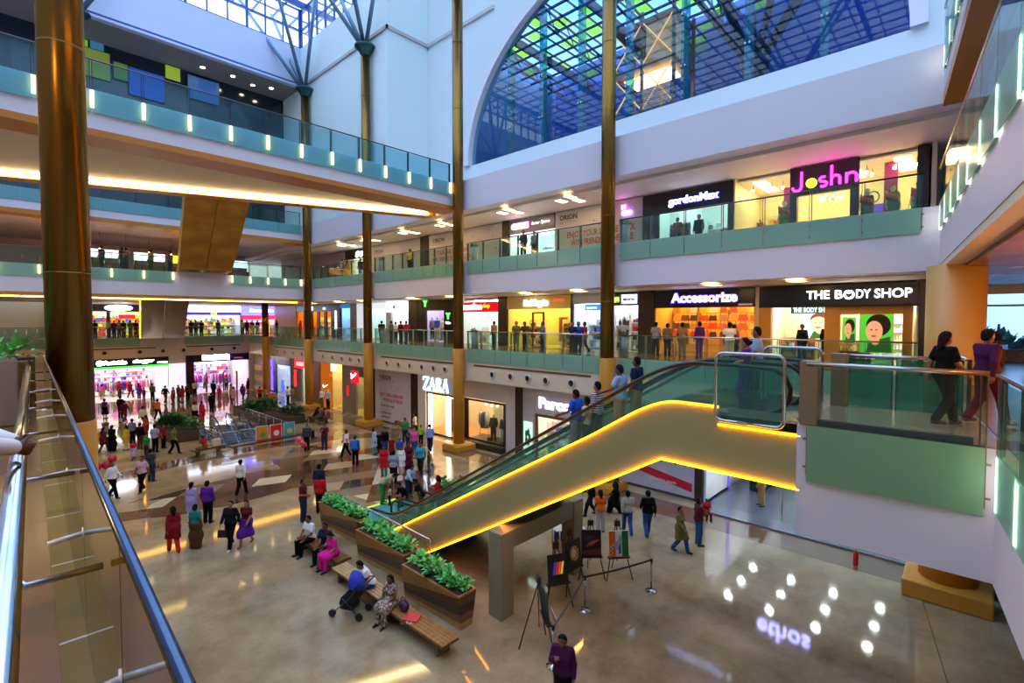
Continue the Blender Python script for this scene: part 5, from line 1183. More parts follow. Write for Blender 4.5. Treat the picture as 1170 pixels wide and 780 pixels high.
for (nm, ya, yb, xf, h0, h1), desc in zip(PLN, ('at the front end of the row, beside the slatted bench', 'behind the man with the stroller', 'behind the seated man in the white shirt')):
    t, wn, wf = wedge_planter('faceted planter of banded timber ' + desc, ya, yb, xf, h0, h1, None, .68 if nm == 'farthest' else 1.0)
    for k in range(14):
        f = (k+.5)/14; y = lerp(ya+.15, yb-.15, f); wloc = lerp(wn, wf, f); z = lerp(h0, h1, f)+.012
        clump('bushy green leafy plant growing in the %s banded timber planter' % nm, (xf+wloc*(.38 if k % 2 else .62), y, z), .95, 'plants in the %s timber planter' % nm, seed=k+int(ya))
t, wn, wf = wedge_planter('faceted timber planter on the far side of the escalator foot', 14.3, 17.2, 13.1, .95, .95, None)
for k in range(8): clump('green leafy plant growing in the planter on the far side of the escalators', (13.55+.25*(k % 2), 14.5+.34*k, .965), 1.0, 'plants beyond the escalators', seed=k+40)
# planted boxes by the basement well
def box_planter(label, plabel, x0, y0, x1, y1, h, n, group, sc_=2.2, dark=True, col='#4a3822', mesh=None):
    t = thing('planter_box', label, 'planter', ((x0+x1)/2, (y0+y1)/2, 0)); a, c = (x1-x0)/2, (y1-y0)/2
    MB().box(-a,-c,0,a,c,h-.04).build('box_body', mat(col, .5), t, bevel=.03); MB().box(-a+.05,-c+.05,h-.04,a-.05,c-.05,h).build('soil', mat('#2c2016', .9), t)
    for k in range(n):
        rg = random.Random(k+n)
        clump(plabel, (rg.uniform(x0+.25,x1-.25), rg.uniform(y0+.25,y1-.25), h+.005), sc_*rg.uniform(.85,1.15), group, dark, k, mesh=mesh)
box_planter('large dark planter box left of the basement escalator well', 'big dark green bush in the planter left of the escalator well', 8.35, 38.3, 10.0, 42.4, .8, 11, 'bushes left of the well', 1.0, mesh=BU)
box_planter('long planter box right of the basement escalator well', 'green bush in the planter right of the escalator well', 14.7, 38.5, 17.4, 46.5, .7, 14, 'bushes right of the well', .9, mesh=BU)
# pots on the first level
def tub(label, x, y, z, r, h, col, plabel, n, sc_, group, square=False, dark=True):
    t = thing('planter_tub', label, 'planter', (x, y, z+.005))
    if square: MB().add([(-r,-r,0),(r,-r,0),(r,r,0),(-r,r,0),(-r*.9,-r*.9,h),(r*.9,-r*.9,h),(r*.9,r*.9,h),(-r*.9,r*.9,h)], [(0,3,2,1),(4,5,6,7),(0,1,5,4),(1,2,6,5),(2,3,7,6),(3,0,4,7)]).build('tub_body', mat(col, .4), t, bevel=.02)
    else: MB().lathe([(r*.8,0),(r,h),(r*.9,h),(r*.85,h-.06)], n=20).build('tub_body', mat(col, .4), t, smooth=True)
    MB().lathe([(r*.8,h-.03),(r*.1,h-.02)], n=12).build('soil', mat('#2c2016', .9), t)
    for k in range(n):
        rg = random.Random(k+7); clump(plabel, (x+rg.uniform(-.5,.5)*r, y+rg.uniform(-.5,.5)*r, z+h+.01), sc_*rg.uniform(.85,1.2), group, dark, k+3)
for y, nm in ((12.55, 'beside the column at the handbag shop'), (23.3, 'by the red fascia shop column'), (33.8, 'beside the third column'), (44.0, 'beside the fourth column')):
    tub('slim steel planter tub on the first level ' + nm, 21.5, y, L1, .24, .95, '#a9b0b8', 'small green plant in the first level steel tub ' + nm, 2, .9, 'tub plants first level ' + nm)
for y, nm in ((12.55, 'left of the glowing white shop sign'), (23.3, 'at the end of the bridge'), (33.8, 'by the far hoardings')):
    tub('slim steel planter tub on the second level ' + nm, 21.5, y, L2, .24, .95, '#a9b0b8', 'small bright green plant in the second level tub ' + nm, 2, .9, 'tub plants second level ' + nm, dark=False)
tub('tall brown wooden planter behind the walking woman at the landing', 22.3, -.15, L1, .42, 1.05, '#6a4426', 'dense dark green plant in the tall brown planter by the corner pillar', 7, 1.5, 'plants of the tall brown planter', True)
tub('wide pale tub by the far window of the side gallery', 26.5, -1.8, L1, .4, .6, '#8a5a2a', 'dark green plant in the pale tub before the tree window', 5, 1.8, 'plants of the window tub', True)
pt = thing('angular_planter', 'angular wooden planter with triangular facets before the window of trees', 'planter', (28.6, -.45, L1+.005))
v = [(-.42,-.42,0),(.42,-.42,0),(.42,.42,0),(-.42,.42,0),(-.55,-.5,.62),(.5,-.55,.8),(.55,.5,.62),(-.5,.55,.8)]
MB().add(v, [(0,3,2,1)]).add(v, [(0,1,4),(1,2,5),(2,3,6),(3,0,7)], 0).add(v, [(1,5,4),(2,6,5),(3,7,6),(0,4,7)], 1).add(v, [(4,5,6,7)], 0).build('lower_body', [mat('#9a6a2c', .4), mat('#c8944a', .4)], pt)
v = [(-.3,-.3,.74),(.3,-.3,.74),(.3,.3,.74),(-.3,.3,.74),(-.42,-.42,1.05),(.42,-.42,1.05),(.42,.42,1.05),(-.42,.42,1.05)]
MB().add(v, [(0,3,2,1),(4,5,6,7),(0,1,5,4),(1,2,6,5),(2,3,7,6),(3,0,4,7)]).build('upper_body', mat('#c08a3c', .4), pt)
for k in range(3): clump('small green plant in the angular wooden planter', (28.5+.15*k, -.55+.1*k, L1+1.06), 1.1, 'plants of the angular planter', True, k)
# long planted trough at the far end of the gallery underfoot, left
tr = thing('planter_trough', 'pale planter trough at the end of the gallery, left of the wide column', 'planter', (-1.2, 12.6, L1+.005))
MB().box(-2.6,-.4,0,1.65,.4,1.15).build('trough_body', mat('#8d7f6e', .5), tr, bevel=.03)
for k in range(13): clump('feathery dark green plant in the pale trough at the left', (-3.6+.33*k, 12.6+.12*(k % 3-1), L1+1.16), 1.15, 'plants of the pale trough', False, k+11)

# ------------------------------------------------------------------ benches
WB = wood('#8a5c2c', '#a8763c', (8, 1, 8))
def bench(label, x, y, rz, L_, plate=False, m=WB, tilt=.0):
    t = thing('bench', label, 'bench', (x, y, 0), rz)
    n = 5; w = .52/n
    for k in range(n): MB().box(-L_/2,-.26+k*w,.36,L_/2,-.26+(k+1)*w-.012,.40).build('slat', m, t)
    MB().add([(-L_/2,-.27,.36),(-L_/2,.26,.36),(-L_/2,.26,.32),(-L_/2,-.27,.32),(L_/2,-.27,.36),(L_/2,.26,.36),(L_/2,.26,.32),(L_/2,-.27,.32)], [(0,1,2,3),(4,7,6,5),(0,4,5,1),(3,2,6,7),(0,3,7,4),(1,5,6,2)]).build('seat_frame', mat('#5c3d20', .4), t)
    for sx in (-L_/2+.3, L_/2-.3): MB().box(sx-.04,-.2,0,sx+.04,.2,.32).build('leg', mat('#6f6046', .4), t)
    return t
bench('slatted golden wooden bench with a red bag on it, nearest the front', 7.55, 10.45, PI/2+.02, 2.7)
bench('pale wooden bench with dividers, where the man with the stroller sits', 7.62, 13.3, PI/2+.02, 2.6, m=wood('#a9865a','#bd9a6c',(8,1,8)))
bench('brown wooden bench with the seated couple, farthest of the row', 7.85, 16.2, PI/2+.02, 2.8, m=wood('#6b3f22','#845028',(8,1,8)))
bench('dark bench in front of the railed basement well', 12.9, 33.3, .05, 5.2, m=wood('#2c2018','#3a2a1c',(8,1,8)))
# handbag and red carrier bag on the front bench
t = thing('handbag', 'dark plum handbag beside the woman on the slatted bench', 'handbag', (7.55, 11.0, .402), PI/2)
MB().ball((0,0,.14), .19, 14, 9, sc=(1,.6,.75)).build('bag_body', mat('#3a1230', .4), t, smooth=True); MB().tube([(-.12,0,.25),(-.08,0,.36),(.08,0,.36),(.12,0,.25)], .014, 6).build('bag_handle', mat('#2a0e22', .4), t, smooth=True)
t = thing('gift_bag', 'flat bright red carrier bag lying on the slatted bench', 'bag', (7.5, 10.55, .402), PI/2+.5)
MB().add([(-.2,-.15,0),(.2,-.15,0),(.2,.15,0),(-.2,.15,0),(-.19,-.14,.06),(.19,-.14,.06),(.2,.15,.03),(-.2,.15,.03)], [(0,3,2,1),(4,5,6,7),(0,1,5,4),(1,2,6,5),(2,3,7,6),(3,0,4,7)]).build('bag_body', mat('#d81838', .35), t); MB().tube([(-.06,.15,.02),(-.05,.24,.012),(.05,.24,.012),(.06,.15,.02)], .006, 6).build('bag_handle', mat('#f0f0f0', .5), t)

# guard rail at the escalator foot and steel tube rails
def tube_rail(label, pts, zt, bars, posts, m=M_STEEL, r=.028, z0=0, bar_r=.012):
    t = thing('guard_rail', label, 'railing', (pts[0][0], pts[0][1], z0)); o = Vector((pts[0][0], pts[0][1], 0))
    q = [Vector((p[0],p[1],0))-o for p in pts]
    MB().tube([(p.x,p.y,zt) for p in q], r, 10).build('top_rail', m, t, smooth=True)
    for k in range(bars):
        z = zt*(k+1)/(bars+1); MB().tube([(p.x,p.y,z) for p in q], bar_r, 6).build('rail_bar', m, t, smooth=True)
    for a, c in zip(q[:-1], q[1:]):
        n = max(1, round((c-a).length/posts))
        for k in range(n+1):
            p = a.lerp(c, k/n); MB().tube([(p.x,p.y,0),(p.x,p.y,zt)], .022, 8).build('post', m, t, smooth=True)
    return t
tube_rail('brushed steel guard rail beside the timber planters at the escalator foot', [(9.9,12.9),(9.82,12.95),(9.86,18.9),(9.4,19.3)], 1.02, 1, 1.9, M_STEEL, .035)
tube_rail('steel guard rail with horizontal bars around the basement escalator well', [(OX0-.15,OY1+.1),(OX0-.15,OY0-.12),(OX1+.15,OY0-.12),(OX1+.15,OY1+.1)], 1.0, 5, 1.4, M_STEEL, .03)

# coloured standees along the well railing
for k, (x, y, c1, c2, nm) in enumerate([(12.5, 34.15, '#e88a28', '#4aa04a', 'orange and green'), (13.35, 34.05, '#e02818', '#f0f0f0', 'red'), (14.25, 34.1, '#48a8c8', '#e8d83a', 'blue and yellow')]):
    def dr(t, w, h, c1=c1, c2=c2):
        poly(t, 'print', [(-w/2+.02,.02),(w/2-.02,.02),(w/2-.02,h-.02),(-w/2+.02,h-.02)], mat(c1, .5), -.022)
        disc(t, 'printed_disc', .05*w, h*.5, w*.25, w*.25, mat(c2, .5), -.026, 16)
    poster(nm + ' poster standing against the rail of the basement well', (x, y, 0), .0, .75, 1.15, dr)

# ------------------------------------------------------------------ exhibition of easels
def easel(label, x, y, rz, alabel, draw, w=.62, h=.8, dark='#1e1a17', name='painting', zb=.72):
    t = thing('easel', label, 'easel', (x, y, 0), rz)
    m = mat('#2a211b', .45)
    for sx in (-1, 1): MB().tube([(sx*.42,-.18,0),(sx*.05,.12,1.72)], .018, 8).build('front_leg', m, t, smooth=True)
    MB().tube([(0,.62,0),(0,.14,1.6)], .018, 8).build('rear_leg', m, t, smooth=True)
    MB().tube([(0,.1,.5),(0,.145,1.85)], .014, 8).build('mast', m, t, smooth=True)
    MB().box(-.35,-.14,zb-.04,.35,-.0,zb).build('ledge', m, t)
    MB().box(-.09,.08,1.62,.09,.16,1.8).build('clip', m, t, bevel=.01)
    p = thing(name, alabel, 'artwork', t.matrix_basis @ Vector((0, 0, 0)) if 0 else (x, y, 0), rz)
    M = Matrix.Translation((x, y, 0)) @ Matrix.Rotation(rz, 4, 'Z')
    p.location = M @ Vector((0, -.085, zb+.004)); p.rotation_euler = (-.12, 0, rz)
    MB().box(-w/2,-.018,0,w/2,.012,h).build('canvas', mat(dark, .5), p)
    draw(p, w, h)
def art_dark(p, w, h):
    poly(p, 'painted_glow', [(-w*.3,h*.35),(w*.1,h*.42),(w*.38,h*.66),(w*.1,h*.62),(-w*.2,h*.5)], mat('#a83a3a', .5), -.024); poly(p, 'painted_glow', [(-w*.4,h*.62),(w*.0,h*.55),(w*.2,h*.78),(-w*.2,h*.8)], mat('#46285a', .5), -.023); poly(p, 'painted_line', [(-.1*w,h*.46),(w*.4,h*.6),(w*.4,h*.63),(-.1*w,h*.49)], mat('#e89a5a', .5), -.027)
    poly(p, 'painted_ground', [(-w*.5+.02,.02),(w*.5-.02,.02),(w*.5-.02,h*.3),(-w*.5+.02,h*.22)], mat('#6a2a1a', .5), -.022)
def art_tri(p, w, h):
    for k, c in enumerate(('#ee6a1e','#f0f0ea','#0e7a3e')): poly(p, 'painted_stripe', [(-w/2+w*k/3,0.01),(-w/2+w*(k+1)/3,0.01),(-w/2+w*(k+1)/3,h-.01),(-w/2+w*k/3,h-.01)], mat(c, .5), -.022)
    poly(p, 'painted_shape', [(-w*.2,h*.25),(w*.05,h*.3),(w*.2,h*.6),(w*.08,h*.88),(-w*.05,h*.6),(-w*.25,h*.55)], mat('#aebfd0', .5), -.026); poly(p, 'painted_shape', [(-w*.02,h*.1),(w*.12,h*.15),(w*.1,h*.5),(0,h*.4)], mat('#3f5a9a', .5), -.028)
    for k in range(6): disc(p, 'painted_dot', -w*.4+.05*(k % 2), h*(.1+.07*k), .022, .03, mat('#f6c8a0', .5), -.025, 10)
def art_ring(p, w, h):
    c = MB(); c.tube([(w*.02+.15*math.cos(k*PI/12), -.03, h*.52+.19*math.sin(k*PI/12)) for k in range(25)], .03, 6); c.build('painted_ring', mat('#c8a040', .5), p); disc(p, 'painted_dial', w*.02, h*.52, .1, .14, mat('#d8d4c4', .5), -.024)
def art_bars(p, w, h):
    for k, c in enumerate(('#2a3ad0','#d02a30','#e85a20','#f0d030')): poly(p, 'painted_bar', [(-w*.28+.13*w*k,h*.3),(-w*.18+.13*w*k,h*.3),(-w*.08+.13*w*k,h*.72),(-w*.18+.13*w*k,h*.72)], mat(c, .5, emit=.2), -.024)
def art_grey(p, w, h):
    disc(p, 'painted_oval', 0, h*.55, w*.46, h*.42, mat('#9a9ea4', .5), -.024); 
    for k in range(5): poly(p, 'painted_streak', [(-w*.4+.16*w*k,h*.2),(-w*.36+.16*w*k,h*.2),(-w*.26+.16*w*k,h*.85),(-w*.3+.16*w*k,h*.85)], mat('#5f6870', .5), -.027)
def face(x, y, ox=0., oy=0.): return math.atan2(oy-y, ox-x)+PI/2
e = [(13.6, 8.1, -.72, 'easel holding the orange white and green canvas, right end of the row', 'orange, white and green canvas with a grey figure', art_tri, '#f0f0ea'),
     (13.05, 8.75, -.8, 'easel holding the dark red purple canvas', 'dark canvas with a red and purple glow', art_dark, '#20101c'),
     (12.05, 8.75, -.15, 'easel holding the dark canvas with a golden ring, beside the far portal post', 'dark canvas with golden ring and pale dial', art_ring, '#2b2926'),
     (11.05, 8.55, -.5, 'easel holding the dark tilted canvas with coloured bars', 'dark canvas with blue, red and yellow bars', art_bars, '#26211f'),
     (9.45, 7.75, .95, 'easel seen side on with the grey oval canvas, nearest of the row', 'grey streaked oval picture seen nearly edge on', art_grey, '#4a4c50')]
for (x, y, rz, l1, l2, dr, dk) in e: easel(l1, x, y, rz, l2, dr, dark=dk)
lp = thing('painting', 'pale pinkish board leaning on the legs of the nearest easel', 'artwork', (9.72, 7.4, .05), .95); lp.rotation_euler = (-.22, 0, .95)
MB().box(-.25,-.012,0,.25,.012,.85).build('canvas', mat('#d8c4c0', .5), lp); poly(lp, 'painted_field', [(-.21,.05),(.21,.05),(.21,.8),(-.21,.8)], mat('#c8a8a0', .5), -.016)
def stanchion(label, x, y):
    t = thing('stanchion', label, 'stanchion', (x, y, 0))
    MB().lathe([(.17,0),(.17,.02),(.04,.045),(.03,.06)], n=24).build('base_plate', M_STEEL, t, smooth=True); MB().lathe([(.026,.06),(.026,.88)], n=14).build('pole', M_STEEL, t, smooth=True); MB().lathe([(.038,.88),(.038,.99),(.02,1.0)], n=14).build('belt_head', M_BLACK, t, smooth=True)
s1, s2, s3 = on_floor(668,697), on_floor(744,675), on_floor(632,761)
stanchion('steel stanchion post at the middle, where the belt bends', s1.x, s1.y); stanchion('steel stanchion post at the right end of the belt', s2.x, s2.y); stanchion('steel stanchion post behind the man in the dark shirt', s3.x, s3.y)
def belt(label, a, c, m):
    n = Vector((-(c-a).y, (c-a).x, 0)).normalized()*.012
    d = (c-a).normalized()*.045; p, q = a+d, c-d
    b = MB()
    for k in range(8):
        t0, t1 = k/8, (k+1)/8; z0 = .955-.03*math.sin(PI*t0); z1 = .955-.03*math.sin(PI*t1); u, v = p.lerp(q,t0), p.lerp(q,t1)
        b.add([(u.x+n.x,u.y+n.y,z0-.025),(v.x+n.x,v.y+n.y,z1-.025),(v.x+n.x,v.y+n.y,z1+.025),(u.x+n.x,u.y+n.y,z0+.025),(u.x-n.x,u.y-n.y,z0-.025),(v.x-n.x,v.y-n.y,z1-.025),(v.x-n.x,v.y-n.y,z1+.025),(u.x-n.x,u.y-n.y,z0+.025)], [(0,1,2,3),(7,6,5,4),(3,2,6,7),(0,4,5,1)])
    tag(b.build('barrier_belt', m), label, 'belt')
belt('dark barrier belt stretched in front of the easels, right span', s1, s2, mat('#2a1c1c', .6)); belt('grey barrier belt running towards the man in the dark shirt', s1, s3, mat('#55555c', .6))
# small table with a seated visitor behind the easels
tb = thing('table', 'small round edged white table behind the dark canvas easel', 'table', (14.3, 10.6, 0), -.6)
MB().box(-.55,-.35,.7,.55,.35,.735).build('tabletop', mat('#d8d0c4', .4), tb, bevel=.01)
for sx in (-.48,.48):
    for sy in (-.3,.3): MB().tube([(sx,sy,0),(sx,sy,.7)], .018, 8).build('leg', mat('#8a5a2a', .4), tb)
# stroller
st = thing('stroller', 'black and blue folding baby stroller in front of the pale bench', 'stroller', (6.85, 12.55, .0), .5)
MB().add([(-.22,-.25,.45),(.22,-.25,.45),(.22,.2,.4),(-.22,.2,.4),(-.24,-.38,.95),(.24,-.38,.95),(.22,.15,.55),(-.22,.15,.55)], [(0,1,2,3),(0,4,5,1),(0,3,7,4),(1,5,6,2),(3,2,6,7)]).build('seat', mat('#14141c', .7), st)
hb = MB(); v = []
for i in range(7):
    a = -.3+i*.33
    for k in range(9):
        ph = PI*k/8; v.append((.26*math.cos(ph), -.22-.36*math.cos(a)*math.sin(ph)*.9+.1, .8+.36*math.sin(a)*math.sin(ph)+.05))
hb.add(v, [(i*9+k, i*9+k+1, (i+1)*9+k+1, (i+1)*9+k) for i in range(6) for k in range(8)]); o = hb.build('hood', mat('#2432a8', .7), st, smooth=True); sd = o.modifiers.new('solid', 'SOLIDIFY'); sd.thickness = .012
for sx in (-.25, .25):
    MB().tube([(sx,.4,.1),(sx,-.05,.5),(sx,-.45,.98),(sx,-.62,1.02)], .014, 8).build('frame_tube', mat('#2a2c30', .4), st, smooth=True)
    MB().tube([(sx,-.42,.1),(sx,.1,.55)], .014, 8).build('frame_tube', mat('#2a2c30', .4), st, smooth=True)
    for y in (.4, -.42):
        w_ = MB(); w_.tube([(sx-.03,y,.1),(sx+.03,y,.1)], .1, 16); w_.build('wheel', mat('#1a1a1a', .6), st, smooth=False)
MB().tube([(-.25,-.62,1.02),(.25,-.62,1.02)], .02, 8).build('push_handle', M_BLACK, st); MB().box(-.2,-.2,.2,.2,.2,.34).build('basket', mat('#16161e', .8), st, bevel=.03)
# balloons
def balloon(label, p, h, col):
    t = thing('balloon', label, 'balloon', p)
    MB().ball((0,0,h), .17, 16, 10, sc=(1,1,1.15)).build('balloon_skin', mat(col, .25), t, smooth=True); MB().tube([(0,0,.0),(.01,0,h-.19)], .006, 5).build('string', mat('#d8d0c8', .6), t)
# ------------------------------------------------------------------ arched window and the glazed hall behind it
aw = tag(thing('window_4', None, None, (XA+.2, 0, 0)), kind='structure')
AG = glass('#a4d0ee', .05, '#2c5a9a', .04, .02, .8)
b = MB(); n = len(arc); b.add([(0,y,z) for y, z in arc], [list(range(n))]); b.build('window_glass', AG, aw)
FIN = glass('#8fe0d8', .35, '#5fc0b8', .08, .05)
for y in (5.0, 8.1, 11.2, 14.4, 17.6, 20.6, 23.4):
    zt = AZ+AB_*math.sqrt(max(0, 1-((y-AY)/AA)**2)); MB().box(.03,y-.16,AZ,.42,y+.16,zt-.1).build('glass_fin', FIN, aw)
    sf = MB()
    z = AZ+1.8
    while z < zt-.5:
        sf.ball((-.05,y-.1,z), .06, 8, 5); sf.ball((-.05,y+.1,z), .06, 8, 5); z += 2.6
    sf.build('spider_fitting', M_STEEL, aw, smooth=True)
b = MB(); b.box(25.1,-13,16.4,48,36,16.6); struct('floor_hall', b, mat('#3a4a6a', .4))
b = MB(); b.box(46,-13,16.6,46.2,36,36); struct('wall_hall_far', b, mat('#1a4fb0', .5)); b = MB(); b.box(25.1,36,16.6,46.2,36.2,36); b.box(25.1,-13.2,16.6,46.2,-13,36); struct('wall_hall_sides', b, mat('#5a82b8', .5))
b = MB(); b.box(38,-13,16.6,38.2,15.4,30); struct('wall_hall_right', b, mat('#1a4fb0', .5))
rf = tag(thing('ceiling_hall_skylight', None, None, (25.1, 0, 33.5)), kind='structure')
DB = mat('#1d2a4a', .4, .3)
f = MB()
for k in range(15): f.box(1.5*k-.07,-13,0,1.5*k+.07,36,.2)
for k in range(34): f.box(0,-13+1.5*k-.05,.02,21,-13+1.5*k+.05,.18)
for k in range(6): f.box(0,-9+8*k-.2,-.6,21,-9+8*k+.2,0)
f.build('skylight_frame', DB, rf)
g = MB(); gg = MB(); rg = random.Random(5)
for i in range(14):
    for j in range(32):
        y = -13+1.5*j
        green = rg.random() < .34 and y > 6
        (gg if green else g).quad((1.5*i+.1,y+.08,.2),(1.5*i+1.4,y+.08,.2),(1.5*i+1.4,y+1.42,.2),(1.5*i+.1,y+1.42,.2))
g.build('skylight_glass', glass('#bcd8ff', .12, '#ffffff', .03), rf); gg.build('tinted_glass', glass('#b8f030', .25, '#b8f030', .03), rf)
def truss(label, p, q, m=DB):
    t = thing('roof_truss', label, 'roof truss', p); d = Vector(q)-Vector(p); n = 7
    MB().tube([(0,0,0), tuple(d)], .1, 8).build('chord', m, t); MB().tube([(0,0,-1.2), (d.x,d.y,d.z-1.2)], .1, 8).build('chord', m, t)
    for k in range(n):
        a = d*(k/n); c = d*((k+.5)/n); e = d*((k+1)/n)
        MB().tube([tuple(a), (c.x,c.y,c.z-1.2)], .05, 6).build('web', m, t); MB().tube([(c.x,c.y,c.z-1.2), tuple(e)], .05, 6).build('web', m, t)
for y, nm in ((14.0, 'beside the lit timber tower'), (19.5, 'second from the lit timber tower'), (25.0, 'above the left tip of the arch'), (31.0, 'farthest left')): truss('dark roof truss behind the arched window, ' + nm, (26, y, 32.6), (45, y+1.5, 32.6))
tc = thing('tree_column', 'dark branching tree shaped column behind the right half of the arched window', 'column', (33.2, 10.4, 16.6))
DC = mat('#141a2c', .4, .3)
MB().lathe([(.5,0),(.48,6.4),(.8,7.0),(.85,7.6),(.5,7.9)], n=20).build('trunk', DC, tc, smooth=True)
for (dx, dy, dz) in ((-4,3,9),(-3.2,-3.4,9.2),(2.5,-5,8.4),(3,4,8.6),(-1,-5.8,7.4),(-.3,.6,9.2),(-1.2,5.4,8.2)): MB().tube([(dx*.05,dy*.05,7.4),(dx,dy,7.4+dz)], .2, 10, radii=[.26,.16]).build('branch', DC, tc, smooth=True)
# warm lit scaffold-like stair tower
tw = thing('stair_tower', 'amber lit open stair tower of posts and crossed braces behind the arched glass', 'stair tower', (33.0, 15.6, 16.6))
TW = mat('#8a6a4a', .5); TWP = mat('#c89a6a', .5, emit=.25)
for x in (0, 3.2):
    for y in (0, 2.4, 4.8): MB().box(x-.1,y-.1,0,x+.1,y+.1,13.5).build('post', TW, tw)
for z in (3.2, 6.4, 9.6, 12.8):
    MB().box(-.1,-.1,z,3.3,4.9,z+.12).build('deck', TW, tw)
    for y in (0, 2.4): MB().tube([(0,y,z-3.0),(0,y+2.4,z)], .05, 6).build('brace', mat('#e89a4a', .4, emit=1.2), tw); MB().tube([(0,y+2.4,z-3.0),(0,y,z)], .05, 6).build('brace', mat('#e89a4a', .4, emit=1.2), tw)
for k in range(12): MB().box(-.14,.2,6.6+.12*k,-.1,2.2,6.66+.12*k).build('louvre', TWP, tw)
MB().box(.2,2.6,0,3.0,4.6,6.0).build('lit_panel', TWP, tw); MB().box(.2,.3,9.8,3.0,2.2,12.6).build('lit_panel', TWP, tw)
for z in (3.0, 6.2, 9.4): 
    c = MB(); c.box(.6,.6,z-.06,2.6,4.2,z); c.build('lamp_panel', glow('#ffb060', 6.), tw)
# bluish plant room blocks and railings on the far roof deck
for k, (x, y, w, d, h, c, nm) in enumerate([(38, 24, 4, 5, 5.5, '#2e3f6a', 'tall blue grey'), (30, 22.0, 2.6, 3.2, 3.4, '#3a4a5a', 'low slate'), (34, 2, 3, 5, 5.0, '#12306e', 'deep blue')]):
    o = thing('plant_room', nm + ' roof cabin with ribbed sides behind the arched window', 'roof cabin', (x, y, 16.6)); MB().box(0,0,0,w,d,h).build('cabin_body', mat(c, .5), o); r_ = MB()
    for q in range(int(d/.5)): MB().box(-.05,q*.5,0,0,q*.5+.25,h).build('rib', mat(c, .4), o)
    MB().box(-.15,-.15,h,w+.15,d+.15,h+.2).build('cabin_lid', mat('#22345a', .5), o)
# trees outside the first level window
def tree(label, x, y, z, h, seed):
    t = thing('tree', label, 'tree', (x, y, z))
    MB().tube([(0,0,0),(.1,.05,h*.4),(0,0,h*.75)], .16, 8, radii=[.2,.14,.05]).build('trunk', mat('#4a3a2a', .8), t, smooth=True)
    b = leaf_clump(seed, 700, 1.25, h*.45, .5, .3); o = b.build('crown', mat('#2f6a4a', .7), t); o.location = (0,0,h*.35)
for k in range(0, 3): tree(['tree with dense crown outside the window at its left end', 'bushy tree outside the window, second from its left end', 'tree outside the window behind the angular planter', 'tree outside the window right of the angular planter', 'small tree outside the window close to the frame edge', 'tree farthest right outside the window'][k], 33.0, -.8-3.9*k, 3.0, 6.6, k+60)
b = MB(); b.box(30.8,-14,2.8,34,2,3.0); struct('floor_outside', b, mat('#3f5a3a', .9))
# ------------------------------------------------------------------ figures: one continuous skin each, grown from a smooth distance field
def surfnet(F, org, h):
    S = F < 0
    nx, ny, nz = F.shape
    c = [S[i:nx-1+i, j:ny-1+j, k:nz-1+k] for i in (0,1) for j in (0,1) for k in (0,1)]
    n_in = sum(x.astype(np.int8) for x in c); act = (n_in > 0) & (n_in < 8)
    idx = -np.ones(act.shape, np.int32); I = np.argwhere(act); idx[act] = np.arange(len(I))
    acc = np.zeros((len(I), 3)); cnt = np.zeros(len(I))
    off = [(0,0,0),(1,0,0),(0,1,0),(1,1,0),(0,0,1),(1,0,1),(0,1,1),(1,1,1)]
    for a in range(8):
        for b_ in range(a+1, 8):
            d = np.array(off[b_])-np.array(off[a])
            if abs(d).sum() != 1: continue
            fa = F[I[:,0]+off[a][0], I[:,1]+off[a][1], I[:,2]+off[a][2]]; fb = F[I[:,0]+off[b_][0], I[:,1]+off[b_][1], I[:,2]+off[b_][2]]
            m = (fa < 0) != (fb < 0); t = np.where(m, fa/np.where(m, fa-fb, 1), 0)
            acc += np.where(m[:,None], np.array(off[a])[None,:]+t[:,None]*d[None,:], 0); cnt += m
    V = (I+acc/cnt[:,None])*h+np.array(org)
    Q = []
    for ax in range(3):
        o1, o2 = [(1,2),(2,0),(0,1)][ax]
        sl0 = [slice(None)]*3; sl1 = [slice(None)]*3; sl0[ax] = slice(0,-1); sl1[ax] = slice(1,None)
        A, B_ = S[tuple(sl0)], S[tuple(sl1)]; E = np.argwhere(A != B_)
        E = E[(E[:,o1] > 0) & (E[:,o2] > 0) & (E[:,o1] < F.shape[o1]-1) & (E[:,o2] < F.shape[o2]-1)]
        inside = A[E[:,0],E[:,1],E[:,2]]
        def cell(d1, d2):
            q = E.copy(); q[:,o1] -= d1; q[:,o2] -= d2; return idx[q[:,0],q[:,1],q[:,2]]
        q = np.stack([cell(1,1), cell(0,1), cell(0,0), cell(1,0)], 1)
        q[~inside] = q[~inside][:, ::-1]
        Q.append(q[(q >= 0).all(1)])
    return V, np.concatenate(Q)
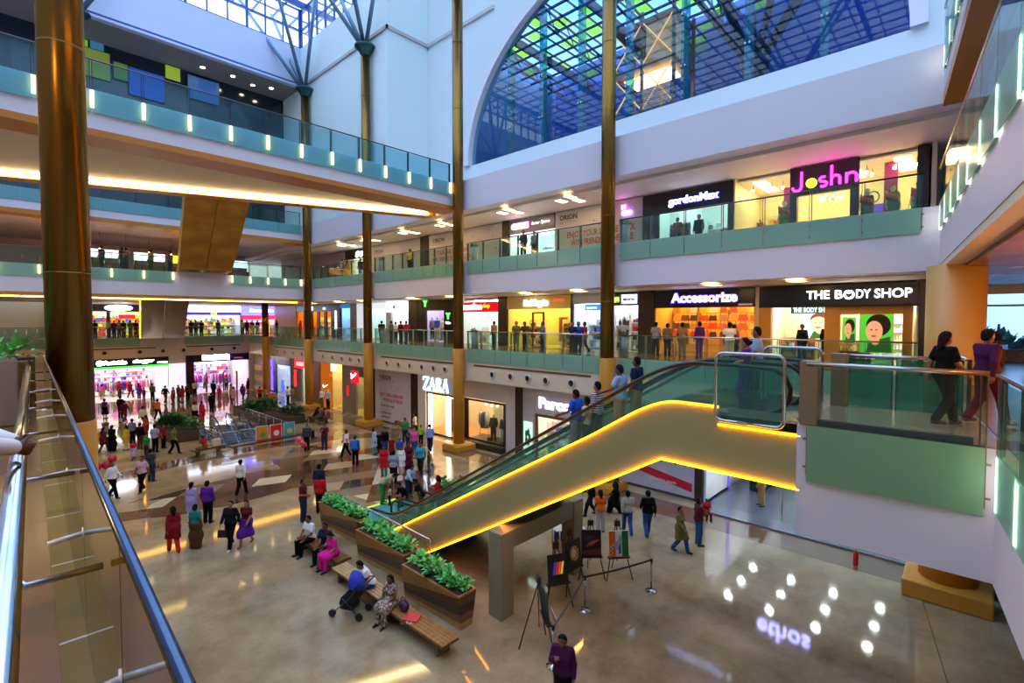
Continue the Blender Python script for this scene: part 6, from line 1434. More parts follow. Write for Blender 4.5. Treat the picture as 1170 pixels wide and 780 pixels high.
def field(prims, h, clip=None, pad=.05):
    lo = np.min([np.minimum(p[0], p[1])-max(p[2], p[3]) for p in prims], 0)-pad; hi = np.max([np.maximum(p[0], p[1])+max(p[2], p[3]) for p in prims], 0)+pad
    n = np.ceil((hi-lo)/h).astype(int)+1
    ax = [lo[i]+h*np.arange(n[i]) for i in range(3)]
    F = np.full(n, .2)
    for p in prims:
        a, b_, ra, rb = np.array(p[0], float), np.array(p[1], float), p[2], p[3]; k = p[4] if len(p) > 4 else .03
        r = max(ra, rb)+.06
        i0 = np.maximum(np.floor((np.minimum(a,b_)-r-lo)/h).astype(int), 0); i1 = np.minimum(np.ceil((np.maximum(a,b_)+r-lo)/h).astype(int)+1, n)
        X = ax[0][i0[0]:i1[0],None,None]; Y = ax[1][None,i0[1]:i1[1],None]; Z = ax[2][None,None,i0[2]:i1[2]]
        d = b_-a; L2_ = max((d*d).sum(), 1e-9)
        t = np.clip(((X-a[0])*d[0]+(Y-a[1])*d[1]+(Z-a[2])*d[2])/L2_, 0, 1)
        dist = np.sqrt((X-a[0]-t*d[0])**2+(Y-a[1]-t*d[1])**2+(Z-a[2]-t*d[2])**2)-(ra+(rb-ra)*t)
        G = F[i0[0]:i1[0], i0[1]:i1[1], i0[2]:i1[2]]
        hh = np.maximum(k-np.abs(G-dist), 0)/k
        F[i0[0]:i1[0], i0[1]:i1[1], i0[2]:i1[2]] = np.minimum(G, dist)-hh*hh*k*.25
    if clip is not None:
        F = np.maximum(F, clip(ax[0][:,None,None], ax[1][None,:,None], ax[2][None,None,:]))
    return F, lo
def sdf_mesh(name, prims, h, clip=None):
    F, lo = field(prims, h, clip); V, Q = surfnet(F, lo, h)
    me = D.meshes.new(name); me.from_pydata(V.tolist(), [], Q.tolist()); me.polygons.foreach_set('use_smooth', [True]*len(Q)); me.materials.append(None); me.update(); return me
# --- poses: local +Y is where the figure looks; metres for a 1.70 m adult
def rotx(p, a, o):
    y, z = p[1]-o[1], p[2]-o[2]; c, s = math.cos(a), math.sin(a)
    return (p[0], o[1]+y*c-z*s, o[2]+y*s+z*c)
def pose(name, fem=False):
    sh = .155 if fem else .185; hp = .095
    J = dict(pel=(0,0,.93), hL=(-hp,0,.90), hR=(hp,0,.90), kL=(-hp-.005,.02,.49), kR=(hp+.005,.02,.49), aL=(-hp-.01,-.01,.085), aR=(hp+.01,-.01,.085))
    lean = 0.; hd = 0.
    A = {}   # elbows and wrists relative in torso space
    def arm(sx, e, w): A[sx] = (e, w)
    for s in (-1, 1): arm(s, (s*(sh+.045), -.02, 1.13), (s*(sh+.06), .06, .90))
    if name in ('walk', 'walk2'):
        m = 1 if name == 'walk' else -1
        f = ('L','R') if m > 0 else ('R','L')
        sg = {'L':-1,'R':1}
        J['k'+f[0]] = (sg[f[0]]*hp, .17, .52); J['a'+f[0]] = (sg[f[0]]*hp, .26, .10); J['k'+f[1]] = (sg[f[1]]*hp, .0, .49); J['a'+f[1]] = (sg[f[1]]*hp, -.24, .14)
        arm(sg[f[0]], (sg[f[0]]*(sh+.05), -.10, 1.15), (sg[f[0]]*(sh+.05), -.13, .91)); arm(sg[f[1]], (sg[f[1]]*(sh+.04), .06, 1.14), (sg[f[1]]*(sh+.02), .24, .98))
    elif name == 'phone': arm(1, (sh+.05, .04, 1.15), (.10, .20, 1.30)); hd = .25
    elif name == 'fold': arm(-1, (-sh-.05, .02, 1.14), (-.03, .20, 1.03)); arm(1, (sh+.05, .02, 1.14), (.04, .21, 1.06))
    elif name == 'hold': arm(-1, (-sh-.03, .06, 1.16), (-.08, .24, 1.18)); arm(1, (sh+.03, .06, 1.15), (.12, .24, 1.10))
    elif name == 'lean':
        lean = -.16
        for s in (-1, 1): arm(s, (s*(sh+.06), .16, 1.17), (s*.10, .34, 1.12))
    elif name == 'ride': arm(1, (sh+.10, .06, 1.17), (sh+.16, .30, 1.07)); hd = .15
    elif name == 'ridel': arm(-1, (-sh-.10, .06, 1.17), (-sh-.16, .30, 1.07)); hd = .15
    elif name == 'bend':
        lean = -1.0
        for s in (-1, 1): arm(s, (s*(sh+.02), .22, 1.22), (s*.12, .42, 1.12))
    elif name == 'reach':
        lean = -.45
        arm(1, (sh+.02, .2, 1.25), (.12, .42, 1.12))
    elif name in ('sit', 'sitf', 'sitp'):
        d = -.42; J['pel'] = (0,-.02,.53); J['hL'] = (-hp,0,.50); J['hR'] = (hp,0,.50)
        J['kL'] = (-hp-.03,.42,.50); J['kR'] = (hp+.03,.42,.50); J['aL'] = (-hp-.02,.44,.085); J['aR'] = (hp+.04,.42,.085)
        lean = {'sit':-.12, 'sitf':-.5, 'sitp':-.2}[name]
        for s in (-1, 1): arm(s, (s*(sh+.05), .10, 1.15), (s*.10, .30, 1.06))
        if name == 'sitf':
            for s in (-1, 1): arm(s, (s*(sh+.03), .16, 1.17), (s*.14, .36, 1.03))
        if name == 'sitp': arm(1, (sh+.04, .12, 1.17), (.06, .22, 1.32)); hd = .35
    elif name == 'crouch':
        J['pel'] = (0,-.12,.40); J['hL'] = (-hp,-.1,.38); J['hR'] = (hp,-.1,.38); J['kL'] = (-hp-.06,.28,.52); J['kR'] = (hp+.06,.24,.44); J['aL'] = (-hp-.04,.12,.09); J['aR'] = (hp+.04,.0,.09); lean = -.5
        for s in (-1, 1): arm(s, (s*(sh+.03), .16, 1.17), (s*.10, .36, 1.08))
    elif name == 'carry': arm(-1, (-sh-.05, .06, 1.15), (-.02, .24, 1.16)); arm(1, (sh+.04, .08, 1.15), (.10, .23, 1.28))
    dz = J['pel'][2]-.93; oy = J['pel'][1]; o = (0, oy, .93+dz)
    T = lambda p: rotx((p[0], p[1]+oy, p[2]+dz), lean, o)
    J['T'] = T; J['lean'] = lean; J['o'] = o; J['dz'] = dz; J['oy'] = oy; J['hd'] = hd; J['A'] = A; J['sh'] = sh
    no = (0, .0, 1.47)
    J['TH'] = lambda p: T(rotx(p, -hd-(lean*-.0), no)) if lean > -.8 else T(rotx(p, -.3, no))
    return J
def body_prims(J, fem, infl=0.):
    T, TH, sh = J['T'], J['TH'], J['sh']; P_ = []
    w = .9 if fem else 1.
    def c(a, b_, ra, rb, k=.04): P_.append((a, b_, ra+infl, rb+infl, k))
    c(T((-.075,-.005,.955)), T((.075,-.005,.955)), .125*w if not fem else .125, .125*w if not fem else .125)
    c(T((-.05,.0,1.10)), T((.05,.0,1.10)), .105*w, .105*w, .06)
    c(T((-.08,.0,1.27)), T((.08,.0,1.27)), .115*w, .115*w, .07)
    c(T((-sh+.05,-.01,1.385)), T((sh-.05,-.01,1.385)), .065, .065, .06)
    if fem: c(T((-.07,.075,1.26)), T((.07,.075,1.26)), .06, .06, .05)
    return P_
def arm_prims(J, infl=0., frac=1., upto='hand'):
    T, sh = J['T'], J['sh']; P_ = []
    for s in (-1, 1):
        S_ = T((s*(sh-.01), -.01, 1.395)); E = T(J['A'][s][0]); W = T(J['A'][s][1])
        S_, E, W = map(Vector, (S_, E, W))
        if upto == 'short': P_.append((tuple(S_), tuple(S_.lerp(E, frac)), .058+infl, .052+infl, .03)); continue
        P_.append((tuple(S_), tuple(E), .055+infl, .042+infl, .03))
        P_.append((tuple(E), tuple(E.lerp(W, frac)), .042+infl, .032+infl, .02))
    return P_
def hand_prims(J, fr):
    P_ = []
    for s in (-1, 1):
        E = Vector(J['T'](J['A'][s][0])); W = Vector(J['T'](J['A'][s][1])); d = (W-E).normalized()
        ref = Vector((0, 1, 0)) if abs(d.y) < .75 else Vector((0, 0, 1))
        l = d.cross(Vector((s, 0, 0))) if abs(d.x) < .8 else d.cross(Vector((0,0,1)))
        if l.length < .1: l = Vector((0,1,0))
        l.normalize()
        if l.dot(Vector((0,1,0))) < 0 and abs(l.y) > .3: l = -l
        n = l.cross(d).normalized()
        if n.x*s > 0: n = -n
        for q in (-.026, -.009, .009, .026): P_.append((tuple(W+l*q*.6), tuple(W+d*.085+l*q), .019, .014, .018))
        for i, ln in enumerate((.78, .95, 1., .9)):
            b0 = W+d*.085+l*((i-1.5)*.0215); d1 = (d+n*.35).normalized(); m1 = b0+d1*.042*ln; d2 = (d+n*1.1).normalized(); t = m1+d2*.04*ln
            P_.append((tuple(b0), tuple(m1), fr, fr*.95, .006)); P_.append((tuple(m1), tuple(t), fr*.95, fr*.8, .004))
        b0 = W+d*.03+l*.03; m1 = b0+(d*.6+l*.7+n*.3).normalized()*.045; P_.append((tuple(b0), tuple(m1), fr*1.25, fr*1.1, .01)); P_.append((tuple(m1), tuple(m1+(d*.9+l*.2+n*.4).normalized()*.03), fr*1.1, fr*.85, .004))
    return P_
def leg_prims(J, infl=0., wide=0., lo=1.):
    P_ = []
    for s in 'LR':
        h, k, a = Vector(J['h'+s]), Vector(J['k'+s]), Vector(J['a'+s])
        P_.append((tuple(h), tuple(k), .088+infl, .058+infl+wide*.6, .05)); P_.append((tuple(k), tuple(k.lerp(a, lo)), .058+infl+wide*.6, .042+infl+wide, .03))
    return P_
def foot_prims(J, infl=0.):
    P_ = []
    for s in 'LR':
        a = Vector(J['a'+s]); P_.append(((a.x, a.y-.03, a.z-.048), (a.x+(.02 if s == 'R' else -.02), a.y+.15, a.z-.055), .034+infl, .028+infl, .02)); P_.append(((a.x, a.y, a.z), (a.x, a.y-.01, a.z-.04), .036+infl, .034+infl, .02))
    return P_
def head_prims(J, infl=0., face=True):
    H = J['TH']; P_ = [(H((0,-.005,1.575)), H((0,.0,1.63)), .083+infl, .086+infl, .02), (H((0,.02,1.545)), H((0,.045,1.515)), .062+infl, .04+infl, .03)]
    if face:
        P_ += [(J['T']((0,-.015,1.40)), H((0,-.005,1.53)), .054, .05, .02), (H((0,.088,1.585)), H((0,.104,1.556)), .012, .016, .012), (H((-.03,.068,1.60)), H((.03,.068,1.60)), .018, .018, .015), (H((-.022,.075,1.527)), H((.022,.075,1.527)), .012, .012, .012)]
        for s in (-1, 1): P_.append((H((s*.086,-.005,1.585)), H((s*.088,-.01,1.56)), .016, .012, .008))
    return P_
PROTO = {}
def proto(pname, outfit, hair, fem, h):
    key = (pname, outfit, hair, fem, h)
    if key in PROTO: return PROTO[key]
    J = pose(pname, fem); T = J['T']; o = J['o']; ln = J['lean']
    def inv(X, Y, Z):                        # torso-space height of a point
        y, z = Y-o[1], Z-o[2]; c, s = math.cos(-ln), math.sin(-ln)
        return .93+(y*s+z*c) + 0*X, (y*c-z*s) + 0*X
    out = {}
    kb = ('b', pname, fem, h)
    if kb not in PROTO:
        PROTO[kb] = sdf_mesh('body', body_prims(J, fem)+leg_prims(J)+foot_prims(J)+arm_prims(J)+head_prims(J)+hand_prims(J, .0085 if h < .01 else .0115), h)
    out['body'] = PROTO[kb]
    top_c = lambda lo, hi: (lambda X, Y, Z: np.maximum(lo-inv(X,Y,Z)[0], inv(X,Y,Z)[0]-hi))
    bp = body_prims(J, fem, .016)
    long_ = 'l' in outfit.split('_')[1] if '_' in outfit else False
    base = outfit.split('_')[0]
    kt = ('t', pname, outfit, fem, h)
    if kt not in PROTO:
        sleeves = arm_prims(J, .016, .92) if long_ else arm_prims(J, .02, .62, 'short')
        lo = {'trousers': .87, 'kurta': .4, 'dress': .3, 'saree': 1.02, 'skirt': .92}[base]
        extra = []
        if base in ('kurta', 'dress'):
            for s in 'LR':
                hh, k = Vector(J['h'+s]), Vector(J['k'+s]); extra.append((tuple(hh+Vector((0,0,.08))), tuple(hh.lerp(k, .9 if base == 'kurta' else 1.15)), .115, .15 if base == 'kurta' else .17, .12))
            F_clip = (lambda X, Y, Z: np.maximum(inv(X,Y,Z)[0]-1.455, (J['kL'][2]+J['kR'][2])/2-(-.03 if base == 'kurta' else .12) - Z)) if ln > -.8 and J['dz'] > -.2 else top_c(.80, 1.455)
        else: F_clip = top_c(lo, 1.455)
        PROTO[kt] = sdf_mesh('top', bp+sleeves+extra, h, F_clip)
    out['top'] = PROTO[kt]
    kp = ('p', pname, base, fem, h)
    if kp not in PROTO:
        pv = body_prims(J, fem, .012)[:1]
        if base in ('saree', 'skirt'):
            lp = []
            for s in 'LR':
                hh, k, a = Vector(J['h'+s]), Vector(J['k'+s]), Vector(J['a'+s])
                e = k.lerp(a, .25) if base == 'skirt' else a
                lp += [(tuple(hh), tuple(k), .12, .14, .14), (tuple(k), tuple(e), .14, .13 if base == 'saree' else .15, .16)]
            zmin = .05 if base == 'saree' else .36
            PROTO[kp] = sdf_mesh('bottom', pv+lp, h, lambda X, Y, Z: np.maximum(inv(X,Y,Z)[0]-1.04, zmin-Z+0*X))
        else: PROTO[kp] = sdf_mesh('bottom', pv+leg_prims(J, .016, .012, .98), h, lambda X, Y, Z: np.maximum(inv(X,Y,Z)[0]-1.0, .045-Z+0*X))
    out['bottom'] = PROTO[kp]
    ks = ('s', pname, h)
    if ks not in PROTO: PROTO[ks] = sdf_mesh('shoes', foot_prims(J, .009), min(h, .0125), lambda X, Y, Z: Z-max(J['aL'][2], J['aR'][2])-.0+0*X+0*Y)
    out['shoes'] = PROTO[ks]
    kh = ('h', pname, hair, fem, h)
    if kh not in PROTO:
        hp = head_prims(J, .013, False); H = J['TH']
        f0 = Vector(H((0,.062,1.575))); fn = (Vector(H((0,.09,1.568)))-Vector(H((0,0,1.59)))).normalized()
        hp = hp[:1]
        if hair == 'long': hp += [(H((0,-.05,1.60)), H((0,-.095,1.32)), .075, .06, .03), (H((-.06,-.03,1.58)), H((-.075,-.05,1.40)), .035, .03, .03), (H((.06,-.03,1.58)), H((.075,-.05,1.40)), .035, .03, .03)]
        if hair == 'braid': hp += [(H((0,-.075,1.55)), H((0,-.12,1.10)), .035, .025, .02)]
        if hair == 'bun': hp += [(H((0,-.10,1.58)), H((0,-.115,1.59)), .05, .045, .02)]
        if hair == 'scarf': hp += [(H((0,-.03,1.54)), H((0,-.05,1.38)), .095, .12, .04)]
        g0 = Vector(H((0,.03,1.655))); gn = (Vector(H((0,.08,1.59)))-Vector(H((0,0,1.64)))).normalized()
        PROTO[kh] = sdf_mesh('hair', hp, min(h, .0115), lambda X, Y, Z: (X-g0.x)*gn.x+(Y-g0.y)*gn.y+(Z-g0.z)*gn.z)
    out['hair'] = PROTO[kh]
    if h < .01:
        b = MB(); H = J['TH']
        for s in (-1, 1): b.ball(H((s*.031,.079,1.588)), .0105, 8, 6, 0); b.ball(H((s*.031,.0855,1.588)), .006, 8, 6, 1)
        me = b.mesh('eyes', [mat('#e8e0d8', .3), mat('#140c08', .3)], True); out['eyes'] = me
    PROTO[key] = out
    return out
CN = {'white':'#ece8e4','off-white':'#dcd6c4','cream':'#d9c8a0','grey':'#77777c','light grey':'#a9a9ae','dark grey':'#3c3d44','black':'#08080a','navy':'#1c2648','royal blue':'#1f4fc8','blue':'#3a6fc0','light blue':'#86a8cc','pale blue':'#b0c8e0','teal':'#1f7f7c','green':'#1f8f3c','olive':'#6a6432','pale olive':'#a8a878','lime':'#9ac82a','yellow':'#d8b23c','mustard':'#b98a28','orange':'#d8641e','rust':'#a8481e','red':'#c81e28','dark red':'#8a1820','maroon':'#5c1626','pink':'#d8589a','hot pink':'#d8288a','pale pink':'#d8a8b4','lilac':'#a898c0','purple':'#5a2288','plum':'#46183e','brown':'#5a3a24','tan':'#a88458','khaki':'#8a7850','turquoise':'#38a0b0','denim blue':'#2f4f86','dark denim':'#22304e','charcoal':'#17171c'}
def pattern(kind):
    if ('pat', kind) in MATS: return MATS[('pat', kind)]
    m = D.materials.new('patterned_cloth'); m.use_nodes = True; nt = m.node_tree; b = nt.nodes['Principled BSDF']; N = nt.nodes.new; L = nt.links.new
    tc = N('ShaderNodeTexCoord'); b.inputs['Roughness'].default_value = .8
    if kind == 'striped':
        wv = N('ShaderNodeTexWave'); wv.bands_direction = 'Z'; wv.inputs['Scale'].default_value = 6.; L(tc.outputs['Object'], wv.inputs['Vector']); cr = N('ShaderNodeValToRGB'); cr.color_ramp.interpolation = 'CONSTANT'; cr.color_ramp.elements[0].color = lin('#1c2648'); cr.color_ramp.elements[1].position = .62; cr.color_ramp.elements[1].color = lin('#d8dce8'); L(wv.outputs['Fac'], cr.inputs[0]); L(cr.outputs[0], b.inputs['Base Color'])
    elif kind == 'checked':
        ck = N('ShaderNodeTexChecker'); ck.inputs['Scale'].default_value = 22; ck.inputs['Color1'].default_value = lin('#d8cfc0'); ck.inputs['Color2'].default_value = lin('#4a3a34'); L(tc.outputs['Object'], ck.inputs['Vector']); L(ck.outputs['Color'], b.inputs['Base Color'])
    else:
        n = N('ShaderNodeTexVoronoi'); n.inputs['Scale'].default_value = 14; L(tc.outputs['Object'], n.inputs['Vector']); cr = N('ShaderNodeValToRGB'); cr.color_ramp.elements[0].color = lin('#d8ccb8'); cr.color_ramp.elements[1].color = lin('#6a4038'); cr.color_ramp.elements[1].position = .7; L(n.outputs['Distance'], cr.inputs[0]); L(cr.outputs[0], b.inputs['Base Color'])
    MATS[('pat', kind)] = m; return m
def cloth(c):
    return pattern(c) if c in ('striped', 'checked', 'printed') else mat(CN[c], .85, spec=.15)
SKIN = ['#7a4c32','#8f5f42','#6a4028','#a06c4c']
FACING = {'away': 43., 'toward': 223., 'right': -47., 'left': 133., 'awayleft': 88., 'awayright': -2., 'towardleft': 178., 'towardright': 268.}
PRG = random.Random(3); NP = [0]
SHOEC = {'black':'#121214','white':'#d8d4cc','brown':'#3f281a','skin':'#7a4c32'}
def figure(name, cat, label, loc, facing, pname='stand', outfit='trousers_s', top='grey', bottom='black', hair='short', fem=False, ht=1.68, h=.0135, shoes='black', hairc='#14100d', skin=None, group=None, eyes=True):
    a = FACING[facing] if isinstance(facing, str) else facing
    t = thing(name, label, cat, loc, R(a-90), group); t.scale = (ht/1.70,)*3
    pr = proto(pname, outfit, hair, fem, h); NP[0] += 1
    sk = skin or PRG.choice(SKIN)
    def put(k, m):
        o = obj(k, pr[k], t)
        if k != 'eyes': o.material_slots[0].link = 'OBJECT'; o.material_slots[0].material = m
        return o
    put('body', mat(sk, .55))
    put('top', cloth(top)).name = {'trousers':'shirt','kurta':'kurta','dress':'dress','saree':'blouse','skirt':'top'}[outfit.split('_')[0]]
    put('bottom', cloth(bottom)).name = {'saree':'long_skirt','skirt':'skirt'}.get(outfit.split('_')[0], 'trousers')
    if hair != 'bald': put('hair', mat(hairc if hair != 'scarf' else CN['black'], .75, spec=.12))
    put('shoes', mat(SHOEC[shoes], .5))
    if 'eyes' in pr and eyes: put('eyes', None)
    return t
def desc(outfit, top, bottom):
    b = outfit.split('_')[0]
    jeans = bottom in ('denim blue', 'dark denim')
    bw = {'denim blue': 'blue jeans', 'dark denim': 'dark jeans'}.get(bottom, bottom+' trousers')
    if b == 'trousers': return '%s %s and %s' % (top, 'shirt', bw)
    if b == 'kurta': return '%s tunic over %s' % (top, bw)
    if b == 'dress': return 'knee length %s dress' % top
    if b == 'saree': return '%s blouse and %s sari skirt' % (top, bottom) if top != bottom else 'full length %s sari' % top
    return '%s top and %s skirt' % (top, bottom)
def crowd(x, y, where, facing='away', pname='stand', outfit='trousers_s', top='grey', bottom='black', hair='short', ht=1.66, z=0., group='visitors on the ground floor', child=False, **k):
    p = on_floor(x, y, z); fem = outfit.split('_')[0] != 'trousers' or hair in ('long', 'braid', 'bun', 'scarf')
    lab = ('small child in ' if child else 'person in ') + desc(outfit, top, bottom) + ' ' + where
    return figure('person', 'person', lab, p, facing, pname, outfit, top, bottom, hair, fem and not child, ht, group=group, **k)
T_, K_, S_, D_, SK = 'trousers_s', 'kurta_l', 'saree_s', 'dress_s', 'skirt_s'
TL = 'trousers_l'
# ---- left half of the concourse
crowd(102, 518, 'walking by the ochre column at far left', 'away', 'walk', K_, 'brown', 'orange', 'short')
crowd(118.6, 517, 'beside a woman in black near the ochre column', 'away', 'walk2', K_, 'maroon', 'brown', 'long', 1.55)
crowd(128.5, 515.5, 'left of the yellow tunic', 'away', 'stand', S_, 'black', 'black', 'long', 1.62)
crowd(144.6, 514, 'with long black hair, among the dense left crowd', 'left', 'stand', K_, 'yellow', 'cream', 'long', 1.56)
crowd(152.7, 525, 'in front of the dense left crowd', 'toward', 'walk', SK, 'red', 'lilac', 'bun', 1.12, child=True)
crowd(151.5, 507, 'behind the yellow tunic', 'away', 'stand', T_, 'grey', 'black')
crowd(160.5, 513, 'between the grey shirt and the lilac shirt', 'away', 'stand', TL, 'black', 'brown')
crowd(164, 489, 'further back toward the green lined store', 'away', 'walk', TL, 'cream', 'dark grey')
crowd(180.4, 479, 'walking toward the far stores alone', 'away', 'walk2', TL, 'orange', 'black')
crowd(177.5, 516.7, 'left of the dark green bushes', 'away', 'stand', T_, 'lilac', 'black', ht=1.72)
crowd(167, 500, 'just behind the lilac shirt', 'left', 'stand', K_, 'rust', 'brown', 'long', 1.58)
crowd(168, 521, 'half hidden behind the grey blue shirt', 'toward', 'stand', T_, 'green', 'dark grey', ht=1.3, child=True)
crowd(173, 550, 'standing behind the pale pink shirt', 'away', 'stand', T_, 'dark grey', 'dark denim', ht=1.66)
crowd(162.8, 561.5, 'walking toward the camera', 'toward', 'walk', T_, 'pale pink', 'black', ht=1.68)
wm = crowd(129, 568.7, 'carrying red balloons near the balustrade', 'right', 'walk2', TL, 'white', 'black', ht=1.68)
crowd(187, 512, 'with a blue balloon beside the bushes', 'right', 'stand', T_, 'dark red', 'black', ht=1.5)
crowd(199, 518.5, 'striding in front of the dark green bushes', 'right', 'walk', TL, 'olive', 'black', ht=1.64)
crowd(120, 478, 'near the ochre column, before the green lined store', 'away', 'stand', SK, 'purple', 'black', 'bun', 1.62)
crowd(138, 477, 'tallest dark figure before the green lined store', 'away', 'stand', TL, 'black', 'black', ht=1.8)
crowd(142.5, 482, 'close behind the tallest dark figure', 'away', 'walk', TL, 'maroon', 'brown', ht=1.7)
crowd(149, 454.5, 'in the bright green lined doorway', 'away', 'walk2', TL, 'maroon', 'maroon', ht=1.7)
crowd(159, 455.5, 'in the far doorway left of a child', 'away', 'stand', K_, 'purple', 'plum', 'long', 1.62)
crowd(164.6, 457, 'in the bright far doorway', 'away', 'stand', T_, 'dark red', 'maroon', ht=1.2, child=True)
crowd(174.4, 457.5, 'at the right side of the green lined doorway', 'away', 'stand', T_, 'olive', 'charcoal', ht=1.72)
crowd(189, 460.5, 'with feet apart before the white panel', 'away', 'walk', TL, 'charcoal', 'brown', ht=1.7)
crowd(198, 461.5, 'before the white panel', 'left', 'stand', K_, 'rust', 'rust', 'bun', 1.62)
crowd(117, 456.5, 'inside the green lined store at its left', 'away', 'stand', SK, 'hot pink', 'olive', 'long', 1.6)
crowd(125, 450, 'inside the green lined store', 'right', 'stand', T_, 'black', 'charcoal')
crowd(129.6, 453, 'inside the green lined store', 'away', 'fold', T_, 'lime', 'tan')
crowd(136.5, 453.5, 'inside the green lined store, centre', 'away', 'stand', TL, 'maroon', 'black')
crowd(204, 458.5, 'at the white panel beside a red tunic', 'right', 'stand', T_, 'olive', 'olive', ht=1.64)
crowd(208.5, 459.5, 'at the white panel', 'left', 'stand', K_, 'red', 'pale pink', 'long', 1.66)
crowd(214.5, 457.5, 'at the left pier of the white sign store', 'toward', 'stand', TL, 'brown', 'black', ht=1.7)
crowd(222.8, 453, 'at the left pier of the white sign store', 'away', 'stand', T_, 'cream', 'black')
crowd(234, 444, 'inside the white sign store', 'away', 'stand', T_, 'maroon', 'maroon', ht=1.6)
crowd(244, 454, 'in the doorway of the white sign store', 'away', 'stand', TL, 'black', 'charcoal', ht=1.72)
crowd(250.6, 455, 'in the white sign store doorway', 'away', 'stand', K_, 'red', 'dark grey', 'short', 1.25, child=True)
crowd(258.7, 446, 'inside the white sign store beside the red post', 'away', 'stand', TL, 'grey', 'black', ht=1.74)
crowd(267, 460, 'before the white sign store, right end', 'toward', 'stand', K_, 'pale pink', 'rust', 'scarf', 1.58)
crowd(264.5, 457, 'just behind the pale pink tunic', 'right', 'stand', K_, 'mustard', 'brown', 'long', 1.66)
crowd(277.6, 456.5, 'at the right end of the white sign store', 'away', 'walk', K_, 'purple', 'navy', 'long', 1.6)
crowd(283.4, 449, 'at the right end of the white sign store', 'left', 'stand', K_, 'maroon', 'orange', 'scarf', 1.64)
crowd(297, 459, 'behind the planter right of the well', 'away', 'stand', T_, 'red', 'black', ht=1.5)
crowd(303.8, 461.5, 'behind the planter right of the well', 'right', 'stand', T_, 'tan', 'charcoal', ht=1.66)
crowd(298.7, 444, 'by the striped ochre panel', 'away', 'stand', T_, 'blue', 'navy', ht=1.7)
crowd(223, 483, 'left of the basement escalators', 'away', 'stand', SK, 'cream', 'black', 'bun', 1.66)
crowd(231, 481.5, 'with long hair left of the basement escalators', 'away', 'stand', K_, 'red', 'dark red', 'long', 1.62)
crowd(229.5, 486.5, 'left of the basement escalators', 'toward', 'stand', D_, 'red', 'tan', 'bun', 1.05, child=True)
crowd(241.7, 471, 'behind the basement escalators', 'away', 'stand', TL, 'black', 'black', ht=1.72)
crowd(329, 461.5, 'outside the violet neon shop', 'right', 'stand', TL, 'white', 'black', ht=1.7)
crowd(334.5, 461.5, 'outside the violet neon shop', 'left', 'stand', TL, 'tan', 'khaki', ht=1.72)
# seated by the well
bench('low dark bench beside the planter right of the well', 17.9, 37.6, PI/2, 2.4, m=wood('#2c2018','#3a2a1c',(8,1,8)))
def seated(label, x, y, facing, **k):
    return figure('person', 'person', label, (x, y, 0), facing, k.pop('pname', 'sit'), k.pop('outfit', T_), group='seated visitors', **k)
seated('person in black top with long hair seated by the planter right of the well', 18.0, 38.2, 0, top='black', bottom='tan', hair='long', fem=True, ht=1.6, pname='sitf')
seated('person in dark grey shirt seated by the planter right of the well', 18.0, 37.2, -10, top='dark grey', bottom='charcoal', ht=1.7, pname='sitf')
seated('person in light grey shirt seated at the right end of the dark bench', 15.1, 33.35, -40, top='light grey', bottom='charcoal', ht=1.7)
bench('short dark bench at the left front of the basement well', 9.3, 33.9, .2, 1.8, m=wood('#2c2018','#3a2a1c',(8,1,8)))
seated('person in red shirt seated on the short dark bench left of the well', 9.1, 33.85, 200, top='red', bottom='olive', ht=1.6, pname='sitp')
t = thing('carrier_bag', 'cream paper carrier bag on the short dark bench left of the well', 'bag', (9.75, 33.95, .402), .2); MB().add([(-.22,-.1,0),(.22,-.1,0),(.22,.1,0),(-.22,.1,0),(-.24,-.1,.42),(.24,-.1,.42),(.24,.1,.42),(-.24,.1,.42)], [(0,3,2,1),(4,5,6,7),(0,1,5,4),(1,2,6,5),(2,3,7,6),(3,0,4,7)]).build('bag_body', mat('#d8c49a', .6), t); MB().tube([(-.1,0,.42),(-.08,0,.56),(.08,0,.56),(.1,0,.42)], .008, 6).build('bag_handle', mat('#a88a5a', .6), t, smooth=True)
# ---- middle of the concourse
crowd(350.7, 515, 'facing the camera before the orange shop', 'toward', 'stand', TL, 'dark grey', 'charcoal', ht=1.68)
crowd(370.9, 514, 'raising a hand, before the orange shop', 'toward', 'phone', T_, 'maroon', 'dark denim', ht=1.66)
crowd(395.9, 522, 'walking left of the blue backpack', 'left', 'walk', T_, 'white', 'black', ht=1.62)
bp_ = crowd(406, 531.5, 'wearing a blue backpack', 'away', 'stand', T_, 'royal blue', 'black', ht=1.66)
crowd(427.7, 519, 'at the left end of the waiting group', 'right', 'stand', K_, 'pale blue', 'turquoise', 'long', 1.62)
crowd(434, 517, 'between the pale blue tunic and black jacket', 'toward', 'stand', D_, 'charcoal', 'brown', 'bun', 1.3, child=True)
crowd(440, 519.5, 'in the waiting group', 'toward', 'stand', TL, 'black', 'denim blue', 'long', 1.62)
crowd(452, 512, 'tallest of the waiting group', 'toward', 'stand', 'dress_l', 'khaki', 'khaki', 'short', 1.72)
crowd(463, 507, 'before the white hoarding', 'toward', 'fold', T_, 'green', 'dark denim', ht=1.72)
crowd(473.4, 520.5, 'right of the waiting group', 'toward', 'stand', T_, 'pink', 'denim blue', ht=1.7)
crowd(466.5, 521, 'beside the pink shirt', 'left', 'stand', K_, 'navy', 'navy', 'bun', 1.4)
crowd(491.3, 515.5, 'walking toward the ZARA door', 'away', 'walk', TL, 'light blue', 'navy', ht=1.68)
crowd(481, 508, 'near the ZARA door', 'toward', 'stand', T_, 'lime', 'black', ht=1.3, child=True)
crowd(474, 500, 'by the dark post of the ZARA shop', 'left', 'stand', T_, 'cream', 'black', ht=1.7)
crowd(447.6, 521, 'in the waiting group', 'toward', 'stand', D_, 'dark red', 'black', 'bun', 1.15, child=True)
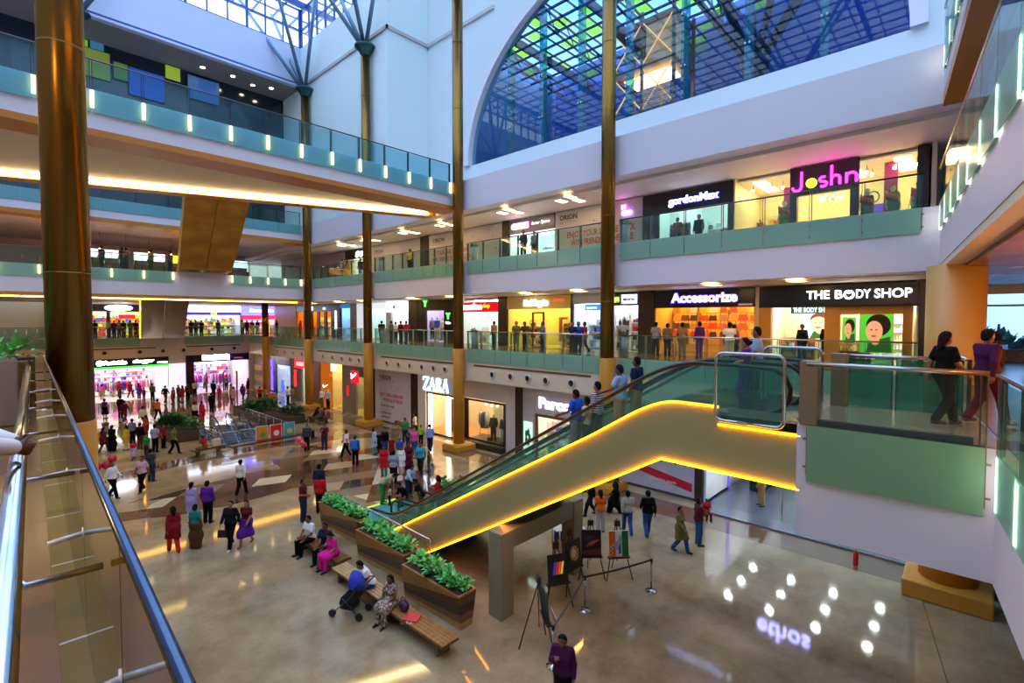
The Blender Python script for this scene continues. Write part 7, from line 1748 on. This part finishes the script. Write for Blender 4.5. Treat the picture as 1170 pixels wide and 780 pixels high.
crowd(457, 524, 'in the waiting group', 'toward', 'stand', T_, 'royal blue', 'denim blue', ht=1.2, child=True)
crowd(439, 544, 'left of the striped shirt', 'toward', 'stand', K_, 'red', 'teal', 'long', 1.6)
crowd(449.8, 553, 'seen from behind in the waiting group', 'away', 'stand', T_, 'striped', 'black', ht=1.68)
crowd(458.5, 542, 'right of the striped shirt', 'toward', 'stand', K_, 'white', 'pale pink', 'long', 1.5)
crowd(467, 539, 'right of the white tunic', 'toward', 'stand', S_, 'maroon', 'maroon', 'bun', 1.58)
crowd(480.6, 541.5, 'walking with a small child', 'toward', 'walk', T_, 'turquoise', 'charcoal', ht=1.66)
crowd(490, 538.5, 'next to the turquoise shirt', 'left', 'stand', T_, 'brown', 'denim blue', ht=1.1, child=True)
crowd(437, 575, 'bending over a child by the escalator foot', 'right', 'bend', T_, 'pale olive', 'green', ht=1.72)
crowd(445.5, 577, 'held by the bending man', 'left', 'stand', T_, 'cream', 'charcoal', ht=.85, child=True)
crowd(467.5, 568, 'leaning forward behind the planter', 'towardright', 'reach', TL, 'pale blue', 'navy', ht=1.62)
crowd(460.5, 577, 'crouching at the escalator foot', 'towardleft', 'crouch', TL, 'black', 'maroon', ht=1.64)
crowd(482, 590, 'reaching down at the escalator foot', 'left', 'reach', T_, 'black', 'olive', 'bun', 1.64)
p_ = crowd(500.5, 588, 'with long brown hair stepping onto the escalator', 'left', 'stand', 'trousers_s', 'red', 'olive', 'long', 1.66, hairc='#2c1610')
crowd(346.7, 595, 'standing left of the farthest timber planter', 'right', 'fold', T_, 'maroon', 'dark denim', ht=1.7)
crowd(366, 586, 'behind the farthest timber planter', 'away', 'stand', T_, 'red', 'black', ht=1.66)
crowd(365, 573, 'behind the red shirt at the farthest timber planter', 'away', 'stand', TL, 'navy', 'black', ht=1.68)
# ---- front left
crowd(198.7, 631, 'walking away, leftmost of the strolling families', 'awayleft', 'walk', K_, 'dark red', 'red', 'long', 1.62)
crowd(224, 625.5, 'beside the dark red tunic', 'away', 'stand', S_, 'teal', 'brown', 'bun', 1.56)
crowd(219.6, 597, 'with a long black braid', 'away', 'stand', K_, 'lilac', 'cream', 'braid', 1.64)
crowd(237.7, 597.4, 'right of the long black braid', 'away', 'stand', TL, 'purple', 'black', ht=1.7)
crowd(275.6, 565.6, 'walking away alone across the inlaid stones', 'away', 'walk2', TL, 'off-white', 'black', ht=1.66)
hb_ = crowd(264, 626, 'facing the camera with a dark bag', 'toward', 'walk', TL, 'charcoal', 'black', ht=1.7, shoes='white')
crowd(282, 622, 'beside the man holding a dark bag', 'toward', 'walk2', SK, 'maroon', 'purple', 'long', 1.6, shoes='skin')
# ---- benches
NR = dict(h=.0105)
seated('person in white shirt and black trousers seated at the far end of the brown bench', 7.75, 16.95, 190, top='white', bottom='black', ht=1.7, pname='sit', **NR)
seated('person in navy shirt seated between the white shirt and the pink suit', 7.85, 15.95, 205, top='navy', bottom='charcoal', ht=1.7, pname='sit', **NR)
seated('person in hot pink tunic and scarf seated at the near end of the brown bench', 7.8, 15.35, 190, top='hot pink', bottom='hot pink', outfit='kurta_s', hair='long', fem=True, ht=1.6, pname='sitp', **NR)
seated('person in white shirt and blue jeans bending over the stroller', 7.6, 12.75, 165, top='white', bottom='denim blue', ht=1.7, pname='sitf', **NR)
seated('person in cream printed suit with long hair seated at the slatted bench end', 7.5, 11.5, 195, top='printed', bottom='printed', outfit='kurta_s', hair='long', fem=True, ht=1.6, pname='sit', **NR)
# ---- right part of the ground floor
RG = 'visitors near the easels'
crowd(675, 589, 'partly behind the escalator, near the dotted hoarding', 'left', 'walk', TL, 'black', 'charcoal', group=RG, **NR)
crowd(686, 607.5, 'touching her hair, behind the dark canvas', 'away', 'phone', T_, 'orange', 'light grey', 'long', 1.62, group=RG, **NR)
crowd(703.6, 586.5, 'with a covered head before the dotted hoarding', 'left', 'walk2', 'saree_l', 'black', 'black', 'scarf', 1.6, group=RG, **NR)
crowd(717, 610, 'walking away behind the tricolour canvas', 'away', 'walk', TL, 'checked', 'denim blue', ht=1.66, group=RG, **NR)
crowd(740, 612, 'walking away beside the checked shirt', 'away', 'walk2', TL, 'black', 'denim blue', ht=1.72, group=RG, shoes='brown', **NR)
crowd(776.8, 630.6, 'with a blue scarf, crossing to the right', 'towardright', 'walk', K_, 'olive', 'denim blue', 'short', 1.6, group=RG, **NR)
cm = crowd(798, 622.5, 'carrying a child in red', 'right', 'carry', T_, 'maroon', 'denim blue', ht=1.72, group=RG, shoes='brown', **NR)
ce = figure('person', 'person', 'small child in red shirt carried on the arm of the maroon shirted man', (cm.location.x+.27*math.cos(R(-47)), cm.location.y+.27*math.sin(R(-47)), .95), -137, 'sit', T_, 'red', 'brown', 'short', False, .98, group=RG, **NR)
crowd(870, 578, 'inside the open white shop', 'left', 'stand', T_, 'khaki', 'tan', group=RG, **NR)
tc_ = thing('chair', 'plain wooden chair at the small white table', 'chair', (14.75, 11.25, 0), R(-120)); MB().box(-.2,-.2,.37,.2,.2,.40).build('seat', mat('#7a5a34', .4), tc_); MB().box(-.2,-.24,.37,.2,-.2,.85).build('backrest', mat('#7a5a34', .4), tc_)
for sx in (-.17,.17):
    for sy in (-.17,.17): MB().box(sx-.02,sy-.02,0,sx+.02,sy+.02,.37).build('leg', mat('#5a4224', .4), tc_)
seated('person in green top with dark hair seated at the small white table', 14.75, 11.25, 210, top='green', bottom='royal blue', hair='long', fem=True, ht=1.6, pname='sit', **NR)
# man at the bottom edge
figure('person', 'person', 'person in dark purple black shirt looking down, at the bottom edge beside a stanchion', (8.02, 6.05, 0), 200, 'phone', TL, 'plum', 'charcoal', 'short', False, 1.72, .0085)
# ---- riders
EG = 'escalator riders'
def rider(label, px, X, facing, **k):
    y = yx(px, X); xs = 2.0+.4*math.floor((y-2.25-2.0)/.4); z = L1 if xs < 2.2 else L1-(xs-2.2)*.577
    return figure('person', 'person', label, (X, y, z+.012), facing, k.pop('pname', 'ride'), k.pop('outfit', T_), group=EG, h=.0085, **k)
rider('person in royal blue polo and grey trousers riding down, hand on the near rail', 659, 10.72, 95, top='royal blue', bottom='grey', ht=1.7, pname='ridel')
rider('person in navy and white striped shirt riding beside the blue polo', 683, 10.85, 95, top='striped', bottom='black', ht=1.72, pname='stand')
rider('smaller person in cream shirt between the blue polo and the striped shirt', 671, 10.95, 95, top='cream', bottom='brown', ht=1.5, pname='stand')
rider('person in light blue shirt and tan trousers riding down, seen from behind', 709, 10.65, 95, top='light blue', bottom='tan', ht=1.76, pname='ridel')
rider('person in navy shirt riding down beside the tan trousers', 728, 11.0, 95, top='navy', bottom='khaki', ht=1.72, pname='stand')
rider('person in bright purple sari at the head of the escalator', 853, 10.6, 100, top='purple', bottom='purple', outfit='saree_s', hair='bun', fem=True, ht=1.46, pname='ridel')
rider('person in pale blue shirt behind the purple sari', 865, 11.75, 100, top='light blue', bottom='navy', ht=1.66, pname='stand')
# ---- landing
p = on_floor(1078, 487, L1); figure('person', 'person', 'person in black top and dark leggings with long hair walking across the landing', (p.x, p.y, L1+.012), -47, 'walk', T_, 'black', 'charcoal', 'long', True, 1.62, .0085, shoes='brown', hairc='#1c0e0a')
p = on_floor(1103, 489, L1); figure('person', 'person', 'person in plum top walking just ahead of the black top', (p.x+.5, p.y-.25, L1+.012), -47, 'walk2', TL, 'plum', 'maroon', 'short', False, 1.66, .0085, shoes='brown')
# ---- gallery underfoot, left edge
figure('person', 'person', 'person in white shirt leaning on the pipe handrail at the left edge', (-.25, 4.32, L1+.006), 0, 'lean', TL, 'white', 'navy', 'short', False, 1.74, .0085)
for x, y, c, b_, nm in ((-3.0, 14.6, 'white', 'navy', 'white'), (-2.2, 14.9, 'rust', 'brown', 'rust'), (-1.55, 14.7, 'orange', 'black', 'orange')):
    figure('person', 'person', 'person in %s shirt behind the pale planter trough at the left' % nm, (x, y, L1+.006), 'toward', 'stand', T_, c, b_, 'short', False, 1.78, group='visitors behind the trough')
# ---- first level, long side
G1 = 'visitors on the first level'
def up(px, X, zf, label, facing, group=G1, **k):
    y = yx(px, X); return figure('person', 'person', label, (X, y, zf+.006), facing, k.pop('pname', 'stand'), k.pop('outfit', T_), group=group, **k)
up(749.6, 23.0, L1, 'person in grey shirt at the left of the handbag shop window', 0, top='light grey', bottom='charcoal')
up(763, 23.0, L1, 'person in brown shirt before the handbag shop window, second from its left', 0, top='khaki', bottom='black', ht=1.62)
up(779.7, 23.1, L1, 'person in tan shirt before the handbag shop window, third from its left', 5, top='tan', bottom='khaki', ht=1.66)
up(799.5, 23.4, L1, 'person in purple suit in the doorway of the handbag shop', 60, top='purple', bottom='purple', outfit=TL, ht=1.7)
up(834, 22.6, L1, 'person in white shirt before the right side of the handbag shop', 20, top='white', bottom='cream', ht=1.68)
up(839, 23.3, L1, 'person in hot pink top beside the white shirt at the handbag shop', 0, top='hot pink', bottom='black', hair='long', fem=True, ht=1.58)
up(917, 25.05, L1, 'shop worker in black uniform at the left of the cosmetics shop', 180, top='charcoal', bottom='black', ht=1.6, hair='bun', fem=True, outfit=TL)
up(945, 25.05, L1, 'shop worker in black uniform at the middle of the cosmetics shop', 0, top='charcoal', bottom='black', ht=1.66, hair='bun', fem=True, outfit=TL)
up(590, 21.6, L1, 'person in olive shirt with arms folded at the rail of the shoe shop', 200, pname='fold', top='olive', bottom='khaki')
up(600.5, 21.5, L1, 'person in brown shirt at the rail of the shoe shop', 190, pname='lean', top='brown', bottom='black')
up(620, 21.7, L1, 'person in grey shirt and dark jeans at the rail of the shoe shop', 150, top='grey', bottom='dark denim')
up(654, 21.7, L1, 'person in navy shirt at the rail of the blue lit sports shop', 180, top='navy', bottom='charcoal', pname='fold')
up(661, 22.0, L1, 'person in royal blue shirt at the rail of the blue lit sports shop', 200, top='royal blue', bottom='dark denim')
up(668, 22.2, L1, 'person in dark red shirt at the rail of the blue lit sports shop', 100, top='dark red', bottom='black', pname='walk')
up(564.5, 23.4, L1, 'person in tan shirt before the cyan panel of the red fascia shop', 90, top='tan', bottom='black')
up(436, 21.9, L1, 'person in charcoal shirt leaning at the rail left of the white fronted shop', 60, top='charcoal', bottom='black', pname='walk')
up(447, 22.3, L1, 'person in grey shirt before the white fronted shop', 0, top='grey', bottom='brown')
up(452, 22.5, L1, 'person in white shirt before the white fronted shop', 20, top='white', bottom='charcoal', ht=1.6)
up(458, 22.0, L1, 'person in maroon shirt before the white fronted shop', 10, top='maroon', bottom='charcoal', outfit=TL)
up(464, 22.6, L1, 'person in red shirt and jeans before the white fronted shop', 100, top='red', bottom='denim blue')
up(316, 22.3, L1, 'person in black shirt by the rail in the far yellow corner', 180, top='black', bottom='black')
up(343, 22.3, L1, 'person in red tunic by the rail in the far corner', 180, top='red', bottom='red', outfit=K_, hair='long', fem=True)
up(598, 22.3, L2, 'person in plum top at the second level rail below the pink sign', 200, 'visitors on the second level', top='plum', bottom='charcoal', hair='bun', fem=True, pname='phone', outfit=TL)
up(610, 22.5, L2, 'person in grey shirt at the second level rail below the pink sign', 180, 'visitors on the second level', top='grey', bottom='black', ht=1.56)
up(392, 22.0, L2, 'person in cream shirt on the second level before the white kiosk', 20, 'visitors on the second level', top='cream', bottom='charcoal')
up(397.5, 22.3, L2, 'person in mustard tunic on the second level before the white kiosk', 20, 'visitors on the second level', top='mustard', bottom='brown', outfit=K_, hair='long', fem=True, ht=1.55)
up(412.5, 23.0, L2, 'person in charcoal shirt at the second level kiosk counter', 90, 'visitors on the second level', top='charcoal', bottom='purple')
up(469, 22.6, L2, 'person in yellow top at the second level pier between hoardings', 200, 'visitors on the second level', top='yellow', bottom='black', hair='long', fem=True, ht=1.72)
up(773, 25.0, L2, 'person in dark red shirt in the window of the gordonMax shop', 0, 'visitors on the second level', top='dark red', bottom='charcoal')
up(797, 25.0, L2, 'person in black shirt in the window of the gordonMax shop', 180, 'visitors on the second level', top='charcoal', bottom='black', outfit=TL)
# ---- far galleries
def far(px, Y, zf, label, facing, group, **k):
    return figure('person', 'person', label, (xy(px, Y), Y, zf+.006), facing, k.pop('pname', 'stand'), k.pop('outfit', T_), group=group, **k)
GF = 'visitors on the far first level gallery'
for px, Y, tp, bt, nm in ((108, 61.2, 'charcoal', 'black', 'left end of the rail'), (124, 62, 'white', 'navy', 'under the oval sign'), (130, 61.5, 'dark red', 'black', 'under the oval sign'), (136, 62.3, 'pale blue', 'charcoal', 'under the oval sign'), (141, 61.4, 'black', 'black', 'under the oval sign'), (148.5, 61.3, 'olive', 'khaki', 'right of the oval sign'), (155, 61.2, 'navy', 'charcoal', 'by the shiny escalator'), (218, 61.2, 'black', 'black', 'just right of the shiny escalator'), (223.5, 61.5, 'olive', 'black', 'right of the shiny escalator'), (230, 61.3, 'charcoal', 'charcoal', 'under the long white board'), (249, 61.8, 'purple', 'charcoal', 'under the long white board'), (277, 61.5, 'white', 'black', 'in front of the red band'), (282, 61.7, 'maroon', 'brown', 'in front of the red band'), (288, 61.4, 'brown', 'black', 'in front of the red band'), (294, 61.6, 'navy', 'denim blue', 'in front of the red band')):
    far(px, Y, L1, 'person in %s shirt, far first level gallery, %s' % (tp, nm), 'away' if px % 2 else 'toward', GF, top=tp, bottom=bt, h=.016, ht=1.7)
for px, tp, bt, nm in ((118, 'charcoal', 'black', 'before the leftmost pale board'), (141, 'black', 'black', 'left of a pair by the kiosks'), (145.5, 'brown', 'black', 'right of a pair by the kiosks'), (174, 'olive', 'black', 'right of the orange board'), (196, 'maroon', 'black', 'near the tilted wooden escalator')):
    far(px, 46.6, L2, 'person in %s shirt on the far second level, %s' % (tp, nm), 'left', 'visitors on the far second level', top=tp, bottom=bt, h=.016, ht=1.72)
# ---- shop dummies
def dummy(label, sh, x, y, z, facing, top, bottom, outfit, skin='#d8c8b0', **k):
    return figure('mannequin', 'mannequin', label, sh.P(x, y, z), facing, k.pop('pname', 'stand'), outfit, top, bottom, k.pop('hair', 'bun'), k.pop('fem', True), k.pop('ht', 1.75), .0125, skin=skin, eyes=False, **k)
jw_ = lambda px: 8.53-yx(px, X2)
def drape(t, c, ht=1.75):
    b = MB(); s_ = ht/1.7
    n = 10; pts = []
    for i in range(n+1):
        f = i/n; a = -2.2+f*3.6; pts.append((.2*math.sin(a)*(1+.1*f), .17*math.cos(a), .95+.5*f))
    for i in range(6): pts.append((.16+.02*i, -.08-.015*i, 1.43-.16*i))
    v = []
    for (x, y, z) in pts: v += [(x*1.08, y*1.1, z+.07), (x*1.12, y*1.15, z-.12)]
    b.add(v, [(2*i, 2*i+1, 2*i+3, 2*i+2) for i in range(len(pts)-1)]); o = b.build('sash', mat(CN[c], .6), t, smooth=True); m_ = o.modifiers.new('solid', 'SOLIDIFY'); m_.thickness = .015
for px, tp, bt, sc_, nm in ((889, 'teal', 'green', 'red', 'left window of the sari shop, beside a red sash'), (984, 'charcoal', 'teal', 'red', 'right window of the sari shop, leftmost of three'), (1014, 'olive', 'green', 'mustard', 'right window of the sari shop, middle of three'), (1044, 'red', 'green', 'red', 'right window of the sari shop, rightmost of three')):
    t = dummy('mannequin in %s draped sari, %s' % (bt, nm), JASHN, jw_(px), .7, .024, 200, tp, bt, 'saree_s'); drape(t, sc_)
t = dummy('red clad seated mannequin at the far left window of the sari shop', JASHN, jw_(860), .9, .024, 200, 'red', 'red', 'saree_s', ht=1.1); drape(t, 'dark red', 1.1)
zw = lambda px: 29.7-yx(px, XG)
dummy('black suited mannequin with pale head holding a black bag in the ZARA window', ZARA, zw(558), .45, .358, 200, 'black', 'black', TL, hair='bald', fem=False, ht=1.78)
dummy('mannequin in plum jacket and light trousers in the ZARA window', ZARA, zw(568.5), .55, .358, 200, 'plum', 'light grey', TL, hair='bald', fem=False, ht=1.75)
t = thing('handbag', 'black handbag hanging beside the black suited mannequin', 'handbag', ZARA.P(zw(553.5), .4, .353), 0); MB().box(-.14,-.06,0,.14,.06,.24).build('bag_body', M_BLACK, t, bevel=.03); MB().tube([(-.1,0,.22),(-.06,0,.4),(.06,0,.4),(.1,0,.22)], .012, 6).build('bag_handle', M_BLACK, t, smooth=True)
nw_ = lambda px: 44.8-yx(px, XG)
dummy('mannequin in white shirt and khaki shorts at the orange wall, left of a pair', NIKE, nw_(371.5), -.4, .024, 200, 'white', 'khaki', T_, hair='bald', fem=False)
dummy('mannequin in pale blue shirt and charcoal trousers at the orange wall, right of a pair', NIKE, nw_(378.5), -.4, .024, 200, 'pale blue', 'charcoal', T_, hair='bald', fem=False)
yw_ = lambda px: 33.3-yx(px, X1)
for px, tp, bt, nm in ((486, 'lilac', 'charcoal', 'left'), (492, 'royal blue', 'cream', 'middle'), (498, 'white', 'light grey', 'right')):
    dummy('mannequin in %s top at the %s of the violet white window' % (tp, nm), YSHOP, yw_(px), .7, .224, 200, tp, bt, TL, hair='bald', fem=False)
# ---- things people hold
def balloon_at(label, x, y, Yp, col, h=1.0):
    p = on_y(x, y, Yp); p.z -= h; balloon(label, p, h, col)
balloon_at('red balloon, upper of three beside the white jacketed man', 128.5, 523.5, wm.location.y+.1, '#c81828', .5)
balloon_at('red balloon, lower right of three beside the white jacketed man', 121.5, 531, wm.location.y, '#b81424', .4)
balloon_at('red balloon, nearest the balustrade beside the white jacketed man', 111, 533, wm.location.y, '#c01a2a', .4)
balloon_at('pink balloon beside the dark grey shirted man', 341.3, 502, on_floor(350, 516).y, '#f06a8a', .95)
balloon_at('red pink balloon low beside the dark grey shirted man', 347, 508, on_floor(350, 516).y+.1, '#e83a5a', .7)
def held_bag(label, fig, dx, dy, z, col, w=.3, h=.34, d=.1, nm='carrier_bag', cat='bag'):
    t = thing(nm, label, cat, (fig.location.x+dx, fig.location.y+dy, fig.location.z+z), fig.rotation_euler.z)
    MB().add([(-w/2,-d/2,0),(w/2,-d/2,0),(w/2,d/2,0),(-w/2,d/2,0),(-w*.45,-d*.4,h),(w*.45,-d*.4,h),(w*.45,d*.4,h),(-w*.45,d*.4,h)], [(0,3,2,1),(4,5,6,7),(0,1,5,4),(1,2,6,5),(2,3,7,6),(3,0,4,7)]).build('bag_body', mat(col, .5), t, bevel=.02)
    MB().tube([(-w*.25,0,h),(-w*.2,0,h+.12),(w*.2,0,h+.12),(w*.25,0,h)], .008, 6).build('bag_handle', mat(col, .5), t, smooth=True)
held_bag('dark briefcase in the hand of the charcoal jacketed man', hb_, -.26*math.cos(R(-47))-.05, -.26*math.sin(R(-47))-.05, .42, '#17151a', .34, .28, .09)
held_bag('white blue plastic bag beside the woman in red top', p_, -.25, -.15, .3, '#a8c0d8')
held_bag('bright blue backpack worn over the royal blue shirt', bp_, -.17*math.cos(R(43)), -.17*math.sin(R(43)), 1.0, '#2a78d8', .34, .46, .16, 'backpack', 'backpack')
# ------------------------------------------------------------------ ceiling lights
def downlight_proto(r=.11, power=60., color='#fff0d8'):
    rim = MB(); rim.lathe([(r*1.35,-.012),(r*1.35,0),(r,.0),(r,-.012)], n=14)
    dsc = MB(); dsc.lathe([(r,-.008),(r*.6,-.008)], n=14)
    return rim.mesh('rim', mat('#e9e5dd', .4)), dsc.mesh('lamp_disc', glow(color, power))
def downlights(pts, z, label, group, r=.11, power=60., color='#fff0d8'):
    a, c = downlight_proto(r, power, color)
    for (x, y) in pts:
        t = thing('downlight', label, 'ceiling light', (x, y, z), 0, group)
        obj('rim', a, t); obj('lamp_disc', c, t)
downlights([(22.6, y) for y in (3, 5.5, 8, 10.5, 15, 18, 21, 26, 29, 32, 37, 40, 43, 48, 52)], 9.70, 'small round downlight in the cream ceiling of the first level gallery', 'first level gallery downlights', .13, 60)
downlights([(21.9, y) for y in (2.5, 6.5, 10, 14.5, 21, 27, 31, 38, 42)], 14.80, 'small round downlight in the cream ceiling of the second level gallery', 'second level gallery downlights', .12, 60)
downlights([(x, YF1+1.2) for x in range(-3, 20, 3)], 9.8, 'small round downlight above the far first level gallery', 'far gallery downlights', .14, 70)
downlights([(21.4, y) for y in (2.6, 4.2, 5.8, 7.4, 15.5, 17, 18.6, 21, 22.5, 25.5, 27, 28.5, 38, 40, 42, 46)], 4.30, 'small round downlight over the ground floor shopfronts', 'shopfront downlights', .1, 80, '#fff4e6')
downlights([(x, edge_right(x)-1.6) for x in (5, 8, 11, 14, 17, 20, 23)] + [(27.5, -2.5), (27.5, -5.5)], 9.66, 'small round downlight in the wood ceiling of the side gallery', 'side gallery downlights', .13, 220, '#ffcf8a')
# square recessed lights in pairs
def square_light(x, y, z, label, group, s=.42, power=12., color='#ffd890'):
    t = thing('recessed_light', label, 'ceiling light', (x, y, z), 0, group)
    f = MB()
    for (a0,b0,a1,b1) in ((-s,-s*.6,s,-s*.5),(-s,s*.5,s,s*.6),(-s,-s*.5,-s+.05,s*.5),(s-.05,-s*.5,s,s*.5)): f.box(a0,b0,-.03,a1,b1,0)
    f.build('frame', mat('#e9e2d2', .5), t)
    g = MB(); g.box(-s+.05,-s*.5,-.015,s-.05,s*.5,-.005); g.build('diffuser', glow(color, power), t)
for (yc) in (16.2, 20.8, 27.0, 31.5, 37.0, 41.0):
    for (dx, dy) in ((0,0),(1.0,.15),(.45,.95)):
        square_light(22.0+dx, yc+dy, 14.80, 'square recessed warm light set in a group of three in the second level ceiling', 'recessed lights of the second level ceiling')
for yc in (5.2, 8.5, 15.6, 19.3, 26.0, 30.5, 37.5, 41.5, 47):
    square_light(22.0, yc, 9.70, 'rectangular recessed amber light in the first level ceiling', 'recessed lights of the first level ceiling', .55, 14., '#ffc860')

# added warm fill points without fittings, for the side gallery and the gallery underfoot
for k, (x, y, z) in enumerate(((7.5,-3.5,8.3),(12.5,-3.2,8.3),(16.0,-5.0,8.3))): lamp('gallery_fill', 'POINT', (x, y, z), 190, '#ffb45a', 0.0)
lamp('gallery_fill', 'POINT', (-4.0, 5.0, 9.2), 220, '#ffc070', 0.0)
